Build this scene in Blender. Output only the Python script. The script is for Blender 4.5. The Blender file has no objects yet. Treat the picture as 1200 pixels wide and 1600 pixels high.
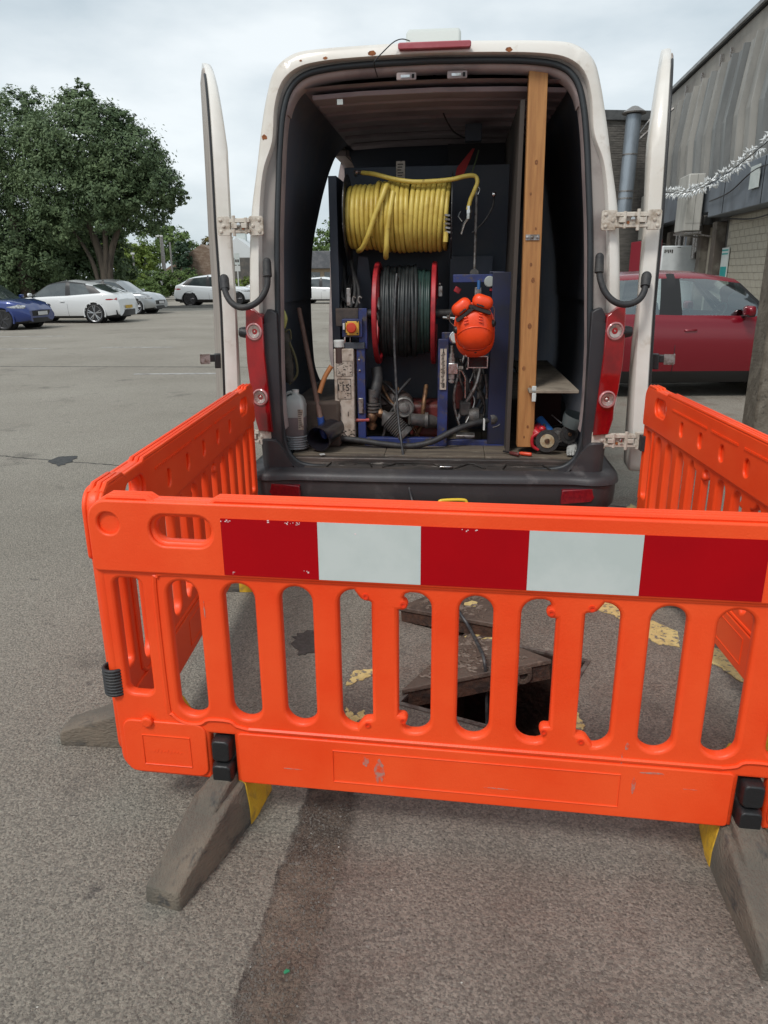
import bpy, bmesh, math, random
from mathutils import Vector, Matrix, Euler, noise
R = math.radians
PI = math.pi
random.seed(7)
SC = bpy.context.scene
COL = SC.collection

# ---------------------------------------------------------------- camera
cam_data = bpy.data.cameras.new('camera')
cam = bpy.data.objects.new('camera', cam_data); COL.objects.link(cam)
cam_data.sensor_fit = 'VERTICAL'; cam_data.sensor_height = 32.0
cam_data.lens = 32.0 * 1150.0 / 1600.0
cam_data.clip_start = 0.05; cam_data.clip_end = 2000
cam.matrix_world = Matrix.Translation((0, 0, 1.55)) @ Matrix.Rotation(R(90 - 17.8), 4, 'X') @ Matrix.Rotation(R(-0.5), 4, 'Z')
SC.camera = cam

# ---------------------------------------------------------------- sky
world = bpy.data.worlds.new('World'); SC.world = world; world.use_nodes = True
wn = world.node_tree.nodes; wl = world.node_tree.links; wn.clear()
w_out = wn.new('ShaderNodeOutputWorld'); w_bg = wn.new('ShaderNodeBackground')
w_sky = wn.new('ShaderNodeTexSky'); w_sky.sky_type = 'NISHITA'; w_sky.sun_disc = False
SUN_EL, SUN_AZ = 52.0, 215.0         # azimuth clockwise from +Y (view direction)
w_sky.sun_elevation = R(SUN_EL); w_sky.sun_rotation = R(SUN_AZ)
w_bg.inputs['Strength'].default_value = 0.1
tc = wn.new('ShaderNodeTexCoord')
mp = wn.new('ShaderNodeMapping'); mp.inputs['Scale'].default_value = (1.0, 1.0, 2.6)
n1 = wn.new('ShaderNodeTexNoise'); n1.inputs['Scale'].default_value = 2.1; n1.inputs['Detail'].default_value = 7; n1.inputs['Roughness'].default_value = 0.52
cr = wn.new('ShaderNodeValToRGB')
cr.color_ramp.elements[0].position = 0.38; cr.color_ramp.elements[0].color = (4.9, 5.7, 6.2, 1)
cr.color_ramp.elements[1].position = 0.62; cr.color_ramp.elements[1].color = (8.1, 8.6, 8.8, 1)
mx = wn.new('ShaderNodeMixRGB'); mx.inputs[0].default_value = 0.9
wl.new(tc.outputs['Generated'], mp.inputs[0]); wl.new(mp.outputs[0], n1.inputs['Vector'])
wl.new(n1.outputs['Fac'], cr.inputs[0]); wl.new(w_sky.outputs[0], mx.inputs[1]); wl.new(cr.outputs[0], mx.inputs[2])
wl.new(mx.outputs[0], w_bg.inputs['Color']); wl.new(w_bg.outputs[0], w_out.inputs[0])

# ---------------------------------------------------------------- sun behind cloud
sd = bpy.data.lights.new('sun', 'SUN'); sd.energy = 1.8; sd.angle = R(14); sd.color = (1, .97, .93)
sun = bpy.data.objects.new('sun', sd); COL.objects.link(sun)
_az, _el = R(SUN_AZ), R(SUN_EL)
sdir = Vector((math.sin(_az) * math.cos(_el), math.cos(_az) * math.cos(_el), math.sin(_el)))
sun.rotation_euler = sdir.to_track_quat('Z', 'Y').to_euler()
sun.location = (-10, -10, 30)

SC.view_settings.view_transform = 'Standard'
SC.view_settings.look = 'None'
SC.view_settings.exposure = 0.25
SC.view_settings.gamma = 1.0
SC.view_settings.use_curve_mapping = False
SC.render.engine = 'CYCLES'
SC.cycles.max_bounces = 8
SC.cycles.use_denoising = True

# ---------------------------------------------------------------- materials
def M(name, col, rough=.5, metal=0.0, col2=None, scale=6., lo=.45, hi=.62, bump=0.0, bscale=60., coat=0.0,
      col3=None, scale3=30., lo3=.6, hi3=.68, stretch=(1, 1, 1), spec=.5, emit=None, alpha=1, trans=0):
    m = bpy.data.materials.new(name); m.use_nodes = True
    nt = m.node_tree; N = nt.nodes; L = nt.links
    b = N['Principled BSDF']
    b.inputs['Base Color'].default_value = (*col, 1)
    b.inputs['Roughness'].default_value = rough; b.inputs['Metallic'].default_value = metal
    b.inputs['Specular IOR Level'].default_value = spec
    b.inputs['Coat Weight'].default_value = coat; b.inputs['Coat Roughness'].default_value = .08
    b.inputs['Transmission Weight'].default_value = trans
    if col2 or bump or col3:
        t = N.new('ShaderNodeTexCoord'); mpp = N.new('ShaderNodeMapping'); mpp.inputs['Scale'].default_value = stretch
        L.new(t.outputs['Object'], mpp.inputs[0])
    last = None
    def layer(prev, c, sc, a, z):
        n = N.new('ShaderNodeTexNoise'); n.inputs['Scale'].default_value = sc; n.inputs['Detail'].default_value = 7; n.inputs['Roughness'].default_value = .62
        L.new(mpp.outputs[0], n.inputs['Vector'])
        mr = N.new('ShaderNodeMapRange'); mr.inputs[1].default_value = a; mr.inputs[2].default_value = z
        L.new(n.outputs['Fac'], mr.inputs[0])
        x = N.new('ShaderNodeMixRGB'); L.new(mr.outputs[0], x.inputs[0])
        if prev is None: x.inputs[1].default_value = (*col, 1)
        else: L.new(prev, x.inputs[1])
        x.inputs[2].default_value = (*c, 1)
        return x.outputs[0]
    if col2: last = layer(last, col2, scale, lo, hi)
    if col3: last = layer(last, col3, scale3, lo3, hi3)
    if last: L.new(last, b.inputs['Base Color'])
    if bump:
        n = N.new('ShaderNodeTexNoise'); n.inputs['Scale'].default_value = bscale; n.inputs['Detail'].default_value = 5
        L.new(mpp.outputs[0], n.inputs['Vector'])
        bp = N.new('ShaderNodeBump'); bp.inputs['Strength'].default_value = bump; bp.inputs['Distance'].default_value = .01
        L.new(n.outputs['Fac'], bp.inputs['Height']); L.new(bp.outputs[0], b.inputs['Normal'])
    if emit: b.inputs['Emission Color'].default_value = (*emit, 1); b.inputs['Emission Strength'].default_value = 1
    return m

def glass(name, tint, rough=.03, fac=.35):
    m = bpy.data.materials.new(name); m.use_nodes = True
    N = m.node_tree.nodes; L = m.node_tree.links; N.clear()
    o = N.new('ShaderNodeOutputMaterial'); mix = N.new('ShaderNodeMixShader')
    tr = N.new('ShaderNodeBsdfTransparent'); tr.inputs[0].default_value = (*tint, 1)
    gl = N.new('ShaderNodeBsdfGlossy'); gl.inputs['Roughness'].default_value = rough; gl.inputs[0].default_value = (.95, 1, 1, 1)
    fr = N.new('ShaderNodeFresnel'); fr.inputs[0].default_value = 1.5
    ad = N.new('ShaderNodeMath'); ad.operation = 'ADD'; ad.inputs[1].default_value = fac * .2; ad.use_clamp = True
    L.new(fr.outputs[0], ad.inputs[0]); L.new(ad.outputs[0], mix.inputs[0])
    L.new(tr.outputs[0], mix.inputs[1]); L.new(gl.outputs[0], mix.inputs[2]); L.new(mix.outputs[0], o.inputs[0])
    return m

# ---------------------------------------------------------------- mesh helpers
class G:
    def __init__(s): s.v = []; s.f = []
    def add(s, vs, fs, m=None):
        b = len(s.v)
        for p in vs:
            p = Vector(p); s.v.append(m @ p if m else p)
        for f in fs: s.f.append([b + i for i in f])
        return s
    def box(s, x0, x1, y0, y1, z0, z1, m=None):
        return s.add([(x0, y0, z0), (x1, y0, z0), (x1, y1, z0), (x0, y1, z0), (x0, y0, z1), (x1, y0, z1), (x1, y1, z1), (x0, y1, z1)],
                     [(0, 3, 2, 1), (4, 5, 6, 7), (0, 1, 5, 4), (1, 2, 6, 5), (2, 3, 7, 6), (3, 0, 4, 7)], m)
    def loft(s, rings, closed=True, caps=True, m=None):
        n = len(rings[0]); vs = [p for r in rings for p in r]; fs = []
        for i in range(len(rings) - 1):
            for j in range(n if closed else n - 1):
                a = i * n + j; b = i * n + (j + 1) % n
                fs.append((a, b, b + n, a + n))
        if caps and closed:
            fs.append(tuple(range(n))[::-1]); fs.append(tuple((len(rings) - 1) * n + k for k in range(n)))
        return s.add(vs, fs, m)
    def tube(s, pts, r, n=8, caps=True, m=None, closed=False):
        pts = [Vector(p) for p in pts]; k = len(pts)
        rr = r if isinstance(r, (list, tuple)) else [r] * k
        rings = []; up = None
        for i, p in enumerate(pts):
            if closed: t = pts[(i + 1) % k] - pts[i - 1]
            else: t = pts[min(i + 1, k - 1)] - pts[max(i - 1, 0)]
            t.normalize()
            if up is None: up = t.orthogonal().normalized()
            else:
                up = up - t * up.dot(t)
                up = up.normalized() if up.length > 1e-6 else t.orthogonal().normalized()
            bn = t.cross(up)
            rings.append([p + (up * math.cos(2 * PI * j / n) + bn * math.sin(2 * PI * j / n)) * rr[i] for j in range(n)])
        if closed: rings.append(rings[0])
        return s.loft(rings, True, caps and not closed, m)
    def lathe(s, prof, c, axis, n=20, caps=True):
        """prof: (radius, distance along axis)"""
        axis = Vector(axis).normalized(); u = axis.orthogonal().normalized(); w = axis.cross(u); c = Vector(c)
        rings = [[c + axis * d + (u * math.cos(2 * PI * j / n) + w * math.sin(2 * PI * j / n)) * r for j in range(n)] for r, d in prof]
        return s.loft(rings, True, caps)
    def prism(s, poly, y0, y1, m=None):
        """poly in (x, z), extruded along y"""
        n = len(poly)
        vs = [(x, y0, z) for x, z in poly] + [(x, y1, z) for x, z in poly]
        fs = [tuple(range(n)), tuple(range(2 * n - 1, n - 1, -1))] + [(i, i + n, (i + 1) % n + n, (i + 1) % n) for i in range(n)]
        return s.add(vs, fs, m)
    def ball(s, c, r, nu=12, nv=8, m=None):
        rx, ry, rz = r if isinstance(r, (list, tuple)) else (r, r, r)
        rings = []
        for i in range(nv + 1):
            a = PI * i / nv; q = max(math.sin(a), .002)
            rings.append([(c[0] + rx * q * math.cos(2 * PI * j / nu), c[1] + ry * q * math.sin(2 * PI * j / nu), c[2] - rz * math.cos(a)) for j in range(nu)])
        return s.loft(rings, True, True, m)
    def build(s, name, mat, parent=None, org=(0, 0, 0), smooth=35, bevel=0, seg=2, loc=None, rot=None, **props):
        me = bpy.data.meshes.new(name)
        o = Vector(org)
        me.from_pydata([tuple(p - o) for p in s.v], [], s.f)
        me.validate()
        bm = bmesh.new(); bm.from_mesh(me)
        bmesh.ops.recalc_face_normals(bm, faces=bm.faces)
        bm.to_mesh(me); bm.free()
        return link_mesh(name, me, mat, parent, smooth, bevel, seg, loc, rot, **props)

def link_mesh(name, me, mat, parent=None, smooth=35, bevel=0, seg=2, loc=None, rot=None, **props):
    ob = bpy.data.objects.new(name, me); COL.objects.link(ob)
    if mat: me.materials.append(mat)
    if smooth:
        me.polygons.foreach_set('use_smooth', [True] * len(me.polygons))
        me.set_sharp_from_angle(angle=R(smooth))
    if bevel:
        md = ob.modifiers.new('bevel', 'BEVEL'); md.width = bevel; md.segments = seg; md.limit_method = 'ANGLE'; md.angle_limit = R(40)
    if parent: ob.parent = parent
    if loc is not None: ob.location = loc
    if rot is not None: ob.rotation_euler = rot
    for k, v in props.items(): ob[k] = v
    return ob

def thing(name, label, cat, loc=(0, 0, 0), rz=0.0, group=None, rot=None):
    o = bpy.data.objects.new(name, None); COL.objects.link(o)
    o.empty_display_size = .1
    o.location = loc; o.rotation_euler = rot if rot else (0, 0, rz)
    o['label'] = label; o['category'] = cat
    if group: o['group'] = group
    return o

def copy_tree(o, parent=None):
    c = o.copy(); COL.objects.link(c)
    if parent: c.parent = parent
    for ch in list(o.children): copy_tree(ch, c)
    return c

def catmull(pts, k=6):
    pts = [Vector(p) for p in pts]; out = []
    for i in range(len(pts) - 1):
        p0 = pts[max(i - 1, 0)]; p1 = pts[i]; p2 = pts[i + 1]; p3 = pts[min(i + 2, len(pts) - 1)]
        for j in range(k):
            t = j / k
            out.append(.5 * ((2 * p1) + (p2 - p0) * t + (2 * p0 - 5 * p1 + 4 * p2 - p3) * t * t + (3 * p1 - p0 - 3 * p2 + p3) * t ** 3))
    out.append(pts[-1]); return out

def rrect(x0, x1, z0, z1, r, n=5, rs=None):
    """rounded rectangle, counter clockwise; rs = radii for (bl, br, tr, tl)"""
    rs = rs or (r, r, r, r); out = []
    for (cx, cz, a0, q) in ((x0 + rs[0], z0 + rs[0], 180, rs[0]), (x1 - rs[1], z0 + rs[1], 270, rs[1]), (x1 - rs[2], z1 - rs[2], 0, rs[2]), (x0 + rs[3], z1 - rs[3], 90, rs[3])):
        for i in range(n + 1):
            a = R(a0 + 90 * i / n); out.append((cx + q * math.cos(a), cz + q * math.sin(a)))
    return out

def plate_mesh(loops, half, bevel, yc=0.0, res=2):
    """flat plate in the xz plane with holes, soft edges; thickness 2*half about y = yc"""
    cu = bpy.data.curves.new('tmp', 'CURVE'); cu.dimensions = '2D'; cu.fill_mode = 'BOTH'
    for lp in loops:
        sp = cu.splines.new('POLY'); sp.points.add(len(lp) - 1); sp.use_cyclic_u = True
        for i, (x, z) in enumerate(lp): sp.points[i].co = (x, z, 0, 1)
    cu.extrude = half - bevel; cu.bevel_depth = bevel; cu.bevel_resolution = res; cu.offset = -bevel
    ob = bpy.data.objects.new('tmp', cu); COL.objects.link(ob)
    dg = bpy.context.evaluated_depsgraph_get(); dg.update()
    me = bpy.data.meshes.new_from_object(ob.evaluated_get(dg))
    bpy.data.objects.remove(ob); bpy.data.curves.remove(cu)
    me.transform(Matrix(((1, 0, 0, 0), (0, 0, -1, yc), (0, 1, 0, 0), (0, 0, 0, 1))))
    me.materials.clear()
    return me

def text_mesh(body, size, depth=.002):
    cu = bpy.data.curves.new('tmp', 'FONT'); cu.body = body; cu.size = size; cu.extrude = depth
    cu.align_x = 'CENTER'; cu.align_y = 'CENTER'; cu.resolution_u = 2
    ob = bpy.data.objects.new('tmp', cu); COL.objects.link(ob)
    dg = bpy.context.evaluated_depsgraph_get(); dg.update()
    me = bpy.data.meshes.new_from_object(ob.evaluated_get(dg))
    bpy.data.objects.remove(ob); bpy.data.curves.remove(cu); me.materials.clear()
    return me

def text_obj(name, body, size, mat, parent, loc, rot=(PI / 2, 0, 0), depth=.001, **kw):
    return link_mesh(name, text_mesh(body, size, depth), mat, parent, 0, loc=loc, rot=rot, **kw)

# shared materials
m_black = M('black_plastic', (.012, .012, .013), .45, bump=.15, bscale=120)
m_rubber = M('black_rubber', (.02, .02, .022), .6, col2=(.04, .038, .036), scale=20, bump=.2, bscale=150)
m_dark = M('dark_void', (.008, .008, .009), .8)
m_chrome = M('bright_metal', (.62, .62, .62), .25, 1, col2=(.35, .33, .3), scale=40)
m_steel = M('dull_steel', (.35, .34, .33), .45, .8, col2=(.15, .12, .1), scale=30)
m_tyre = M('tyre_rubber', (.018, .018, .019), .75, bump=.3, bscale=60)
# ================================================================ ground
def asphalt():
    m = bpy.data.materials.new('asphalt'); m.use_nodes = True
    nt = m.node_tree; N = nt.nodes; L = nt.links; b = N['Principled BSDF']
    t = N.new('ShaderNodeTexCoord')
    def noise_(sc, det=6, ro=.6, w=None, stretch=None):
        n = N.new('ShaderNodeTexNoise'); n.inputs['Scale'].default_value = sc; n.inputs['Detail'].default_value = det; n.inputs['Roughness'].default_value = ro
        if stretch:
            q = N.new('ShaderNodeMapping'); q.inputs['Scale'].default_value = stretch; q.inputs['Rotation'].default_value = (0, 0, R(8)); L.new(t.outputs['Object'], q.inputs[0]); L.new(q.outputs[0], n.inputs['Vector'])
        else: L.new(t.outputs['Object'], n.inputs['Vector'])
        return n.outputs['Fac']
    def mrange(x, a, z, c=0., d=1.):
        r = N.new('ShaderNodeMapRange'); r.inputs[1].default_value = a; r.inputs[2].default_value = z; r.inputs[3].default_value = c; r.inputs[4].default_value = d
        L.new(x, r.inputs[0]); return r.outputs[0]
    def mix(f, a, c, mode='MIX'):
        x = N.new('ShaderNodeMixRGB'); x.blend_type = mode
        for i, q in ((0, f), (1, a), (2, c)):
            if isinstance(q, (int, float)): x.inputs[i].default_value = q
            elif isinstance(q, tuple): x.inputs[i].default_value = (*q, 1)
            else: L.new(q, x.inputs[i])
        return x.outputs[0]
    def math_(op, a, c):
        x = N.new('ShaderNodeMath'); x.operation = op
        for i, q in ((0, a), (1, c)):
            if isinstance(q, (int, float)): x.inputs[i].default_value = q
            else: L.new(q, x.inputs[i])
        return x.outputs[0]
    sep = N.new('ShaderNodeSeparateXYZ'); L.new(t.outputs['Object'], sep.inputs[0])
    X, Y = sep.outputs[0], sep.outputs[1]
    wob = math_('MULTIPLY', math_('SUBTRACT', noise_(1.7, 5), .5), .5)
    wob2 = math_('MULTIPLY', math_('SUBTRACT', noise_(9, 4), .5), .10)
    # large areas: old grey surface, browner newer patch to the right of a joint
    base = mix(mrange(noise_(.35, 5), .35, .65), (.255, .230, .192), (.325, .298, .254))
    wob3 = math_('MULTIPLY', math_('SUBTRACT', noise_(14, 5), .5), .055)
    e1 = math_('ADD', math_('ADD', X, math_('MULTIPLY', Y, -.13)), math_('ADD', .50, wob3))     # 0 along the left edge of the trench
    e2 = math_('ADD', math_('ADD', X, math_('MULTIPLY', Y, -.148)), math_('ADD', .372, wob3))   # 0 along its right edge
    joint = e1
    right_ = mrange(joint, -.01, .02)
    near_ = mrange(math_('ADD', Y, wob), 5.4, 4.3)
    brown = mix(mrange(noise_(2.3, 6), .35, .7), (.222, .184, .154), (.300, .260, .222))
    c = mix(math_('MULTIPLY', right_, near_), base, brown)
    # wet dirty strip of soil along the joint
    inside = math_('MULTIPLY', mrange(e1, -.006, .008), mrange(e2, .018, -.016))
    fade = mrange(math_('ADD', Y, wob), 2.35, 2.0)
    soil = mix(mrange(noise_(11, 6), .35, .65), (.130, .096, .072), (.245, .195, .152))
    soil = mix(mrange(math_('ADD', Y, math_('MULTIPLY', wob, .6)), 1.58, 1.72, 0, .85), soil, mix(mrange(noise_(16, 6), .4, .6), (.050, .035, .027), (.12, .09, .07)))
    soil = mix(mrange(math_('ADD', math_('ADD', Y, wob3), math_('MULTIPLY', e1, 3.0)), 1.45, 1.2, 0, .75), soil, (.11, .092, .080))
    c = mix(math_('MULTIPLY', inside, fade), c, soil)
    halo = math_('MULTIPLY', mrange(math_('ABSOLUTE', math_('ADD', e2, math_('MULTIPLY', wob2, 2.5)), 0.), .16, .02), mrange(math_('ADD', Y, wob), 1.9, 1.55))
    c = mix(math_('MULTIPLY', halo, .35), c, (.10, .066, .050))
    # reddish and oily tints on the near right
    c = mix(math_('MULTIPLY', right_, mrange(noise_(2.9, 5), .52, .68, 0, .5)), c, (.185, .120, .095))
    c = mix(mrange(noise_(5.5, 5, .6), .66, .72, 0, .6), c, (.055, .048, .05))
    # cracks / seams running across
    def seam(expr, width, col=(.05, .046, .04)):
        nonlocal c
        c = mix(mrange(math_('ABSOLUTE', expr, 0.), width, width * .3), c, col)
    seam(math_('ADD', math_('SUBTRACT', Y, 13.2), math_('ADD', math_('MULTIPLY', X, .1), wob2)), .05)
    seam(math_('ADD', math_('SUBTRACT', Y, 5.45), math_('ADD', math_('MULTIPLY', X, .33), wob2)), .02)
    c = mix(math_('MULTIPLY', mrange(math_('ABSOLUTE', e1, 0.), .010, .003), math_('MULTIPLY', fade, mrange(noise_(7, 4), .4, .6, .1, .7))), c, (.05, .04, .034))  # left trench seam, with the step's edge shadow painted into the dark line
    c = mix(math_('MULTIPLY', mrange(math_('ABSOLUTE', e2, 0.), .006, .001), math_('MULTIPLY', fade, mrange(noise_(6, 4), .45, .6, .0, .6))), c, (.06, .048, .04))
    # damp blotches
    c = mix(mrange(noise_(1.3, 6, .65), .60, .70, 0, .45), c, (.070, .062, .056))
    # stone chippings
    v = N.new('ShaderNodeTexVoronoi'); v.inputs['Scale'].default_value = 165; L.new(t.outputs['Object'], v.inputs['Vector'])
    v2 = N.new('ShaderNodeTexVoronoi'); v2.inputs['Scale'].default_value = 105; L.new(t.outputs['Object'], v2.inputs['Vector'])
    bw = N.new('ShaderNodeRGBToBW'); L.new(v.outputs['Color'], bw.inputs[0])
    c = mix(1.0, c, mix(mrange(bw.outputs[0], .15, .85), (.66, .66, .66), (1.34, 1.33, 1.30)), 'MULTIPLY')
    bw2 = N.new('ShaderNodeRGBToBW'); L.new(v2.outputs['Color'], bw2.inputs[0])
    c = mix(mrange(bw2.outputs[0], .92, .96, 0, .45), c, (.34, .32, .29))
    c = mix(mrange(noise_(95, 6, .75), .55, .66, 0, .80), c, (.035, .031, .028))
    c = mix(mrange(noise_(170, 4, .7), .62, .72, 0, .35), c, (.36, .34, .31))
    L.new(c, b.inputs['Base Color']); b.inputs['Roughness'].default_value = .88
    h = math_('ADD', math_('MULTIPLY', v.outputs['Distance'], -.35), math_('ADD', math_('MULTIPLY', v2.outputs['Distance'], -.8), math_('ADD', math_('MULTIPLY', noise_(75, 8, .72), 3.0), math_('MULTIPLY', mrange(e1, -.006, .006), math_('MULTIPLY', fade, -1.2)))))
    bp = N.new('ShaderNodeBump'); bp.inputs['Strength'].default_value = .85; bp.inputs['Distance'].default_value = .008
    L.new(h, bp.inputs['Height'])
    L.new(bp.outputs[0], b.inputs['Normal'])
    return m
m_asphalt = asphalt()

HL, HF, HR = Vector((0.057, 2.448, 0.0)), Vector((0.531, 2.21, 0.0)), Vector((0.839, 2.742, 0.0))
HB = HL + HR - HF
def ground_with_hole():
    g = G()
    inn = [HL, HF, HR, HB]
    ctr = sum(inn, Vector()) / 4
    mid = [Vector((-3, .3, 0)), Vector((3.5, .3, 0)), Vector((3.5, 5, 0)), Vector((-3, 5, 0))]
    out = [Vector((-400, -60, 0)), Vector((400, -60, 0)), Vector((400, 500, 0)), Vector((-400, 500, 0))]
    g.v = inn + mid + out
    for a, b in ((0, 4), (4, 8)):
        for i in range(4):
            j = (i + 1) % 4; g.f.append([a + i, b + i, b + j, a + j])
    g.build('ground', m_asphalt, smooth=0, kind='structure')
ground_with_hole()

# the chamber under the open cover
m_pit = M('wet_chamber_brick', (.045, .026, .020), .55, col2=(.085, .045, .032), scale=18, bump=.6, bscale=40)
def chamber():
    inn = [HL, HF, HR, HB]
    g = G(); D = Vector((0, 0, -1.1)); c = sum(inn, Vector()) / 4
    top = [c + (p - c) * 1.0 + Vector((0, 0, -.004)) for p in inn]
    g.v = top + [p + D for p in top]
    g.f = [[0, 1, 5, 4], [1, 2, 6, 5], [2, 3, 7, 6], [3, 0, 4, 7], [4, 5, 6, 7]]
    g.build('manhole_chamber', m_pit, smooth=0, kind='structure')
chamber()

# faded yellow box markings, worn into islands
m_yel = M('worn_yellow_paint', (.62, .47, .20), .75, col2=(.50, .37, .15), scale=30, col3=(.17, .145, .12), scale3=45, lo3=.54, hi3=.60, bump=.3, bscale=160)
def patch(name, pts, jit=.012, mat=m_yel, z=.004, n=5):
    g = G(); P = [Vector((p[0], p[1], z)) for p in pts]; out = []
    for i, p in enumerate(P):
        q = P[(i + 1) % len(P)]; nrm = (q - p).cross(Vector((0, 0, 1))).normalized()
        for k in range(n):
            t = k / n; out.append(p.lerp(q, t) + nrm * (random.uniform(-1, 1) * jit if k else random.uniform(-.4, .4) * jit))
    g.v = out + [v + Vector((0, 0, -.003)) for v in out]
    m = len(out)
    g.f = [list(range(m))] + [[i, (i + 1) % m, (i + 1) % m + m, i + m] for i in range(m)]
    return g.build(name, mat, smooth=0, kind='structure')
for poly in ([(-0.156, 2.571, 0.0), (-0.132, 2.68, 0.0), (-0.059, 2.694, 0.0), (-0.016, 2.678, 0.0), (-0.078, 2.628, 0.0)],
             [(-0.146, 2.366, 0.0), (-0.149, 2.417, 0.0), (-0.12, 2.357, 0.0), (-0.083, 2.398, 0.0), (-0.073, 2.348, 0.0), (-0.123, 2.308, -0.0)],
             [(0.654, 2.227, 0.0), (0.697, 2.403, 0.0), (0.715, 2.361, 0.0), (0.714, 2.284, 0.0), (0.697, 2.226, 0.0), (0.708, 2.159, 0.0), (0.671, 2.189, 0.0)],
             [(1.021, 3.254, 0.0), (1.093, 3.341, 0.0), (1.164, 3.266, 0.0), (1.23, 3.138, 0.0), (1.329, 3.006, 0.0), (1.28, 2.862, 0.0), (1.2, 2.887, 0.0), (1.163, 2.984, 0.0), (1.134, 3.074, 0.0), (1.092, 3.182, 0.0)],
             [(1.318, 2.902, 0.0), (1.412, 2.86, 0.0), (1.47, 2.802, 0.0), (1.538, 2.662, 0.0), (1.471, 2.516, 0.0), (1.402, 2.594, 0.0), (1.383, 2.68, 0.0), (1.316, 2.76, 0.0)],
             [(1.67, 4.838, 0.0), (1.743, 4.97, 0.0), (1.767, 4.864, 0.0), (1.755, 4.749, -0.0), (1.664, 4.738, 0.0)],
             [(0.578, 2.119, 0.0), (0.649, 2.146, 0.0), (0.655, 2.083, 0.0), (0.583, 2.05, 0.0)]):
    patch('yellow_line', poly, .008)
m_wht = M('worn_white_paint', (.42, .41, .39), .8, col2=(.20, .19, .18), scale=6, lo=.40, hi=.60)
for (u0, u1, y0, s) in ((-6.6, -4.9, 17.6, -.1), (-9.6, -7.8, 17.3, .15), (-12.4, -10.8, 17.6, .2), (-5.0, -3.3, 23.3, .1), (-13.0, -9.0, 21.2, .1), (-4.2, -2.6, 12.5, 0), (-4.6, -3.8, 20.4, .2)):
    patch('white_bay_line', [(u0, y0), (u1, y0 + s), (u1, y0 + s + .13), (u0, y0 + .13)], .02, m_wht)
m_oil = M('oil_stain', (.016, .014, .013), .5, col2=(.05, .046, .042), scale=30, bump=.3, bscale=80)
patch('oil_stain', [(-2.972, 6.362, 0.0), (-2.962, 6.555, 0.0), (-2.806, 6.574, 0.0), (-2.764, 6.354, 0.0), (-2.811, 6.195, 0.0)], .02, m_oil)
patch('damp_stain', [(-0.424, 2.995, 0.0), (-0.358, 3.057, 0.0), (-0.26, 3.011, 0.0), (-0.252, 2.89, 0.0), (-0.324, 2.845, 0.0), (-0.385, 2.824, 0.0)], .02, M('damp_asphalt', (.055, .047, .042), .75, col2=(.085, .075, .068), scale=60, bump=.8, bscale=90))

# loose chippings near the camera: too many to count
def gravel():
    g = G(); rnd = random.Random(3)
    def stone(x, y, r):
        a0 = rnd.uniform(0, 6.28); sq = rnd.uniform(.6, 1)
        vs = [(x + r * math.cos(a0 + k * 1.257) * rnd.uniform(.7, 1.1), y + r * sq * math.sin(a0 + k * 1.257) * rnd.uniform(.7, 1.1), -.001) for k in range(5)]
        vs += [(x + r * .5 * math.cos(a0 + k * 2.09), y + r * .5 * sq * math.sin(a0 + k * 2.09), r * rnd.uniform(.5, .9)) for k in range(3)]
        g.add(vs, [(0, 1, 5), (1, 2, 6), (1, 6, 5), (2, 3, 6), (3, 4, 7), (3, 7, 6), (4, 0, 5), (4, 5, 7), (5, 6, 7)])
    for i in range(2400):      # the soil strip
        y = rnd.uniform(.75, 1.75); y = .9 + (y - .75) * 1.0; f_ = rnd.random() ** (1.8 if y < 1.4 else 1.0); x = (-.50 + .13 * y) * (1 - f_) + (-.372 + .148 * y) * f_ + rnd.gauss(0, .012); stone(x, y, rnd.choice((.0015, .002, .002, .003, .0045)))
    for i in range(1500):
        y = rnd.uniform(.7, 6) ** 1.0; x = rnd.uniform(-.62, .62) * (y + .3)
        if (Vector((x, y, 0)) - (HL + HR) / 2).length < .45: continue
        stone(x, y, rnd.choice((.001, .0015, .002, .003)))
    g.build('loose_gravel', M('gravel', (.13, .11, .095), .9, col2=(.30, .28, .25), scale=60, lo=.6, hi=.68), smooth=0, kind='stuff', label='loose small stone chippings scattered over the tarmac', category='gravel')
gravel()
g = G(); rnd = random.Random(17)
for i in range(420):
    y = rnd.uniform(.75, 7); x = rnd.uniform(-.62, .62) * (y + .3); r = rnd.choice((.0015, .002, .002, .003, .004))
    if (Vector((x, y, 0)) - (HL + HR) / 2).length < .45: continue
    a0 = rnd.uniform(0, 6); g.add([(x + r * math.cos(a0 + k * 1.57), y + r * .7 * math.sin(a0 + k * 1.57), -.0005) for k in range(4)] + [(x, y, r * .6)], [(0, 1, 4), (1, 2, 4), (2, 3, 4), (3, 0, 4)])
g.build('pale_chippings', M('pale_stone', (.55, .53, .48), .8), smooth=0, kind='stuff', label='scattered tiny pale stone chips on the tarmac', category='gravel')
g = G(); p = (-0.237, 1.311, 0.0)
g.box(-.007, .007, -.003, .003, .0, .004, Matrix.Translation(p) @ Matrix.Rotation(.5, 4, 'Z'))
g.box(-.003, .005, .002, .005, .001, .005, Matrix.Translation(p) @ Matrix.Rotation(.9, 4, 'Z'))
g.build('green_plastic_scrap', M('green_scrap', (.02, .22, .10), .4), org=p, loc=p, bevel=.001, label='tiny green plastic scrap lying in the gravel strip', category='litter')
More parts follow.
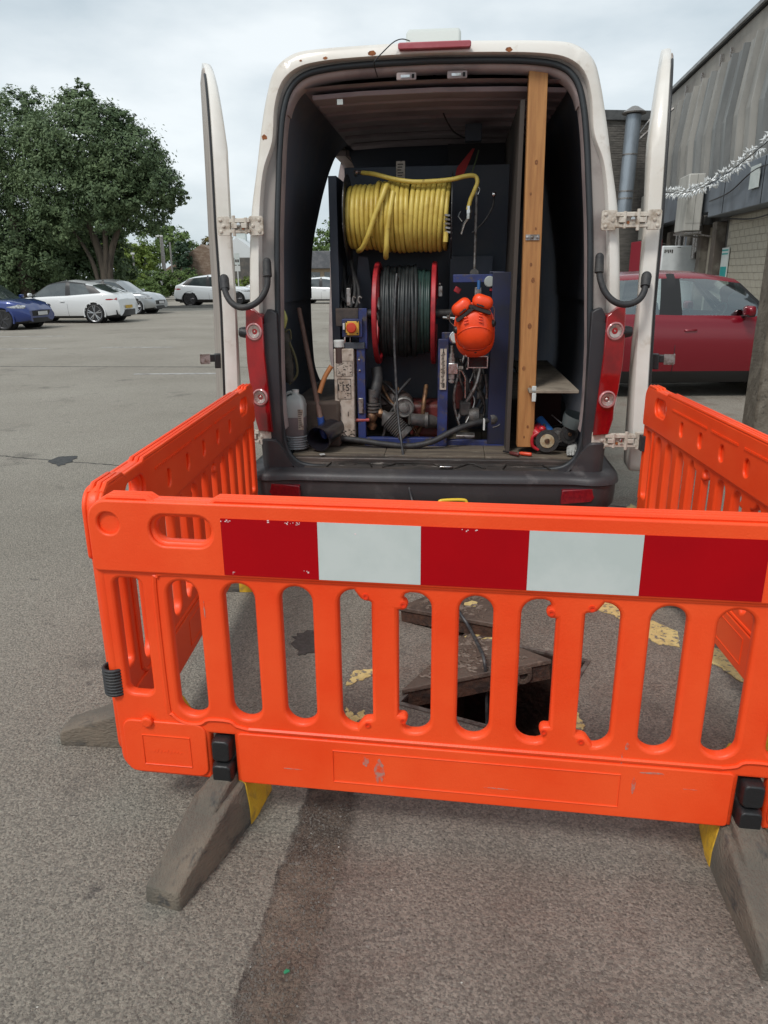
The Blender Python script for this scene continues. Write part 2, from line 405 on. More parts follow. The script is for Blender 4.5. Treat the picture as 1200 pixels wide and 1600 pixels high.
# ================================================================ barriers
m_or = M('orange_plastic', (.84, .056, .007), .42, col2=(.90, .090, .018), scale=2.2, lo=.35, hi=.65, col3=(.64, .13, .065), scale3=4, lo3=.66, hi3=.84, bump=.10, bscale=200, spec=.4)
m_or2 = M('orange_plastic_recess', (.74, .040, .005), .5)
m_sred = M('red_reflective', (.36, .0, .004), .5, col2=(.39, .0, .004), scale=3, spec=.15)
m_swhite = M('white_reflective', (.54, .58, .56), .5, col2=(.48, .53, .51), scale=4, spec=.3)
m_foot = M('recycled_rubber', (.105, .092, .074), .85, col2=(.185, .150, .112), scale=6, lo=.42, hi=.66, col3=(.062, .058, .053), scale3=22, lo3=.56, hi3=.68, bump=.7, bscale=150, stretch=(1, .45, 1))
m_footy = M('yellow_rubber', (.62, .36, .02), .6, col2=(.30, .18, .04), scale=26, lo=.50, hi=.72, bump=.4, bscale=60)
m_scuff = M('strip_scratch', (.75, .6, .6), .6)
BL = 2.07
def slot_loop(x0, x1, z0, z1, tabs=''):
    w = x1 - x0; r = w / 2 - .001
    full = rrect(x0, x1, z0, z1, r, 7)       # bl, br, tr, tl quadrants of 8
    q = [full[i * 8:(i + 1) * 8] for i in range(4)]
    def tab(cx, cz, sx, sz, kind):            # bolt ears: A fills the corner square, B is a small round ear
        if kind == 'A': o = [(0, .034), (.004, .031), (.018, .029), (.028, .024), (.036, .013), (.043, .003)]
        else: o = [(0, .050), (.014, .050), (.022, .045), (.025, .036), (.022, .027), (.015, .022), (.013, .014), (.020, .004), (.032, 0)]
        return [(cx - sx * a, cz + sz * b) for a, b in o]
    if tabs:
        s = 1 if tabs[0] == 'R' else -1; k = tabs[1]; cx = x1 if s == 1 else x0
        top, bot = tab(cx, z1, s, -1, k), tab(cx, z0, s, 1, k)
        if s == 1: q[2], q[1] = top, bot[::-1]
        else: q[3], q[0] = top[::-1], bot
    return q[0] + q[1] + q[2] + q[3]
def barrier_meshes():
    H = {}
    Z0, Z1 = .150, 1.0
    out = rrect(0, BL, Z0, Z1, .06, 7)
    # clip notches cut in the bottom edge
    def notch(o, cx):
        k = max(i for i, p in enumerate(o) if p[1] < Z0 + 1e-4 and p[0] < cx)
        return o[:k + 1] + [(cx - .036, Z0), (cx - .036, .305), (cx + .036, .305), (cx + .036, Z0)] + o[k + 1:]
    out = notch(out, .318); out = notch(out, BL - .318)
    holes = []
    xs = [(.197 + .1573 * i, .284 + .1573 * i) for i in range(11)]
    tabs = {3: 'RA', 4: 'LB', 6: 'RB', 7: 'LA'}
    for i, (a, b) in enumerate(xs):
        holes.append(slot_loop(a, b, .362, .775, tabs.get(i, '')))
    holes.append(rrect(.182, .335, .888, .955, .033, 7)); holes.append(rrect(BL - .335, BL - .182, .888, .955, .033, 7))
    holes.append(rrect(.045, .125, .42, .775, .022, 4)); holes.append(rrect(BL - .125, BL - .045, .42, .775, .022, 4))
    H['core'] = plate_mesh([out] + holes, .018, .010, 0)
    # upper band, front: stands proud, blind round recesses
    fb = rrect(.0, BL, .798, 1.0, .05, 7, rs=(.015, .015, .06, .06))
    fh = [rrect(.172, .345, .878, .965, .042, 7), rrect(BL - .345, BL - .172, .878, .965, .042, 7), rrect(.028, .088, .905, .965, .029, 8), rrect(BL - .088, BL - .028, .905, .965, .029, 8)]
    H['front'] = plate_mesh([fb] + fh, .007, .006, -.022)
    # upper band, back: five dimples
    fd = [rrect(c - .024, c + .024, .850, .915, .023, 6) for c in (.575, .805, 1.035, 1.265, 1.495)]
    H['back'] = plate_mesh([fb] + fh[:2] + fd, .007, .006, .022)
    # lower band, both sides
    lb = [rrect(.02, .272, .160, .335, .03, 4), rrect(.366, BL - .366, .152, .318, .012, 3), rrect(BL - .272, BL - .02, .160, .335, .03, 4)]
    H['low'] = [plate_mesh([l], .005, .004, -.019) for l in lb] + [plate_mesh([l], .005, .004, .019) for l in lb]
    return H
def rails(g):
    for y in (-.012, .006, .022):                       # ridges on the top edge, broken at the handles
        for a, b in ((.06, .165), (.355, BL - .355), (BL - .165, BL - .06)):
            g.tube([(a - .03, y, .985), (a, y, 1.004), (b, y, 1.004), (b + .03, y, .985)], .008, 8)
    # contour ridge round the slots, rising over the clips
    for y in (-.018, .018):
        path = [(.40, .797), (.20, .797), (.176, .785), (.165, .755), (.165, .40), (.175, .362), (.20, .340), (.235, .333), (.262, .338), (.285, .352), (.345, .352), (.365, .338), (.40, .330)]
        path = catmull([(x, y, z) for x, z in path], 3)
        g.tube(path, .0065, 6)
        g.tube([Vector((BL - p.x, p.y, p.z)) for p in path], .0065, 6)
        g.tube([(.40, y, .797), (BL - .40, y, .797)], .0065, 6)
        g.tube([(.40, y, .330), (BL - .40, y, .330)], .0065, 6)
def emboss(g):
    for a, b, c, d in ((.078, .222, .190, .288), (.643, 1.42, .186, .288)):
        for y in (-.0245, .0245):
            lp = [(a, y, c), (b, y, c), (b, y, d), (a, y, d)]
            g.tube(lp, .0022, 5, closed=True)
def foot_meshes():
    g = G()
    def sec(y, w, h, top=.8, z0=0.0):
        t = w * top; b = .006
        return [(-w, y, z0), (w, y, z0), (w, y, z0 + h * .35), (t, y, z0 + h - b), (t - b, y, z0 + h), (-t + b, y, z0 + h), (-t, y, z0 + h - b), (-w, y, z0 + h * .35)]
    body = [(-.392, .048, .040, .95), (-.386, .052, .052, .94), (-.376, .053, .056, .94), (-.12, .066, .134, .88), (-.10, .067, .140, .87), (.035, .069, .150, .84)]
    body = [(y_ * (.88 if y_ < 0 else 1), *r_) for y_, *r_ in body]
    g.loft([sec(*b) for b in body])
    g.loft([sec(-.15, .034, .012, .9, .10), sec(-.10, .040, .050, .9, .105), (sec(-.05, .041, .066, .88, .105)), sec(.03, .041, .066, .88, .105)])
    y = G()
    y.loft([sec(-.004, .071, .1540, .84), sec(.0375, .071, .1540, .84), sec(.070, .066, .140, .84), sec(.105, .062, .075, .85), (sec(.120, .060, .045, .85)), sec(.135, .058, .046, .85), sec(.152, .056, .050, .8), sec(.160, .050, .038, .8)])
    y.loft([sec(.031, .030, .050, .85, .108), sec(.05, .028, .035, .85, .105), sec(.058, .022, .02, .85, .09)])
    return g, y
def clip_meshes():
    a = G(); a.loft([[(x * k, y0, z * kz + zc) for x, z in rrect(-.028, .028, -.036, .036, .013, 4)] for (y0, k, kz, zc) in ((.03, 1, 1, .262), (-.028, 1, 1, .262), (-.040, .86, .88, .262))])
    a.loft([[(x * k, y0, z * kz + zc) for x, z in rrect(-.030, .030, -.050, .050, .013, 4)] for (y0, k, kz, zc) in ((.03, 1, 1, .172), (-.030, 1, 1, .172), (-.046, .86, .88, .172))])
    return a
BM = barrier_meshes()
_emb = G(); emboss(_emb)
_rl = G(); rails(_rl)
_rod = G()
for x in (.012, BL - .012): _rod.tube([(x, 0, .40), (x, 0, .80)], .021, 12)
def dots(g):
    for (a, b) in ((.42, .86), (.90, 1.17), (1.21, 1.65)):
        k = int((b - a) / .0165)
        for i in range(k):
            x = a + i * .0165; g.box(x - .005, x + .005, .028, .033, .945, .953)
_dots = G(); dots(_dots)
_ft, _fy = foot_meshes(); _cl = clip_meshes()
def joined(meshes, gs, name):
    bm = bmesh.new()
    for me in meshes: bm.from_mesh(me)
    for g in gs:
        t = bpy.data.meshes.new('t'); t.from_pydata([tuple(v) for v in g.v], [], g.f)
        b2 = bmesh.new(); b2.from_mesh(t); bmesh.ops.recalc_face_normals(b2, faces=b2.faces); b2.to_mesh(t); b2.free(); bm.from_mesh(t); bpy.data.meshes.remove(t)
    me = bpy.data.meshes.new(name); bm.to_mesh(me); bm.free(); return me
me_panel = joined([BM['core'], BM['front'], BM['back']] + BM['low'], [_rl, _emb, _rod, _dots], 'panel')
def spiral_clip(g, x):
    for k in range(9):
        z = .415 + k * .0095
        g.tube([(x + .030 * math.cos(a), .030 * math.sin(a), z) for a in [i * PI / 8 for i in range(16)]], .0052, 6, closed=True)
def barrier(label, origin, d, strips, clips, foot_rot=(0, 0), shift=(0, 0)):
    ang = math.atan2(d[1], d[0])
    t = thing('safety_barrier', label, 'barrier', (origin[0], origin[1], 0), ang, group='orange chapter eight barriers round the open manhole')
    pm = link_mesh('panel', me_panel.copy(), m_or, t, 40)
    for x, fr, sh in ((.318, foot_rot[0], shift[0]), (BL - .318, foot_rot[1], shift[1])):
        f = _ft.build('foot', m_foot, t, bevel=.004, loc=(x + sh, 0, 0), rot=(0, 0, fr))
        _fy.build('yellow_tip', m_footy, f, bevel=.003)
        _cl.build('foot_clip', m_black, t, bevel=.003, loc=(x, 0, 0))
    if strips:
        bs = [.370, .624, .886, 1.149, 1.416, 1.697]
        for i in range(5):
            s = G(); s.box(bs[i], bs[i + 1] - .0004, -.0305, -.0292, .806, .962)
            s.build('red_strip' if i % 2 == 0 else 'white_strip', m_sred if i % 2 == 0 else m_swhite, t, smooth=0)
        sc = G(); rnd = random.Random(5)
        for (cx, cz, n, sp) in ((.382, .955, 7, .012), (.50, .957, 3, .01), (.56, .955, 12, .02), (.395, .812, 3, .006), (.59, .825, 5, .006), (1.0, .955, 5, .02), (.72, .935, 1, .001)):
            for k in range(n):
                a = cx + rnd.uniform(-sp, sp); c = cz + rnd.uniform(-.003, .003)
                sc.box(a, a + rnd.uniform(.001, .005), -.0312, -.0305, c, c + rnd.uniform(.001, .003))
        sc.build('strip_scratches', m_scuff, t, smooth=0, kind='stuff')
        for x, z in ((.742, .760), (.840, .742), (.742, .375), (.840, .396), (1.214, .742), (1.312, .760), (1.214, .396), (1.312, .375)):
            bh = G(); bh.lathe([(.0085, 0), (.0085, -.003), (.0045, -.003), (.0045, -.0005), (.0005, -.0005)], (x, -.018, z), (0, 1, 0), 10); bh.build('bolt_eye', m_or2, t)
        pl = G(); pl.lathe([(.018, 0), (.018, -.010), (.013, -.014)], (.10, -.022, .335), (0, 1, 0), 8)
        pl.build('peg', m_or, t, bevel=.002)
        m_sc = M('grey_scuff', (.42, .20, .16), .7, col2=(.74, .065, .012), scale=55, lo=.44, hi=.60)
        for (cx, cz, w_, h_) in ((.775, .235, .016, .045), (.735, .262, .012, .018), (1.455, .255, .006, .030), (1.50, .300, .040, .004), (1.43, .372, .006, .014), (.62, .318, .008, .006), (.52, .215, .03, .0015), (1.10, .21, .05, .0014), (1.42, .31, .002, .05), (.30, .70, .002, .03), (1.60, .26, .02, .001)):
            rr_ = random.Random(int(cx * 1000)); g = G(); lp = [(cx + w_ * rr_.uniform(.5, 1.1) * math.cos(a), cz + h_ * rr_.uniform(.5, 1.1) * math.sin(a)) for a in [i * PI / 8 for i in range(16)]]
            g.prism(lp, -.0246 if cz < .31 else -.0188, -.0236 if cz < .31 else -.0178); g.build('scuff_mark', m_sc, t, smooth=0)
        mk = G(); rnd = random.Random(9)
        for k in range(9):
            x = .108 + k * .010; mk.tube([(x, -.0242, .232 + rnd.uniform(-.003, .002)), (x + .006, -.0242, .232 + rnd.uniform(.004, .012))], .0011, 4)
        mk.build('moulded_mark', m_or, t)
    for c in clips:
        g = G(); spiral_clip(g, c) if c < 1 else g.box(c - .03, c + .02, -.035, .035, .66, .74)
        g.build('coupling_clip', m_rubber, t)
    return t
b_front = barrier('orange barrier nearest the camera with red and white reflective band', (-.781, 1.874), (.989, -.148), True, [.005], (R(-11), R(1)))
b_left = barrier('orange barrier on the left running back to the van taillight', (-.728, 3.99), (-.035, -.999), False, [], (0, 0), (.11, 0))
b_right = barrier('orange barrier on the right running back towards the red car', (1.285, 1.745), (.05, .999), False, [BL - .01], (0, R(-8)), (0, -.16))
# ================================================================ van
VO = Vector((.27, 4.02, 0)); VR = R(-5.5)
VM = Matrix.Translation(VO) @ Matrix.Rotation(VR, 4, 'Z')
def van_thing(name, label, cat, p, group=None):
    return thing(name, label, cat, VM @ Vector(p), VR, group)
m_vw = M('van_white_paint', (.70, .67, .62), .38, col2=(.60, .56, .50), scale=1.8, col3=(.40, .32, .24), scale3=7, lo3=.60, hi3=.78, coat=.25, bump=.03, bscale=30)
m_vin = M('van_inner_paint', (.38, .31, .30), .45, col2=(.27, .22, .22), scale=5, bump=.05)
m_vdoor_in = M('door_beige_paint', (.36, .31, .265), .5, col2=(.27, .22, .19), scale=3, stretch=(3, 3, .6), col3=(.18, .12, .09), scale3=8, lo3=.62, hi3=.72)
m_lining = M('van_dark_lining', (.120, .135, .170), .8, col2=(.15, .155, .175), scale=4)
m_bump = M('bumper_plastic', (.036, .034, .037), .5, col2=(.054, .050, .050), scale=3, col3=(.10, .095, .095), scale3=7, lo3=.60, hi3=.75, bump=.08, bscale=90)
m_trimd = M('dark_corner_plastic', (.022, .022, .026), .5, col2=(.034, .032, .034), scale=4)
m_seal = M('door_seal_rubber', (.022, .026, .030), .5, bump=.1)
m_rust = M('rust', (.30, .10, .03), .85, col2=(.15, .05, .02), scale=60)
m_hinge = M('hinge_paint', (.56, .51, .44), .45, col2=(.30, .24, .18), scale=25, lo=.48, hi=.66, bump=.2, bscale=80)
van = thing('work_van', 'white high roof work van with both rear doors folded open', 'van', VO, VR)

def lean(z): return .12 * max(0., (z - 1.3) / 1.3) ** 1.3
OUT = [(0, .40), (.5, .40), (.80, .40), (.86, .44), (.915, .60), (1.0, .84), (1.0, 1.15), (.986, 1.36), (.955, 1.8), (.903, 2.1), (.875, 2.26), (.838, 2.43), (.796, 2.545), (.715, 2.61), (.60, 2.634), (.3, 2.646), (0, 2.650)]
P1 = [(0, .44), (.5, .44), (.76, .44), (.84, .48), (.89, .60), (.93, .84), (.930, 1.15), (.920, 1.36), (.896, 1.8), (.862, 2.06), (.806, 2.21), (.786, 2.375), (.745, 2.485), (.662, 2.548), (.53, 2.574), (.3, 2.586), (0, 2.592)]
P2 = [(0, .50), (.5, .50), (.70, .51), (.785, .55), (.828, .64), (.845, .84), (.840, 1.15), (.828, 1.38), (.812, 1.75), (.790, 2.03), (.775, 2.2), (.752, 2.355), (.712, 2.460), (.635, 2.522), (.50, 2.549), (.3, 2.561), (0, 2.567)]
def coff(z): return -.012 - .020 * min(1, max(0, (z - 1.15) / 1.2))
def half(L): return [(p.x, p.y) for p in catmull([(x, z, 0) for x, z in L], 5)]
def ring(L, y, dx=0.0, dz=0.0, k=1.0):
    h = half(L); out = []
    for s in (1, -1):
        seq = h if s == 1 else h[::-1]
        for i, (x, z) in enumerate(seq):
            if s == -1 and (i == 0 or i == len(seq) - 1): continue
            f = min(1, x / .3)
            zz = z + dz * (1 if z > 1.5 else -1) * (1 if x < .75 else .3)
            xx = max(0, x + dx * f)
            out.append(Vector((s * xx + coff(z), y + lean(z) * k, zz)))
    return out
HN = len(half(OUT))
def front_frame():
    g = G()
    g.loft([ring(OUT, .075), ring(OUT, .028, -.004), ring(OUT, .008, -.016, -.01), ring(OUT, 0, -.032, -.022), ring(P1, 0, .004, .002), ring(P1, .006, 0, 0), ring(P1, .05, -.004)], True, False)
    g.build('rear_frame', m_vw, van, smooth=50)
    g = G(); g.loft([ring(P1, .05, -.004), ring(P2, .06, .012, .006)], True, False)
    g.build('gutter', M('gutter_paint', (.30, .27, .25), .5, col2=(.20, .17, .16), scale=3), van, smooth=50)
    g = G(); g.loft([ring(P2, .06, .012, .006), ring(P2, .062, -.006, -.016), ring(P2, .075, -.009, -.032), ring(P2, .15, -.010, -.038), ring(P2, .16, .03, .02)], True, False)
    g.f = [f for f in g.f if sum(g.v[i].z for i in f) / 4 > .70]
    g.build('door_jamb', m_vin, van, smooth=50)
    pts = ring(P2, .048, .004, .002); g = G()
    n = len(pts)
    rg = []
    for i, p in enumerate(pts):
        t = (pts[(i + 1) % n] - pts[i - 1]); t.y = 0; t.normalize(); q = Vector((t.z, 0, -t.x))
        rg.append([p + q * (.016 * math.cos(a)) + Vector((0, .015 * math.sin(a), 0)) for a in [j * PI / 4 for j in range(8)]])
    rg.append(rg[0]); g.loft(rg, True, False)
    g.build('door_seal', m_seal, van, smooth=60)
front_frame()

# ---- skin and lining with the side loading doorway on the left
def xo(z): # outer half width at height z
    h = half(OUT); best = .9
    for (x0, z0), (x1, z1) in zip(h, h[1:]):
        if z0 <= z <= z1 and z1 > z0 and x0 > .5: best = x0 + (x1 - x0) * (z - z0) / (z1 - z0)
    return best
def edge_y(z):   # bowed rear edge of the side doorway
    return 1.50 + .45 * max(0, (z - 1.75) / .7) ** 1.6 + .28 * max(0, (1.55 - z) / .9) ** 1.4
def skin(name, L, mat, y0, dx, dz, y_end, seg_roof=True, hole=True):
    g = G(); h = half(L)
    pts = [(-x, z) for x, z in h[::-1]] + [(x, z) for x, z in h[1:]]     # from roof centre down the left, under, up the right
    pts = [(x + (dx if x < 0 else -dx) * min(1, abs(x) / .3), z - (dz if z > 1.5 else -dz * .2)) for x, z in pts]
    ZT, ZB = 2.46, .50
    def cols(x, z):
        e = edge_y(min(max(z, .5), 2.5)) if x < -.6 else 1.5
        e2 = 2.72 - .06 * abs(z - 1.4)
        return [y0 + lean(z), .5, (.5 + e) / 2, e, (e + e2) / 2, e2, 3.4, y_end]
    rows = [[Vector((x + coff(z), y, z)) for y in cols(x, z)] for x, z in pts]
    n = 8
    for r in rows: g.v += r
    for i in range(len(rows) - 1):
        zc = (pts[i][1] + pts[i + 1][1]) / 2; xc = (pts[i][0] + pts[i + 1][0]) / 2
        for j in range(n - 1):
            if hole and xc < -.6 and ZB < zc < ZT and j in (3, 4): continue
            a = i * n + j; g.f.append([a, a + 1, a + n + 1, a + n])
    return g.build(name, mat, van, smooth=50)
skin('body_skin', OUT, m_vw, .07, 0, 0, 4.15)
skin('lining', OUT, m_lining, .19, .055, .13, 4.10)
# doorway return between skin and lining
g = G()
zs = [.52 + i * (2.44 - .52) / 24 for i in range(25)]
for fn in (edge_y, lambda z: 2.72 - .06 * abs(z - 1.4)):
    g.loft([[(-xo(z) + coff(z) + .001, fn(z), z) for z in zs], [(-xo(z) + coff(z) + .056, fn(z), z) for z in zs]], False, False)
for z in (.52, 2.44):
    g.box(-xo(z) - .010, -xo(z) + .05, edge_y(z), 2.65, z - .004, z + .004)
g.build('side_door_frame', m_vin, van)
g = G()   # pale painted header above the side doorway with ribs
g.box(-.80, -.72, 1.95, 2.75, 2.40, 2.44); 
for k in range(7): g.box(-.73, -.705, 2.0 + k * .1, 2.04 + k * .1, 2.405, 2.45)
g.build('doorway_header', m_vin, van, bevel=.003)
# cab
g = G()
def cabring(y, zt, w=1.0, zb=.40):
    r = ring(OUT, 0, k=0); out = []
    for p in r:
        t = (p.z - .4) / 2.236; out.append(Vector((p.x * w, y, zb + t * (zt - zb) if t > 0 else zb)))
    return out
g.loft([cabring(4.15, 2.636), cabring(4.5, 2.60, .99), cabring(4.8, 2.35, .97), cabring(5.2, 1.75, .97), cabring(5.5, 1.28, .96), cabring(5.9, 1.12, .93), cabring(6.02, 1.0, .88), cabring(6.06, .8, .84)], True, True)
g.build('cab', m_vw, van, smooth=50)
g = G(); g.box(-.82, .80, 4.02, 4.06, .56, 2.5); g.build('bulkhead', m_lining, van)
# floor: ply boards and sill
m_ply = M('worn_ply_floor', (.150, .120, .085), .75, col2=(.065, .052, .042), scale=3.5, lo=.38, hi=.62, stretch=(.5, 3, 1), col3=(.23, .20, .155), scale3=9, lo3=.56, hi3=.68, bump=.4, bscale=40)
fl = []
for a, b in ((-.82, -.28), (-.278, .30), (.302, .80)):
    g = G(); g.box(a, b, .115, 4.0, .535, .560); g.build('floor_board', m_ply, van, bevel=.004)
m_sill = M('scuffed_sill', (.045, .040, .037), .5, .3, col2=(.13, .105, .09), scale=6, stretch=(.4, 2, 2), lo=.45, hi=.68, col3=(.30, .27, .24), scale3=18, lo3=.62, hi3=.74, bump=.35, bscale=30)
g = G()
g.prism([(-.79, .505), (-.70, .480), (.68, .480), (.765, .505), (.79, .55), (-.81, .55)], .075, .12)
g.build('sill_riser', m_sill, van, bevel=.006)
g = G()
g.loft([[(-.76 if y < .06 else -.79, y, z), (.735 if y < .06 else .765, y, z)] for y, z in ((.125, .538), (.085, .530), (.055, .515), (.0, .506), (-.03, .498), (-.03, .44))], False, False)
g.build('sill', m_sill, van)
g = G()   # embossed ribs on the sill
for x0, x1, x2, x3 in ((-.28, -.2, .0, .08), (.13, .2, .24, .30), (-.60, -.58, -.36, -.34), (.40, .42, .62, .66)):
    for q in (-1, 1):
        g.tube([(x0, .02, .511), (x1, .07, .525), (x2, .07, .525), (x3, .02, .511)], .005, 6)
for k in range(16): g.box(-.62 + k * .085, -.60 + k * .085 + random.uniform(0, .03), .055, .062, .516, .521)
g.build('sill_ribs', m_sill, van)
g = G(); g.loft([[(x, .02 + y, z + .515) for x, y in ((.045, -.018), (.115, -.018), (.12, .018), (.04, .018))] for z in (0, .012)])
st = g.build('door_striker', m_chrome, van, bevel=.003)
# roof ribs and latch plates
m_rib = M('roof_paint', (.31, .265, .29), .6, col2=(.22, .19, .21), scale=3)
for k, y in enumerate((.36, .56, .78, 1.02, 1.28, 1.56, 1.86)):
    g = G(); g.loft([[(x, y + dy, 2.475 - .05 * abs(x) ** 2.2 + dz) for dy, dz in ((-.09, .0), (-.070, -.020), (.070, -.020), (.09, 0))] for x in (-.66, -.4, 0, .4, .66)])
    g.build('roof_rib', m_rib, van, bevel=.004)
g = G()
g.loft([[(x, y, 2.495 - .05 * abs(x) ** 2.2) for x in (-.7, -.5, -.25, 0, .25, .5, .7)] for y in (.2, 2.1)], False, False)
g.build('roof_panel', m_rib, van)
g = G(); g.loft([[(x, 2.06, 2.48 - .05 * abs(x) ** 2.2) for x in (-.72, -.35, 0, .35, .70)], [(x, 2.08, 1.6) for x in (-.40, -.2, 0, .2, .5)]], False, False)
g.build('partition_board', M('dark_board', (.050, .062, .085), .7), van)
for u in (-.155, .10):
    g = G(); g.box(u - .05, u + .05, .165, .176, 2.488, 2.524); lt = g.build('latch_plate', m_vin, van, bevel=.006)
    g = G(); g.box(u - .028, u + .018, .160, .167, 2.499, 2.511); g.build('latch_slot', m_chrome, lt)
    g = G(); g.box(u + .028, u + .04, .160, .167, 2.496, 2.514); g.build('latch_slot', m_dark, lt)
g = G(); g.box(-.52, -.49, .23, .235, 2.40, 2.425); g.build('loose_tag', m_swhite, van)
# black moulding round the lower corners of the opening
g = G(); h1, h2 = half(P1), half(P2)
for s in (-1, 1):
    ra, rb, rc_, rd = [], [], [], []
    for (x1, z1), (x2, z2) in zip(h1, h2):
        if z2 > 1.37 or x2 < .3: continue
        ra.append((s * (x2 - .004) - .012, .05, z2)); rb.append((s * (x2 + .012) - .012, -.004, z2 - (.0 if z2 > .6 else .006)))
        rc_.append((s * (x1 - .012) - .012, -.008, z1)); rd.append((s * (x1 + .0) - .012, .05, z1))
    g.loft([ra, rb, rc_, rd], False, False)
    g.build('corner_moulding', m_trimd, van, smooth=50); g = G()

# high brake light, beacon box, loose wire
g = G(); zc = 2.612
g.prism(rrect(-.19, .165, zc - .014, zc + .017, .010), .065, .11)
g.build('brake_light', M('faded_red_lens', (.35, .06, .075), .3, col2=(.42, .11, .12), scale=9, coat=.5), van, bevel=.005)
g = G(); g.loft([[(x * k, y, z) for x in (-.155, .11) for y, z in ()] or [(-.160 * k + 0, y0, z), (.115 * k, y0, z), (.115 * k, y1, z), (-.160 * k, y1, z)] for k, z, y0, y1 in ((1, 2.62, .20, .60), (1, 2.705, .21, .59), (.93, 2.73, .23, .57))])
g.build('roof_vent', M('off_white_plastic', (.55, .58, .55), .5), van, bevel=.012)
g = G(); g.tube(catmull([(-0.304, 0.2, 2.515), (-0.304, 0.05, 2.526), (-0.296, 0.0, 2.538), (-0.263, 0.05, 2.585), (-0.213, 0.09, 2.637), (-0.174, 0.12, 2.657), (-0.141, 0.2, 2.669)], 5), .0028, 6)
g.build('aerial_wire', m_black, van)
for u, v, s in ((578, 76, .016), (504, 84, .009), (797, 70, .013), (465, 88, .005)):
    p = vv = Vector((-0.324, 0.04, 2.6)) if u == 578 else Vector((-0.557, 0.04, 2.586)) if u == 504 else Vector((0.349, 0.04, 2.595)) if u == 797 else Vector((-0.682, 0.04, 2.579))
    g = G(); rnd = random.Random(u)
    lp = [(p.x + s * 1.3 * rnd.uniform(.8, 1.1) * math.cos(a), p.z + s * .8 * rnd.uniform(.75, 1.1) * math.sin(a)) for a in [i * PI / 9 for i in range(18)]]
    y_ = lean(p.z) - .0015
    g.prism(lp, y_, y_ + .02); g.build('rust_spot', m_rust, van, smooth=0)
g = G(); p = Vector((-0.878, 0.0, 2.231)); rnd = random.Random(4)
g.prism([(p.x + .016 * rnd.uniform(.7, 1.2) * math.cos(a), p.z + .013 * rnd.uniform(.6, 1.2) * math.sin(a)) for a in [i * PI / 6 for i in range(12)]], lean(p.z) - .0015, lean(p.z) + .03)
g.build('rust_spot', m_rust, van, smooth=0)

# ---- bumper
def bumper():
    path = catmull([(-.985, .62, 0), (-.98, .30, 0), (-.975, .06, 0), (-.925, -.030, 0), (-.76, -.01, 0), (-.4, -.02, 0), (0, -.022, 0), (.4, -.02, 0), (.74, -.01, 0), (.900, -.030, 0), (.948, .06, 0), (.956, .30, 0), (.96, .62, 0)], 8)
    rings = []
    for i, p in enumerate(path):
        t = (path[min(i + 1, len(path) - 1)] - path[max(i - 1, 0)]).normalized(); n = Vector((t.y, -t.x, 0))
        ax_ = abs(p.x + .012)
        k = min(1, max(0, (ax_ - .74) / .14)); k = k * k * (3 - 2 * k)
        if p.y > .12: k = 1
        top = .503 + .175 * k
        sec = [(-.09, top), (.0, top), (.012 - .005 * k, top - .008), (.012 - .01 * k, .515), (.055, .505), (.078, .497), (.088, .482), (.092, .462), (.078, .452), (.078, .40), (.072, .34), (.052, .315), (-.09, .31)]
        rings.append([p + n * d + Vector((0, 0, z)) for d, z in sec])
    g = G(); g.loft(rings); g.build('bumper', m_bump, van, smooth=40)
bumper()
m_refl = M('red_reflector', (.22, .004, .012), .25, col2=(.15, .002, .01), scale=60, coat=.6)
for s in (-1, 1):
    g = G(); c = -.012
    x0, x1 = (.72, .905)
    lp = [(x0, .352), (x1 - .02, .368), (x1, .40), (x1 + .01, .437), (x1 - .01, .442), (x0 + .004, .432)]
    g.loft([[(s * x + c, -.121 + y, z) for x, z, y in [(x, z, .012 * (max(0, x - .72) / .185) ** 4) for x, z in lp]], [(s * x + c, -.02 + y, z) for x, z, y in [(x, z, .03) for x, z in lp]]])
    g.build('reflector', m_refl, van, bevel=.004)
